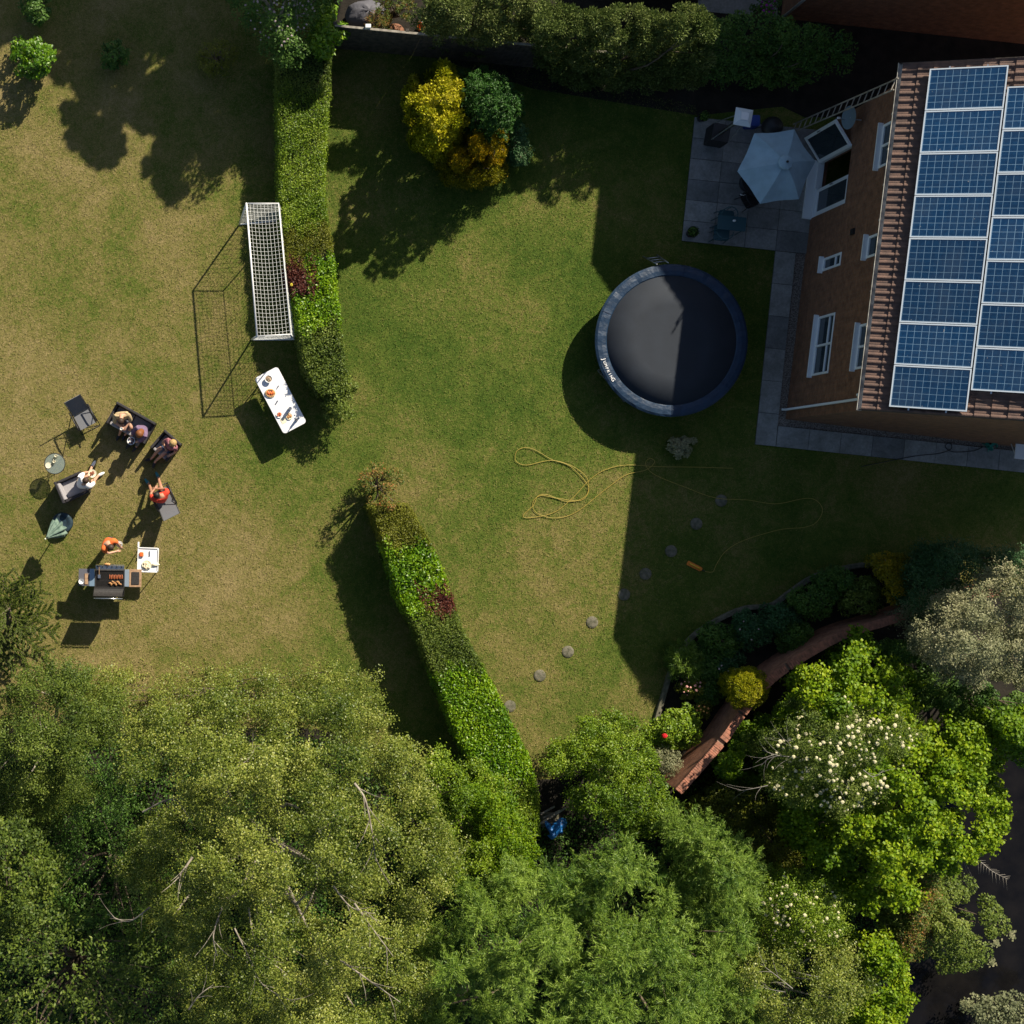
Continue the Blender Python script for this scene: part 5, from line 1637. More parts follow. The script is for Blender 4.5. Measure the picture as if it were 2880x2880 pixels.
def at(px, py, h):
    return W(px, py, h)
def bowl(name, label, cat, loc, r, hgt, m, fill=None, fillname="food", group=None, seed=1, fr=0.8, nb=14, sx=1, sy=1, rz=0.0):
    root = thing(name, label, cat, loc, rz, group)
    MB().lathe([(r * 0.45, 0), (r * 0.5, 0.004), (r * 0.85, hgt * 0.6), (r, hgt), (r * 0.96, hgt), (r * 0.80, hgt * 0.6), (r * 0.45, 0.012)], n=24, sx=sx, sy=sy).build("dish", m, root, True)
    if fill:
        rr = random.Random(seed); f = MB()
        for k in range(nb):
            a = rr.uniform(0, 6.28); q = r * fr * math.sqrt(rr.random()) * 0.85
            s = r * rr.uniform(0.16, 0.30)
            f.blob((q * math.cos(a) * sx, q * math.sin(a) * sy, hgt * 0.55 + s * 0.5 + rr.uniform(0, 0.012)), (s, s, s * 0.7), 7, 5, 0.15)
        f.build(fillname, fill, root, True)
    return root
TT = 0.742
bowl("salad_bowl", "deep bowl of mixed salad near the table's north corner", "bowl", at(755, 1066, TT + .05) - Vector((0, 0, .05)), 0.105, 0.10, M['porcelain'], M['salad'], "salad", seed=4, nb=26)
bowl("platter", "oval platter of sliced red watermelon and meat on white table", "platter", at(760, 1106, TT), 0.155, 0.03, M['cream'], None, sx=1, sy=0.85)
pl = bpy.data.objects["platter"]
f = MB()
for k in range(16):
    a = k / 16 * 6.28
    f.blob((0.115 * math.cos(a), 0.095 * math.sin(a), 0.035), (0.030, 0.024, 0.014), 7, 4, 0.2)
f.build("orange_slices", M['bread'], pl, True)
f = MB()
for k in range(5):
    f.blob((-0.07 + 0.035 * k, 0.012 * (-1) ** k, 0.045), (0.03, 0.05, 0.022), 8, 5, 0.1)
f.build("red_slices", M['tomato'], pl, True)
def jar(name, label, cat, loc, r, hgt, m, capm, neck=0.6):
    root = thing(name, label, cat, loc)
    MB().lathe([(r, 0), (r, hgt * 0.7), (r * neck, hgt * 0.85), (r * neck, hgt)], n=14).build("body", m, root, True)
    MB().lathe([(r * neck * 1.1, hgt), (r * neck * 1.1, hgt + 0.02)], n=12).build("cap", capm, root)
    return root
jar("pepper_mill", "tiny dark pepper pot standing alone on the white table", "pepper pot", at(783, 1086, TT), 0.016, 0.06, M['black'], M['steel'])
MB_ = MB().box((0, 0, 0.008), (0.13, 0.035, 0.012)).build("folded_knife", M['steel'])
MB_.location = at(778, 1132, TT); MB_.rotation_euler = (0, 0, R(60)); tag(MB_, "steel serving knife lying in the middle of the white table", "knife")
jar("water_jug", "clear grey water jug casting a long shadow on the white table", "jug", at(815, 1150, TT), 0.05, 0.24, mat("grey_jug", (0.25, 0.27, 0.30), 0.2), M['steel'], 0.8)
bowl("tomato_tray", "tray of orange red tomatoes at the table's west edge", "tray", at(785, 1167, TT), 0.085, 0.03, M['porcelain'], M['tomato'], "tomatoes", seed=8, nb=14)
bowl("bread_basket", "shallow basket of golden bread rolls between tomatoes and bottles", "basket", at(813, 1171, TT), 0.095, 0.03, M['cream'], M['bread'], "bread_rolls", seed=9, nb=12)
jar("sauce_bottle", "tall dark sauce bottle at the table's south-east corner", "bottle", at(833, 1181, TT), 0.032, 0.26, mat("dark_bottle", (0.05, 0.06, 0.08), 0.2), M['black'], 0.4)
jar("sauce_bottle", "shorter grey bottle just beside the tall dark one", "bottle", at(841, 1174, TT), 0.026, 0.17, mat("grey_bottle", (0.25, 0.28, 0.34), 0.25), M['white'], 0.5)
o = MB().box((0, 0, 0.003), (0.14, 0.16, 0.005)).build("paper_napkins", M['cream'])
o.location = at(797, 1183, TT); o.rotation_euler = (0, 0, 0.5); tag(o, "cream paper napkins below the tomato tray", "napkins")

# ------------------------------------------------------------------ seating
def folding_chair(label, px, py, rz, recl=0.38, h=0.5):
    root = thing("folding_chair", label, "chair", Vector((*W(px, py, 0.45).xy, 0)), rz, "folding garden chairs")
    w = 0.24
    seat = MB(); back = MB()
    # faces -Y
    seat.add([(-w, -0.24, 0.42), (w, -0.24, 0.42), (w, 0.22, 0.37), (-w, 0.22, 0.37), (-w, -0.24, 0.412), (w, -0.24, 0.412), (w, 0.22, 0.362), (-w, 0.22, 0.362)],
             [(0, 1, 2, 3), (7, 6, 5, 4), (0, 4, 5, 1), (1, 5, 6, 2), (2, 6, 7, 3), (3, 7, 4, 0)])
    yb = 0.22 + recl
    back.add([(-w, 0.22, 0.39), (w, 0.22, 0.39), (w, yb, 1.02), (-w, yb, 1.02), (-w, 0.232, 0.385), (w, 0.232, 0.385), (w, yb + 0.012, 1.015), (-w, yb + 0.012, 1.015)],
             [(0, 1, 2, 3), (7, 6, 5, 4), (0, 4, 5, 1), (1, 5, 6, 2), (2, 6, 7, 3), (3, 7, 4, 0)])
    seat.build("seat", M['sling'], root); back.build("backrest", M['sling'], root)
    for s in (-1, 1):
        x = s * (w + 0.015)
        MB().tube([(x, yb + 0.01, 1.04), (x, 0.22, 0.39), (x, -0.26, 0.43)], 0.012, 7).build("side_rail", M['black'], root, True)
        x2 = s * (w + 0.035)
        MB().tube([(x2, 0.34, 0.0), (x2, -0.20, 0.62)], 0.012, 7).build("leg", M['black'], root, True)
        MB().tube([(x2 + s * .015, -0.34, 0.0), (x2 + s * .015, 0.30, 0.60)], 0.012, 7).build("leg", M['black'], root, True)
        MB().tube([(x2 + s * .01, -0.24, 0.63), (x2 + s * .01, 0.0, 0.64), (x2 + s * .01, 0.32, 0.62)], 0.020, 7).build("armrest", M['black'], root, True)
    MB().tube([(-w - .03, 0.33, 0.02), (w + .03, 0.33, 0.02)], 0.011, 6).build("crossbar", M['black'], root, True)
    MB().tube([(-w - .045, -0.33, 0.02), (w + .045, -0.33, 0.02)], 0.011, 6).build("crossbar", M['black'], root, True)
    return root
folding_chair("empty dark grey folding chair left of the rattan sofa", 237, 1178, R(28))
folding_chair("grey folding chair under the person in the red shirt", 458, 1399, R(206.6))

def rattan(name, label, cat, px, py, rz, wid, dep=0.66, backh=0.80, armh=0.62, cush=1, group=None):
    root = thing(name, label, cat, Vector((*W(px, py, 0.5).xy, 0)), rz, group)
    t = 0.075
    b = MB(); b.box((0, dep / 2 - t / 2, backh / 2), (wid, t, backh))
    b.build("backrest", M['rattan'], root, bevel=0.02)
    for s in (-1, 1):
        MB().box((s * (wid / 2 - t / 2), -t / 2, armh / 2), (t, dep - t, armh)).build("armrest", M['rattan'], root, bevel=0.02)
    MB().box((0, -0.02, 0.16), (wid - 2 * t, dep - t - 0.06, 0.30)).build("base", M['rattan'], root)
    n = cush
    cwid = (wid - 2 * t - 0.02) / n
    for k in range(n):
        MB().box((-(wid - 2 * t) / 2 + cwid * (k + 0.5) + 0.01, -0.035, 0.37), (cwid - 0.01, dep - t - 0.02, 0.11)).build("cushion", M['cushion'], root, bevel=0.03)
    return root
rattan("rattan_sofa", "black rattan two-seat sofa with grey cushions", "sofa", 369, 1190, R(-29), 1.26, 0.68, 0.78, 0.62, 2)
rattan("rattan_armchair", "black rattan armchair right of the sofa", "armchair", 467, 1254, R(-41), 0.64, 0.66, 0.78, 0.60, 1, "black rattan armchairs")
arm2 = rattan("rattan_armchair", "rattan armchair with grey cushions under the person in white", "armchair", 203, 1371, R(113.7), 0.66, 0.80, 0.80, 0.60, 1, "black rattan armchairs")
MB().box((0, 0.30, 0.58), (0.50, 0.09, 0.34), (R(-8), 0, 0)).build("back_cushion", M['cushion'], arm2, bevel=0.02)

# glass side table
gt = thing("glass_side_table", "small round glass side table with black rim", "side table", Vector((*W(154, 1304, 0.62).xy, 0)))
mgl, ntg, pg = newmat("smoked_glass")
pg.inputs["Base Color"].default_value = (0.30, 0.36, 0.34, 1)
pg.inputs["Roughness"].default_value = 0.05
trg = ntg.nodes.new("ShaderNodeBsdfTransparent"); trg.inputs[0].default_value = (0.75, 0.80, 0.78, 1)
mxg = ntg.nodes.new("ShaderNodeMixShader"); mxg.inputs[0].default_value = 0.42
ntg.links.new(trg.outputs[0], mxg.inputs[1]); ntg.links.new(pg.outputs[0], mxg.inputs[2])
ntg.links.new(mxg.outputs[0], ntg.nodes["Material Output"].inputs[0])
MB().lathe([(0.285, 0.612), (0.285, 0.620)], n=40).build("tabletop", mgl, gt)
mb = MB(); ring(mb, 0.29, 0.616, 0.010, 40); mb.build("rim", M['black'], gt, True)
for k in range(4):
    a = R(40 + 90 * k)
    MB().tube([(0.28 * math.cos(a), 0.28 * math.sin(a), 0.60), (0.03 * math.cos(a), 0.03 * math.sin(a), 0.32), (0.24 * math.cos(a + .1), 0.24 * math.sin(a + .1), 0.0)], 0.010, 6).build("leg", M['black'], gt, True)
def mug(label, loc, m=None, rz=0):
    root = thing("mug", label, "mug", loc, rz, "cream mugs")
    MB().lathe([(0.034, 0), (0.042, 0.09), (0.036, 0.09), (0.030, 0.05), (0.01, 0.048)], n=18).build("cup", m or M['cream'], root, True)
    MB().tube([Vector((0.04, 0, 0.075)), Vector((0.066, 0, 0.065)), Vector((0.062, 0, 0.03)), Vector((0.038, 0, 0.02))], 0.006, 6).build("handle", m or M['cream'], root, True)
mug("cream mug near the rim of the glass table", at(158, 1282, 0.62))
mug("cream mug at the centre of the glass table", at(153, 1298, 0.62), rz=2)
bowl("side_plate", "round cream plate on the glass table's left side", "plate", at(136, 1309, 0.62), 0.085, 0.018, M['cream'])

# closed green parasol on the grass
def parasol_closed():
    base = Vector((*W(178, 1470, 0).xy, 0))
    root = thing("closed_parasol", "half closed dark green parasol standing behind the white-shirted person", "parasol", base)
    ap = W(131, 1513, 1.30) - base
    hem = W(168, 1484, 0.95) - base
    foot = Vector((0, 0, 0.02))
    MB().tube([foot, hem, ap + Vector((-.01, -.01, 0.05))], 0.016, 7).build("pole", M['black'], root, True)
    MB().lathe([(0.29, 0), (0.30, 0.25), (0.27, 0.30), (0.2, 0.27), (0.03, 0.26)], n=28).build("base", mat('dark_teal_tub', (0.012, 0.03, 0.045), 0.7, var=0.5, vs=12), root, True)
    ax_ = (ap - hem).normalized()
    u = ax_.orthogonal().normalized(); v = ax_.cross(u)
    mb = MB(); n = 48
    rows = []
    for t, r in ((1.0, 0.02), (0.8, 0.07), (0.5, 0.15), (0.2, 0.22), (0.0, 0.245), (0.0, 0.20), (0.3, 0.13), (0.7, 0.06)):
        row = []
        for k in range(n):
            a = 2 * math.pi * k / n
            rr = r * (1 + 0.26 * math.sin(a * 9) * (1 - 0.5 * t))
            row.append(hem.lerp(ap, t) + (u * math.cos(a) + v * math.sin(a)) * rr)
        rows += row
    fs = []
    for i in range(7):
        for k in range(n):
            fs.append((i * n + k, i * n + (k + 1) % n, (i + 1) * n + (k + 1) % n, (i + 1) * n + k))
    mb.add(rows, fs)
    mb.build("canopy", mat("green_canvas", (0.07, 0.12, 0.10), 0.8, col2=(0.17, 0.24, 0.19), vs=9), root, True)
    MB().blob(ap + ax_ * 0.05, 0.03, 8, 6).build("finial", M['cream'], root, True)
parasol_closed()

# ------------------------------------------------------------------ barbecue
GZ = 0.88
gb = thing("gas_barbecue", "large steel gas barbecue with open black lid and side shelves", "barbecue", Vector((*W(307, 1622, GZ).xy, 0)), R(-1))
k_ = (1 - GZ / H) / S
def gl(px, py):   # local coords at counter height
    return ((px - 307) * k_, (1622 - py) * k_)
x0, y0b = gl(268, 1653); x1, y1b = gl(349, 1604)
MB().box(((x0 + x1) / 2, (y0b + y1b) / 2, 0.42), (x1 - x0 - 0.04, y1b - y0b - 0.04, 0.66)).build("cabinet", M['black'], gb, bevel=0.01)
for sx_ in (-1, 1):
    for sy in (-1, 1):
        w_ = MB(); w_.tube([(sx_ * 0.34 - 0.02, sy * 0.2, 0.05), (sx_ * 0.34 + 0.02, sy * 0.2, 0.05)], 0.05, 12)
        w_.build("wheel", M['black'], gb)
fb_ = MB()
fb_.box(((x0 + x1) / 2, y1b + 0.0, 0.80), (x1 - x0, 0.03, 0.17)); fb_.box(((x0 + x1) / 2, y0b, 0.80), (x1 - x0, 0.03, 0.17))
fb_.box((x0, (y0b + y1b) / 2, 0.80), (0.03, y1b - y0b - 0.032, 0.165)); fb_.box((x1, (y0b + y1b) / 2, 0.80), (0.03, y1b - y0b - 0.032, 0.165))
fb_.box(((x0 + x1) / 2, (y0b + y1b) / 2, 0.74), (x1 - x0 - 0.032, y1b - y0b - 0.032, 0.02))
fb_.build("firebox", M['iron'], gb)
gr = MB()
ng_ = 30
for k in range(ng_):
    x = x0 + 0.03 + (x1 - x0 - 0.06) * k / (ng_ - 1)
    gr.box((x, (y0b + y1b) / 2, 0.855), (0.010, y1b - y0b - 0.04, 0.012))
gr.box(((x0 + x1) / 2, y0b + 0.2, 0.848), (x1 - x0 - 0.04, 0.012, 0.01))
gr.build("grill", M['iron'], gb)
cpn = MB()
ya, yb = gl(0, 1604)[1], gl(0, 1590)[1]
cpn.box(((x0 + x1) / 2, (ya + yb) / 2 + 0.012, 0.82), (x1 - x0, yb - ya, 0.11), (R(18), 0, 0))
cpo = cpn.build("control_panel", M['steel'], gb, bevel=0.01)
for k in range(6):
    x = x0 + 0.07 + k * (x1 - x0 - 0.14) / 5
    MB().tube([(x, (ya + yb) / 2 + 0.03, 0.865), (x, (ya + yb) / 2 + 0.04, 0.90)], 0.021, 12).build("knob", M['black'], cpo, True)
# lid open to the south
lid = MB()
n = 9
prof = []
for k in range(n):
    a = R(-12 + 118 * k / (n - 1))
    prof.append((y0b - 0.03 - 0.26 * math.sin(a) * 0.75, 0.90 + 0.30 * (1 - math.cos(a)) + 0.02))
vsl = []
for x in (x0 - 0.02, x1 + 0.02):
    for (y, z) in prof: vsl.append((x, y, z))
    for (y, z) in prof: vsl.append((x, y + 0.012, z + 0.012))
ff = []
for k in range(n - 1):
    ff.append((k, k + 1, 2 * n + k + 1, 2 * n + k)); ff.append((n + k, 3 * n + k, 3 * n + k + 1, n + k + 1))
ff.append(tuple(range(0, n)) ); ff.append(tuple(range(2 * n, 3 * n)))
lid.add(vsl, ff)
lido = lid.build("lid", M['iron'], gb)
hy, hz = prof[-1]
MB().tube([(x0 + 0.0, hy - 0.05, hz + 0.0), (x1 - 0.0, hy - 0.05, hz + 0.0)], 0.016, 8).build("lid_handle", M['steel'], lido, True)
# side shelves
xa, _ = gl(220, 0); xb, _ = gl(262, 0)
yc0, yc1 = gl(0, 1649)[1], gl(0, 1601)[1]
xs0, xs1 = gl(221, 0)[0], gl(251, 0)[0]
MB().box(((xs0 + xs1) / 2, (yc0 + yc1) / 2, 0.865), (xs1 - xs0, yc1 - yc0, 0.03)).build("side_shelf", mat("dark_shelf", (0.11, 0.11, 0.13), 0.5), gb, bevel=0.006)
a_, b_ = gl(251.5, 0)[0], gl(266, 0)[0]
MB().box(((a_ + b_) / 2, (yc0 + yc1) / 2, 0.87), (b_ - a_, yc1 - yc0 + 0.01, 0.04)).build("side_panel", mat("blue_grey_steel", (0.22, 0.32, 0.42), 0.35, 0.3), gb, bevel=0.006)
a_, b_ = gl(350.5, 0)[0], gl(363, 0)[0]
MB().box(((a_ + b_) / 2, (yc0 + yc1) / 2, 0.87), (b_ - a_, yc1 - yc0, 0.04)).build("side_panel", mat("pale_steel", (0.33, 0.40, 0.47), 0.35, 0.4), gb, bevel=0.006)
a_, b_ = gl(363.5, 0)[0], gl(398, 0)[0]
MB().box(((a_ + b_) / 2, (yc0 + yc1) / 2, 0.855), (b_ - a_, yc1 - yc0 + 0.02, 0.03)).build("wooden_shelf", M['oiledwood'], gb, bevel=0.006)
sbx = (a_ + b_) / 2
MB().box((sbx, (yc0 + yc1) / 2, 0.882), (0.22, 0.35, 0.02)).build("side_burner", M['iron'], gb, bevel=0.008)
# food and tools
sausages = []
def sausage_proto():
    mb = MB()
    mb.tube([Vector((0, -0.065, 0.003)), Vector((0.004, -0.05, 0)), Vector((0.008, 0, 0)), Vector((0.004, 0.05, 0)), Vector((0, 0.065, 0.003))], [0.006, 0.014, 0.016, 0.014, 0.006], 8)
    return mb.build("sausage", M['meat'], None, True)
sp = sausage_proto()
for k in range(9):
    o = sp if k == 0 else sp.copy()
    if k: COL.objects.link(o)
    o.location = at(308 + k * 4.4, 1622 + (k % 2), GZ) + Vector((0, 0, 0.0))
    o.rotation_euler = (0, 0, R(random.uniform(-12, 12)))
    tag(o, "browned sausage in the row on the barbecue grill", "sausage", "sausages on the grill")
cpz = MB().blob((0, 0, 0), (0.045, 0.028, 0.02), 9, 6, 0.12)
cpo_ = cpz.build("chicken_piece", mat("grilled_chicken", (0.50, 0.27, 0.10), 0.6, col2=(0.24, 0.10, 0.04), vs=30), None, True)
for k in range(8):
    o = cpo_ if k == 0 else cpo_.copy()
    if k: COL.objects.link(o)
    o.location = at(309 + k * 4.2, 1640 + 4 * math.sin(k * 2.1), GZ + 0.012)
    o.rotation_euler = (0, 0, k * 1.3)
    tag(o, "golden chicken piece on the rear of the barbecue grill", "chicken", "chicken pieces on the grill")
sp_ = thing("spatula", "metal spatula with wooden handle resting on the barbecue", "spatula", at(279, 1612, GZ + 0.03), 0)
MB().box((0, -0.09, 0.0), (0.075, 0.10, 0.006)).build("blade", M['steel'], sp_)
MB().tube([(0, -0.04, 0.0), (0, 0.18, 0.03)], 0.009, 6).build("handle", M['oiledwood'], sp_)
bowl("carton", "white food carton on the barbecue's left shelf", "carton", at(229, 1635, 0.89), 0.075, 0.06, M['white'], None)
o = MB().box((0, 0, 0.01), (0.09, 0.30, 0.02)).build("wooden_board", M['oiledwood'])
o.location = at(243, 1628, 0.885); tag(o, "narrow wooden board on the barbecue's left shelf", "board")
o = MB().blob((0, 0, 0), (0.09, 0.035, 0.03), 10, 6, 0.25).build("tea_towel", M['bread'], None, True)
o.location = at(302, 1587, 0.90); tag(o, "crumpled yellow cloth on the barbecue's front edge", "cloth")

# white side table by the barbecue
wt = thing("plastic_table", "small white plastic table with raised rim beside the barbecue", "table", Vector((*W(416, 1575, 0.72).xy, 0)), R(-2))
MB().prism(rrect(0.60, 0.70, 0.05), 0.68, 0.71).build("tabletop", M['white'], wt, bevel=0.006)
rm = MB()
rm.box((0, 0.335, 0.725), (0.54, 0.025, 0.03)); rm.box((0, -0.335, 0.725), (0.54, 0.025, 0.03)); rm.box((0.285, 0, 0.725), (0.025, 0.62, 0.03)); rm.box((-0.285, 0, 0.725), (0.025, 0.62, 0.03))
rm.box((-0.28, 0.42, 0.70), (0.05, 0.16, 0.03))
rm.build("rim", M['white'], wt, bevel=0.005)
for sx_ in (-1, 1):
    for sy in (-1, 1):
        MB().tube([(sx_ * 0.24, sy * 0.28, 0.68), (sx_ * 0.27, sy * 0.32, 0.0)], 0.014, 7).build("leg", M['black'], wt, True)
bowl("bun_plate", "round plate piled with pale buns on the small white table", "plate", at(413, 1589, 0.72), 0.135, 0.03, M['cream'], mat("pale_bun", (0.78, 0.66, 0.46), 0.8), "buns", seed=3, nb=16)
o = MB().box((0, 0, 0.03), (0.12, 0.13, 0.06)).build("red_packet", M['tomato'], None, bevel=0.02)
o.location = at(398, 1559, 0.72); tag(o, "orange red food packet on the small white table", "packet")
o = MB().box((0, 0, 0.01), (0.025, 0.14, 0.02)).build("serving_tongs", M['steel'])
o.location = at(421, 1557, 0.72); tag(o, "steel tongs lying beside the red packet", "tongs")
o = MB().blob((0, 0, 0.02), (0.11, 0.05, 0.03), 10, 6, 0.3).build("paper_bag", M['cream'], None, True)
o.location = at(437, 1588, 0.72); tag(o, "crumpled cream paper bag beside the plate of buns", "bag")

# ------------------------------------------------------------------ people
HAIR = {'brown': mat("brown_hair", (0.045, 0.025, 0.016), 0.6, var=0.3, vs=60), 'blond': mat("blond_hair", (0.42, 0.28, 0.11), 0.6, var=0.3, vs=60),
        'auburn': mat("auburn_hair", (0.20, 0.07, 0.02), 0.6, var=0.3, vs=60), 'black': mat("black_hair", (0.012, 0.010, 0.010), 0.6)}
def cloth(n, c, c2=None): return mat(n, c, 0.9, col2=c2, vs=14, bump=0.4, bs=22)

def skin_obj(name, verts, edges, radii, m, parent, root=0, sub=1):
    me = bpy.data.meshes.new(name)
    me.from_pydata([tuple(v) for v in verts], edges, [])
    o = link(name, me, m, parent)
    sk = o.modifiers.new("skin", 'SKIN')
    sk.use_smooth_shade = True
    sv = me.skin_vertices[0].data if me.skin_vertices else None
    if sv is None:
        bm = bmesh.new(); bm.from_mesh(me); bm.verts.layers.skin.verify(); bm.to_mesh(me); bm.free()
        sv = me.skin_vertices[0].data
    for i, r in enumerate(radii):
        sv[i].radius = r if isinstance(r, tuple) else (r, r)
        sv[i].use_root = (i == root)
    ss = o.modifiers.new("sub", 'SUBSURF')
    ss.levels = sub; ss.render_levels = sub + 1
    return o

def person(label, J, skin, hair, shirt, legs, shoes, long_hair=False, sleeves=0.6, trouser_to='knee', facing=None, bighair=1.0):
    base = Vector((J['pelvis'].x, J['pelvis'].y, 0))
    root = thing("person", label, "person", base)
    j = {k: v - base for k, v in J.items()}
    V = []; E = []; Rr = []
    def add(p, r, par=None):
        V.append(Vector(p)); Rr.append(r)
        if par is not None: E.append((par, len(V) - 1))
        return len(V) - 1
    pel = add(j['pelvis'], 0.125)
    sp1 = add(j['pelvis'].lerp(j['chest'], 0.5), 0.115, pel)
    ch = add(j['chest'], 0.13, sp1)
    nk0 = (j['sl'] + j['sr']) / 2 + Vector((0, 0, 0.04))
    nk = add(nk0, 0.065, ch)
    hd = j['head']
    hb = add(nk0.lerp(hd, 0.55), 0.056, nk)
    hc = add(hd, 0.088, hb)
    up = (hd - nk0).normalized()
    ht = add(hd + up * 0.085, 0.062, hc)
    f = facing.normalized()
    fz = (f - up * f.dot(up)).normalized()
    nose = add(hd + fz * 0.095 - up * 0.015, 0.016, hc)
    for s in ('l', 'r'):
        a = add(j['s' + s], 0.06, ch)
        el = add(j['e' + s], 0.042, a)
        wr = add(j['w' + s], 0.028, el)
        hdir = (j['w' + s] - j['e' + s]).normalized()
        side = hdir.cross(Vector((0, 0, 1))); side = side.normalized() if side.length > 0.1 else Vector((1, 0, 0))
        pm_ = add(j['w' + s] + hdir * 0.055, (0.036, 0.018), wr)
        for q in range(4):
            off = side * (q - 1.5) * 0.019
            b0 = j['w' + s] + hdir * (0.085) + off
            ln = (0.055, 0.068, 0.063, 0.048)[q]
            k0 = add(b0, 0.0095, pm_)
            k1 = add(b0 + hdir * ln * 0.6 - Vector((0, 0, 0.008)), 0.0085, k0)
            add(b0 + hdir * ln - Vector((0, 0, 0.028)), 0.0075, k1)
        sg = 1 if s == 'l' else -1
        t0 = add(j['w' + s] + hdir * 0.035 + side * 0.035 * sg, 0.011, pm_)
        add(j['w' + s] + hdir * 0.065 + side * 0.058 * sg, 0.009, t0)
    for s in ('l', 'r'):
        hp = add(j['pelvis'] + (j['k' + s] - j['pelvis']) * 0.12 + (j['s' + s] - nk0) * 0.35, 0.088, pel)
        kn = add(j['k' + s], 0.058, hp)
        cf = add(j['k' + s].lerp(j['a' + s], 0.35), 0.052, kn)
        an = add(j['a' + s], 0.034, cf)
        d = (j['t' + s] - j['a' + s])
        add(j['t' + s] - Vector((0, 0, 0.01)), (0.038, 0.022), an)
    skin_obj("body", V, E, Rr, skin, root, 0, 1)
    # eyes
    sd_ = fz.cross(up)
    for s in (-1, 1):
        MB().blob(hd + fz * 0.082 + sd_ * 0.032 * s + up * 0.012, 0.012, 8, 6).build("eye", M['black'], root, True)
    # hair cap
    hb_ = MB()
    rot = Matrix((sd_, fz, up)).transposed()
    q = 1.14 * bighair
    hb_.blob(hd + up * 0.040 - fz * 0.030, (0.083 * q, 0.084 * q, 0.082 * q), 18, 11, 0.035, rot)
    if long_hair:
        hb_.blob(hd - up * 0.06 - fz * 0.055, (0.088, 0.05, 0.13), 12, 8, 0.06, rot)
    hb_.build("hair", hair, root, True)
    # shirt
    V2 = []; E2 = []; R2 = []
    def add2(p, r, par=None):
        V2.append(Vector(p)); R2.append(r)
        if par is not None: E2.append((par, len(V2) - 1))
        return len(V2) - 1
    a0 = add2(j['pelvis'] + Vector((0, 0, 0.0)), 0.150)
    a1 = add2(j['pelvis'].lerp(j['chest'], 0.5), 0.138, a0)
    a2 = add2(j['chest'], 0.155, a1)
    add2(nk0 - Vector((0, 0, 0.02)), 0.085, a2)
    for s in ('l', 'r'):
        b0 = add2(j['s' + s], 0.080, a2)
        e = j['s' + s].lerp(j['e' + s], min(sleeves, 1.0))
        b1 = add2(e, 0.062, b0)
        if sleeves > 1.0:
            add2(j['e' + s].lerp(j['w' + s], sleeves - 1.0), 0.045, b1)
    skin_obj("shirt", V2, E2, R2, shirt, root, 0, 1)
    # trousers or shorts
    V2 = []; E2 = []; R2 = []
    a0 = add2(j['pelvis'] - Vector((0, 0, 0.01)), 0.135)
    add2(j['pelvis'].lerp(j['chest'], 0.35), 0.122, a0)
    for s in ('l', 'r'):
        hp = j['pelvis'] + (j['k' + s] - j['pelvis']) * 0.12 + (j['s' + s] - nk0) * 0.35
        b0 = add2(hp, 0.102, a0)
        if trouser_to == 'knee':
            add2(hp.lerp(j['k' + s], 0.75), 0.084, b0)
        else:
            b1 = add2(j['k' + s], 0.075, b0)
            add2(j['k' + s].lerp(j['a' + s], 0.9), 0.055, b1)
    skin_obj("shorts" if trouser_to == 'knee' else "trousers", V2, E2, R2, legs, root, 0, 1)
    for s in ('l', 'r'):
        sh = MB()
        a = j['a' + s]; t = j['t' + s]
        d = Vector((t.x - a.x, t.y - a.y, 0)); d = d.normalized() if d.length > 0.01 else Vector((0, -1, 0))
        rt = Matrix.Rotation(math.atan2(d.y, d.x), 3, 'Z')
        c = Vector((a.x, a.y, 0.045 + max(a.z - 0.09, 0))) + d * 0.075
        sh.blob(c, (0.135, 0.048, 0.045), 14, 8, 0.0, rt)
        sh.build("shoe", shoes, root, True)
    return root

def J(**k): return {n: W(*v) for n, v in k.items()}
DENIM = cloth("blue_denim", (0.05, 0.075, 0.14), (0.08, 0.11, 0.19))
GREYC = cloth("grey_cloth", (0.16, 0.16, 0.19), (0.10, 0.10, 0.12))
person("dark haired person in a fluffy beige top sitting on the sofa with a mug",
       J(pelvis=(346, 1170, .50), chest=(344, 1170, .82), head=(340, 1183, 1.08), sl=(361, 1165, .93), sr=(325, 1168, .93), el=(368, 1181, .70), er=(322, 1187, .70), wl=(356, 1199, .68), wr=(340, 1200, .68),
         kl=(370, 1203, .54), kr=(342, 1204, .54), al=(352, 1222, .12), ar=(336, 1222, .12), tl=(347, 1233, .03), tr=(331, 1233, .03)),
       M['skin'], HAIR['brown'], cloth("beige_fleece", (0.55, 0.42, 0.24), (0.40, 0.30, 0.17)), GREYC, M['black'], sleeves=1.3, facing=Vector((-.2, -.9, -.35)))
mug("white mug held by the person in the beige top", W(342, 1206, .68), M['porcelain'])
person("auburn haired person in a purple top bending forward on the sofa with a plate",
       J(pelvis=(404, 1206, .50), chest=(400, 1213, .82), head=(392, 1220, 1.05), sl=(408, 1226, .92), sr=(385, 1203, .92), el=(396, 1240, .70), er=(374, 1216, .70), wl=(380, 1243, .66), wr=(368, 1231, .66),
         kl=(392, 1238, .50), kr=(377, 1226, .50), al=(384, 1255, .12), ar=(368, 1247, .12), tl=(378, 1264, .03), tr=(361, 1255, .03)),
       M['skin'], HAIR['auburn'], cloth("purple_cardigan", (0.13, 0.08, 0.15), (0.20, 0.14, 0.22)), GREYC, M['black'], long_hair=True, sleeves=1.5, trouser_to='ankle', facing=Vector((-.6, -.6, -.4)), bighair=1.2)
bowl("dinner_plate", "white rimmed plate of dark food held over the sofa's front", "plate", W(369, 1240, .70), 0.115, 0.025, M['porcelain'], mat("dark_food", (0.08, 0.05, 0.06), 0.7), "food", seed=6, nb=12)
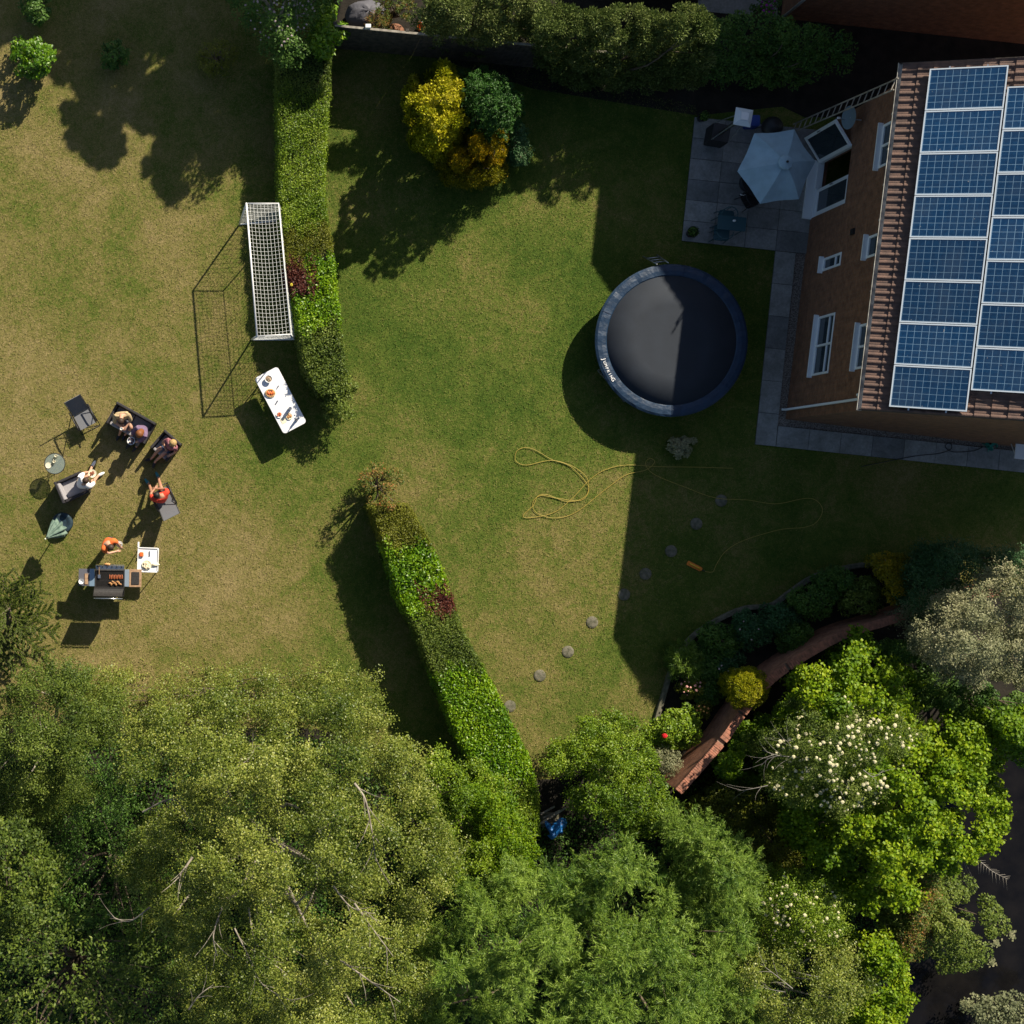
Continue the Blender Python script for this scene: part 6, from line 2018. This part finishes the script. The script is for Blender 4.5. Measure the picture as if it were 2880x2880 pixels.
person("blonde person in a maroon top sitting in the right armchair",
       J(pelvis=(479, 1256, .48), chest=(483, 1251, .82), head=(484, 1248, 1.10), sl=(494, 1260, .93), sr=(471, 1238, .93), el=(493, 1272, .68), er=(457, 1244, .68), wl=(482, 1278, .64), wr=(464, 1259, .62),
         kl=(459, 1277, .50), kr=(446, 1264, .50), al=(436, 1298, .12), ar=(426, 1290, .12), tl=(432, 1311, .03), tr=(417, 1293, .03)),
       M['skin'], HAIR['blond'], cloth("maroon_top", (0.17, 0.03, 0.05), (0.42, 0.20, 0.22)), DENIM, M['black'], long_hair=True, sleeves=0.55, facing=Vector((-.65, -.6, -.3)), bighair=1.12)
person("dark haired person in a white shirt holding a plate at the left armchair",
       J(pelvis=(225, 1363, .48), chest=(234, 1359, .82), head=(242, 1351, 1.08), sl=(226, 1343, .93), sr=(254, 1369, .93), el=(236, 1330, .74), er=(266, 1356, .74), wl=(250, 1327, .72), wr=(265, 1341, .72),
         kl=(250, 1337, .50), kr=(264, 1352, .50), al=(258, 1313, .12), ar=(276, 1338, .12), tl=(264, 1304, .03), tr=(286, 1333, .03)),
       M['skin'], HAIR['brown'], cloth("white_shirt", (0.78, 0.76, 0.76)), cloth("stone_shorts", (0.45, 0.36, 0.28)), M['white'], sleeves=0.95, facing=Vector((.6, .6, -.4)))
bowl("dinner_plate", "cream plate of sausages held by the person in white", "plate", W(260, 1332, .76), 0.115, 0.022, M['cream'], M['meat'], "food", seed=7, nb=9, fr=.7)
person("person in a bright red shirt seated on the folding chair",
       J(pelvis=(457, 1404, .46), chest=(454, 1400, .78), head=(442, 1391, 1.05), sl=(429, 1404, .92), sr=(472, 1383, .92), el=(424, 1388, .70), er=(464, 1375, .70), wl=(434, 1376, .66), wr=(441, 1374, .66),
         kl=(427, 1384, .50), kr=(452, 1369, .50), al=(419, 1362, .12), ar=(446, 1345, .12), tl=(411, 1351, .03), tr=(441, 1333, .03)),
       M['skin2'], HAIR['black'], cloth("red_shirt", (0.70, 0.06, 0.03)), cloth("black_shorts", (0.02, 0.02, 0.025)), cloth("teal_shoes", (0.03, 0.16, 0.19)), sleeves=0.75, facing=Vector((-.45, .8, -.4)))
person("person in an orange shirt standing at the barbecue",
       J(pelvis=(304, 1522, .95), chest=(304, 1529, 1.28), head=(311, 1539, 1.56), sl=(321, 1519, 1.42), sr=(289, 1545, 1.42), el=(333, 1530, 1.18), er=(304, 1556, 1.18), wl=(338, 1536, 1.10), wr=(326, 1551, 1.08),
         kl=(314, 1521, .52), kr=(299, 1531, .52), al=(316, 1516, .10), ar=(300, 1531, .10), tl=(322, 1526, .03), tr=(306, 1541, .03)),
       M['skin'], HAIR['brown'], cloth("orange_shirt", (0.78, 0.17, 0.04)), cloth("dark_jeans", (0.03, 0.035, 0.05)), M['black'], sleeves=0.7, trouser_to='ankle', facing=Vector((.5, -.6, -.5)))
bowl("frying_pan", "black pan with pale rim held by the person in orange", "pan", W(336, 1530, 1.08), 0.085, 0.03, M['porcelain'], mat("pan_black", (0.02, 0.015, 0.015), 0.5), "food", seed=2, nb=16)

# ------------------------------------------------------------------ patio things
pc = W(2186, 469, 2.0)
um = thing("garden_parasol", "open grey six-sided parasol shading the patio table", "parasol", Vector((pc.x, pc.y, 0)))
cor = [(2122, 375), (2234, 364), (2293, 454), (2247, 560), (2138, 573), (2074, 482)]
rim = [W(a, b, 2.0) - Vector((pc.x, pc.y, 0)) for a, b in cor]
apx = Vector((0.03, 0, 2.46))
cm = MB(); vs = []; fs = []
nr = 8
for i in range(6):
    p, q = rim[i], rim[(i + 1) % 6]
    b0 = len(vs)
    for r_ in range(nr + 1):
        t = r_ / nr
        for s_ in range(7):
            u_ = s_ / 6
            e = p.lerp(q, u_)
            e = e + (Vector((0, 0, 2.0)) - e) * 0.035 * math.sin(math.pi * u_) * 4 * u_ * (1 - u_) * t
            v = apx.lerp(e, 0.06 + 0.94 * t)
            v.z += 0.05 * math.sin(math.pi * t) - 0.045 * math.sin(math.pi * u_) * t * (1 if r_ < nr else 0.6)
            vs.append(v)
    for r_ in range(nr):
        for s_ in range(6):
            a = b0 + r_ * 7 + s_
            fs.append((a, a + 7, a + 8, a + 1))
cm.add(vs, fs)
co = cm.build("canopy", M['canopy'], um, False)
sol = co.modifiers.new("thick", 'SOLIDIFY'); sol.thickness = 0.004
MB().lathe([(0.21, 2.47), (0.19, 2.50), (0.06, 2.545), (0.02, 2.55)], c=(0.03, 0, 0), n=10).build("vent_cap", M['canopy'], um)
MB().blob((0.03, 0, 2.58), 0.035, 10, 8).build("finial", M['black'], um, True)
for i, p in enumerate(rim):
    MB().tube([apx - Vector((0, 0, 0.03)), p - Vector((0, 0, 0.015))], 0.009, 5).build("rib", M['galv'], um)
MB().tube([(0, 0, 0.05), (0, 0, 2.44)], 0.022, 10).build("pole", M['galv'], um, True)
MB().lathe([(0.27, 0.05), (0.27, 0.09), (0.20, 0.13), (0.03, 0.14)], n=24).build("base", M['black'], um)
# table under it
pt = thing("patio_table", "black round patio table under the parasol", "table", Vector((pc.x, pc.y, 0)) + Vector((0.05, -0.05, 0)))
MB().lathe([(0.50, 0.70), (0.50, 0.725), (0.03, 0.73)], n=36).build("tabletop", M['black'], pt)
for k in range(4):
    a = R(45 + 90 * k)
    MB().tube([(0.4 * math.cos(a), 0.4 * math.sin(a), 0.70), (0.44 * math.cos(a), 0.44 * math.sin(a), 0.05)], 0.015, 6).build("leg", M['black'], pt)
def patio_chair(name, label, loc, rz, m, group=None):
    root = thing(name, label, "chair", loc, rz, group)
    MB().prism(rrect(0.44, 0.44, 0.08), 0.42, 0.445).build("seat", m, root)
    b = MB()
    pts = [Vector((0.21 * math.sin(R(a)) * 1.1, 0.02 + 0.22 * math.cos(R(a)), 0.82 - 0.12 * abs(a) / 95)) for a in range(-95, 96, 19)]
    b.tube(pts, 0.014, 6)
    for q in pts[1:-1:2]:
        b.tube([q, Vector((q.x, q.y, 0.44))], 0.009, 5)
    b.build("backrest", m, root, True)
    for sx_ in (-1, 1):
        for sy in (-1, 1):
            MB().tube([(sx_ * 0.18, sy * 0.18, 0.42), (sx_ * 0.21, sy * 0.21, 0.05)], 0.013, 6).build("leg", m, root)
    return root
patio_chair("patio_chair", "black chair half hidden under the parasol's west edge", W(2110, 560, .45) * Vector((1, 1, 0)), R(120), M['black'])
patio_chair("patio_chair", "black chair hidden beneath the parasol's north edge", W(2170, 395, .45) * Vector((1, 1, 0)), R(10), M['black'])
o = MB().tube([(-0.07, 0, 0.01), (-0.03, -0.03, 0.02), (0.03, -0.035, 0.02), (0.08, -0.01, 0.01)], 0.013, 7).build("white_strap", M['white'], None, True)
o.location = W(2088, 546, .46); tag(o, "small white strap on the black patio chair's seat", "strap")

# teal bistro set
bt = thing("bistro_table", "square dark teal table on the patio's south side", "table", Vector((*W(2058, 628, .7).xy, 0)), -TH)
MB().prism(rrect(0.80, 0.40, 0.03), 0.69, 0.71).build("tabletop", M['teal'], bt)
for sx_ in (-1, 1):
    for sy in (-1, 1):
        MB().tube([(sx_ * 0.34, sy * 0.16, 0.69), (sx_ * 0.36, sy * 0.17, 0.05)], 0.013, 6).build("leg", M['teal'], bt)
patio_chair("bistro_chair", "teal curved-back chair north of the teal table", W(2042, 613, .45) * Vector((1, 1, 0)), R(-6), M['teal'], "teal bistro chairs")
patio_chair("bistro_chair", "teal curved-back chair south of the teal table", W(2030, 655, .45) * Vector((1, 1, 0)), R(174), M['teal'], "teal bistro chairs")
o = MB().blob((0, 0, 0.03), (0.05, 0.035, 0.03), 9, 6, 0.15).build("white_cloth", M['white'], None, True)
o.location = W(2064, 621, .71); tag(o, "crumpled white cloth on the teal table", "cloth")

# pyramid patio heater
hb0 = Vector((*G(2004, 390).xy, 0.045))
ph = thing("patio_heater", "dark pyramid patio heater with square white cap", "heater", hb0, R(-10))
HH = 2.16
MB().box((0, 0, 0.30), (0.50, 0.50, 0.60)).build("base", M['black'], ph, bevel=0.02)
for sx_ in (-1, 1):
    for sy in (-1, 1):
        MB().tube([(sx_ * 0.24, sy * 0.24, 0.6), (sx_ * 0.09, sy * 0.09, HH - 0.05)], 0.014, 6).build("upright", M['galv'], ph)
MB().tube([(0, 0, 0.6), (0, 0, HH - 0.06)], 0.06, 12).build("glass_tube", mat("smoky_tube", (0.10, 0.10, 0.10), 0.2), ph, True)
cpm_ = MB()
w1, w2_ = 0.235, 0.12
cpm_.add([(-w1, -w1, HH), (w1, -w1, HH), (w1, w1, HH), (-w1, w1, HH), (-w2_, -w2_, HH + 0.09), (w2_, -w2_, HH + 0.09), (w2_, w2_, HH + 0.09), (-w2_, w2_, HH + 0.09),
          (-w1, -w1, HH - 0.02), (w1, -w1, HH - 0.02), (w1, w1, HH - 0.02), (-w1, w1, HH - 0.02)],
         [(0, 1, 5, 4), (1, 2, 6, 5), (2, 3, 7, 6), (3, 0, 4, 7), (4, 5, 6, 7), (8, 9, 1, 0), (9, 10, 2, 1), (10, 11, 3, 2), (11, 8, 0, 3), (11, 10, 9, 8)])
cpm_.build("cap", mat("pale_steel_cap", (0.62, 0.68, 0.72), 0.35), ph)
MB().box((0, 0, HH + 0.105), (0.20, 0.20, 0.03)).build("cap_top", M['white'], ph, bevel=0.005)
o = MB().prism(rrect(0.34, 0.30, 0.04), 0.0, 0.42).build("blue_crate", M['blue_pl'], None)
o.location = Vector((*G(2104, 350).xy, 0.0)); tag(o, "blue plastic tub behind the patio heater", "tub")
o = thing("covered_barbecue", "black covered kettle barbecue north of the parasol", "barbecue", Vector((*G(2140, 378).xy, 0.045)))
MB().blob((0, 0, 0.72), (0.30, 0.30, 0.24), 16, 10).build("lid", M['black'], o, True)
for k in range(3):
    a = R(30 + 120 * k)
    MB().tube([(0.16 * math.cos(a), 0.16 * math.sin(a), 0.6), (0.28 * math.cos(a), 0.28 * math.sin(a), 0.0)], 0.012, 6).build("leg", M['black'], o)
# pots
def pot(label, px, py, r, h, m, z=0.045, plant=None):
    root = thing("plant_pot", label, "plant pot", Vector((*G(px, py).xy, z)))
    MB().lathe([(r * 0.7, 0), (r, h), (r * 1.06, h), (r * 1.06, h - 0.03), (r * 0.9, h - 0.03), (r * 0.85, h - 0.05)], n=20).build("pot", m, root, True)
    MB().lathe([(r * 0.86, h - 0.06), (r * 0.86, h - 0.04)], n=16).build("soil", M['soil'], root)
    if plant:
        rng = np.random.default_rng(int(px))
        n = 260
        u = unit(rng.normal(size=(n, 3))); u[:, 2] = np.abs(u[:, 2])
        P = np.array([0, 0, h + 0.03]) + u * r * 1.2 * rng.uniform(0.3, 1, n)[:, None]
        V = leaf_verts(rng, P, u + rng.normal(size=(n, 3)) * .3, 0.06, 0.03)
        quad_mesh("foliage", V, plant, root, rng.uniform(size=n))
    return root
pot("dark pot with a small plant on the patio's south-west corner", 1938, 658, 0.15, 0.28, M['black'], plant=LM['deep'])
pot("dark pot at the patio's north-west corner", 1968, 335, 0.14, 0.25, M['black'], plant=LM['deep'])

# ------------------------------------------------------------------ hose, sprinkler, reel
def hosepath(name, label, pts, r=0.0075, m='hose', z=0.035):
    q = bezier([G(a, b, z) for a, b in pts], 10)
    o0 = q[0].copy(); o0.z = 0
    mb = MB().tube([p - o0 for p in q], r, 6)
    o = mb.build(name, M[m], None, True)
    o.location = o0
    tag(o, label, "hose")
hosepath("garden_hose", "long yellow garden hose looped across the lawn to the sprinkler",
         [(2060, 1317), (1960, 1314), (1840, 1312), (1760, 1308), (1700, 1322), (1655, 1352), (1610, 1400), (1560, 1440), (1500, 1455), (1470, 1452), (1500, 1420), (1512, 1395),
          (1540, 1392), (1590, 1410), (1630, 1405), (1652, 1385), (1650, 1345), (1610, 1312), (1550, 1295), (1480, 1308), (1450, 1296), (1452, 1270), (1475, 1259), (1505, 1266), (1550, 1292), (1600, 1310),
          (1642, 1350), (1655, 1380), (1630, 1408), (1560, 1400), (1520, 1394), (1498, 1412), (1508, 1442), (1560, 1457), (1620, 1440), (1700, 1378), (1760, 1336), (1815, 1322), (1840, 1300), (1828, 1289), (1815, 1300), (1822, 1320),
          (1850, 1340), (1920, 1368), (2010, 1400), (2100, 1406), (2180, 1417), (2260, 1402), (2295, 1408), (2312, 1435), (2295, 1468), (2260, 1483), (2190, 1490), (2090, 1520), (2040, 1550), (2015, 1585), (2003, 1608), (1978, 1606)])
sr = thing("sprinkler", "orange oscillating lawn sprinkler in the house's shadow", "sprinkler", G(1952, 1592), R(-27))
MB().prism(rrect(0.45, 0.13, 0.03), 0.0, 0.03).build("base", M['orange'], sr, bevel=0.006)
MB().tube([(-0.17, 0, 0.07), (0.17, 0, 0.07)], 0.018, 8).build("spray_bar", mat("yellow_plastic", (0.8, 0.45, 0.03), 0.4), sr, True)
MB().box((0.19, 0, 0.06), (0.06, 0.07, 0.08)).build("motor", M['orange'], sr, bevel=0.01)
MB().tube([(0.22, 0, 0.05), (0.33, 0.0, 0.04)], 0.014, 6).build("connector", M['black'], sr)
hosepath("reel_hose", "thin dark hose running from the green reel over the slabs",
         [(2760, 1258), (2735, 1268), (2690, 1272), (2668, 1268), (2655, 1255), (2668, 1245), (2672, 1262), (2640, 1275), (2570, 1283), (2480, 1300), (2420, 1312)], 0.010, 'black', 0.06)
rl = thing("hose_reel", "small green plastic hose reel on the slab path", "hose reel", Vector((*W(2786, 1252, .15).xy, 0.045)), R(35))
for s in (-1, 1):
    MB().tube([(s * 0.07, 0, 0.15), (s * 0.085, 0, 0.15)], 0.14, 20).build("drum_side", M['green_pl'], rl)
    MB().tube([(s * 0.11, -0.14, 0), (s * 0.11, 0, 0.17), (s * 0.11, 0.14, 0)], 0.013, 6).build("stand", M['green_pl'], rl)
MB().tube([(-0.07, 0, 0.15), (0.07, 0, 0.15)], 0.10, 16).build("wound_hose", M['black'], rl)
MB().box((0, 0.04, 0.30), (0.26, 0.08, 0.03)).build("handle", M['green_pl'], rl)
# back door porch on the south gable
bd = MB().box((0, 0, 0), (1.0, 0.5, 0.04))
pw = hl(W(2868, 1216, 1.0))
bo = thing("awning", "small white door canopy on the gable wall at the right edge", "canopy", wallSW + EVH * (pw.x + 0.35), -THH)
MB().box((0, -0.22, 1.05), (0.9, 0.42, 0.035)).build("shelf", M['white'], bo, bevel=0.005)
for s in (-1, 1):
    MB().tube([(s * 0.4, 0, 0.75), (s * 0.4, -0.36, 1.03)], 0.015, 6).build("bracket", M['white'], bo)
pot("black bin under the white door canopy", 2862, 1236, 0.17, 0.55, M['black'], 0.045)

# ------------------------------------------------------------------ beyond the fence
gs = thing("garden_sack", "grey tarpaulin heap beyond the fence at the top", "sack", G(1030, 55))
MB().blob((0, 0, 0.3), (0.62, 0.42, 0.42), 22, 12, 0.10).build("sheet", mat("grey_tarp", (0.10, 0.10, 0.12), 0.7, bump=1, bs=8), gs, True)
for k, (a, b, r, lb) in enumerate([(1108, 55, 0.26, "brown round pot beyond the fence, nearest the orange bucket"), (1075, 78, 0.20, "small grey boulder beside the dried plant"), (1122, 88, 0.20, "grey rock at the foot of the pale conifer hedge")]):
    mb = MB().blob((0, 0, r * 0.7), (r, r * 0.85, r * 0.75), 16, 10, 0.08)
    o = mb.build("boulder" if k else "round_pot", M['stone'] if k else M['terracotta'], None, True)
    o.location = G(a, b + 40); tag(o, lb, "boulder" if k else "pot")
crown("dried_plant", "straw coloured dried plant beyond the fence", "plant", ell(1068, 62, 26, 22), 0.9, 1.3, 12, 0.14, 1100, 0.12, 0.01, LM['russet'], 'spray', seed=131, low=0.2)
crown("dried_plant", "brown twiggy plants beyond the fence at the top edge", "plant", ell(1110, 18, 44, 30, 0.2), 0.7, 1.3, 15, 0.16, 1700, 0.09, 0.02, LM['russet'], 'spray', seed=132, low=0.2, toneadd=-0.2)
ob = thing("orange_bucket", "orange bucket beyond the fence beside the pale hedge", "bucket", G(1183, 80))
MB().lathe([(0.10, 0), (0.14, 0.26), (0.13, 0.26), (0.09, 0.02)], n=18).build("pail", M['orange'], ob, True)
MB().tube([Vector((0.14, 0, 0.25)), Vector((0.1, 0.05, 0.38)), Vector((-0.1, 0.05, 0.38)), Vector((-0.14, 0, 0.25))], 0.006, 5).build("handle", M['white'], ob)
o = MB().box((0, 0, 0.07), (0.15, 0.10, 0.14)).build("white_box", M['white'], None, bevel=0.005)
o.location = W(1034, 77, 1.84); o.location.z = 1.838; tag(o, "small white bird box standing on the fence rail", "box")
# neighbour's summer house roof and patio
sh = thing("summer_house", "grey roofed white summer house at the top edge", "shed", Vector((*G(1760, 90).xy, 0)), -TH)
shx = MB()
shx.box((0, 0.0, 1.0), (2.6, 1.8, 2.0))
shx.build("wall", M['upvc'], sh)
MB().box((0, 0, 2.1), (2.9, 2.1, 0.10), (R(6), 0, 0)).build("roof", mat("grey_roofing", (0.16, 0.18, 0.22), 0.7, var=0.2, vs=4), sh)
MB().box((-1.0, -0.98, 2.12), (0.45, 0.04, 0.3)).build("fascia_box", M['white'], sh)
sh.location = Vector((*G(1840, -115).xy, 0))
rect("neighbour_patio", G(1960, 30), 2.3, 2.5, 0.012, M['slab'])
a = bpy.data.objects["neighbour_patio"].data
set_tone(a, [0.5] * len(a.polygons))

# ------------------------------------------------------------------ clutter by the hedge's south end
tp = thing("blue_tarpaulin", "crumpled bright blue tarpaulin between the hedge end and willow", "tarpaulin", Vector((*W(1562, 2328, .5).xy, 0)))
tm = MB()
nn = 14
vs = []
for i in range(nn):
    for j_ in range(nn):
        u_, v_ = i / (nn - 1) - .5, j_ / (nn - 1) - .5
        vs.append((u_ * 0.50 * (1 + .25 * math.sin(5 * v_)), v_ * 0.46 + 0.08 * math.sin(6 * u_), 0.72 + 0.03 * math.sin(9 * u_ + 4 * v_) + 0.025 * math.sin(17 * v_) - 0.9 * max(0, abs(v_) - .35) - 0.9 * max(0, abs(u_) - .35)))
fs = [(i * nn + j_, (i + 1) * nn + j_, (i + 1) * nn + j_ + 1, i * nn + j_ + 1) for i in range(nn - 1) for j_ in range(nn - 1)]
tm.add(vs, fs)
tm.build("sheet", M['tarp'], tp, True)
MB().box((0, 0, 0.34), (0.34, 0.30, 0.66)).build("covered_box", M['timber'], tp)
for k, (p, q, lb) in enumerate([((1505, 2325, .5), (1592, 2272, .5), "long pale plank lying across the gap by the blue tarpaulin"), ((1520, 2290, .25), (1560, 2268, .25), "short grey board north of the long plank"), ((1528, 2300, .2), (1575, 2280, .2), "grey board tucked behind the long plank")]):
    a = W(*p); b = W(*q)
    o = MB().box((0, 0, 0), ((b - a).length, 0.045, 0.03)).build("plank", M['plank'])
    o.location = (a + b) / 2; o.rotation_euler = (0, 0, math.atan2((b - a).y, (b - a).x))
    tag(o, lb, "plank", "loose planks by the tarpaulin")
o = MB().box((0, 0, 0.1), (0.5, 0.4, 0.2)).build("rubble_heap", M['stone'], None, bevel=0.03)
o.location = Vector((*W(1548, 2308, .2).xy, 0)); tag(o, "pale stone slab pile beside the blue tarpaulin", "stone")

# ------------------------------------------------------------------ at the water
for k, (a, b, r, lb) in enumerate([(2845, 2630, 0.11, "floating leaf raft nearer the overhanging bush"), (2800, 2650, 0.13, "pale floating leaves just off the bush tip"), (2790, 2705, 0.09, "smallest floating leaf clump on the dark water")]):
    rng = np.random.default_rng(k)
    n = 40
    P = np.stack([rng.normal(size=n) * r * .6, rng.normal(size=n) * r * .6, np.full(n, 0.012)], 1)
    V = leaf_verts(rng, P, np.tile([0, 0, 1.0], (n, 1)) + rng.normal(size=(n, 3)) * .12, 0.07, 0.06)
    V[:, 2] = np.maximum(V[:, 2], 0.003)
    o = quad_mesh("floating_leaves", V, LM['grey'], None, rng.uniform(size=n))
    o.location = G(a, b, 0.02); tag(o, lb, "leaves", "leaves floating on the water")
db_ = thing("dead_branch", "bare dead branch hanging out over the dark water", "branch", W(2690, 2400, 1.6) * Vector((1, 1, 0)))
og = W(2690, 2400, 1.6) * Vector((1, 1, 0))
mb = MB()
main = bezier([W(2690, 2400, 1.7) - og, W(2750, 2420, 1.5) - og, W(2790, 2450, 1.2) - og, W(2835, 2473, .9) - og], 5)
mb.tube(main, [0.022 - 0.0011 * i for i in range(len(main))], 5)
rr = random.Random(4)
for i in range(2, len(main) - 1):
    for s in (-1, 1):
        d = (main[i + 1] - main[i]).normalized(); sdr = Vector((-d.y, d.x, 0)) * s
        e = main[i] + (d * 0.8 + sdr * (0.9 if s < 0 else 0.35)) * rr.uniform(0.15, 0.38)
        mb.tube([main[i], e], [0.007, 0.003], 4)
for p in ((2700, 2440), (2712, 2458), (2730, 2470), (2745, 2480)):
    mb.tube([W(2700, 2395, 1.6) - og, W(p[0], p[1] + 10, 1.2) - og], [0.010, 0.003], 4)
mb.build("limb", M['greybark'], db_, True)
print("OBJECTS", len(bpy.data.objects))
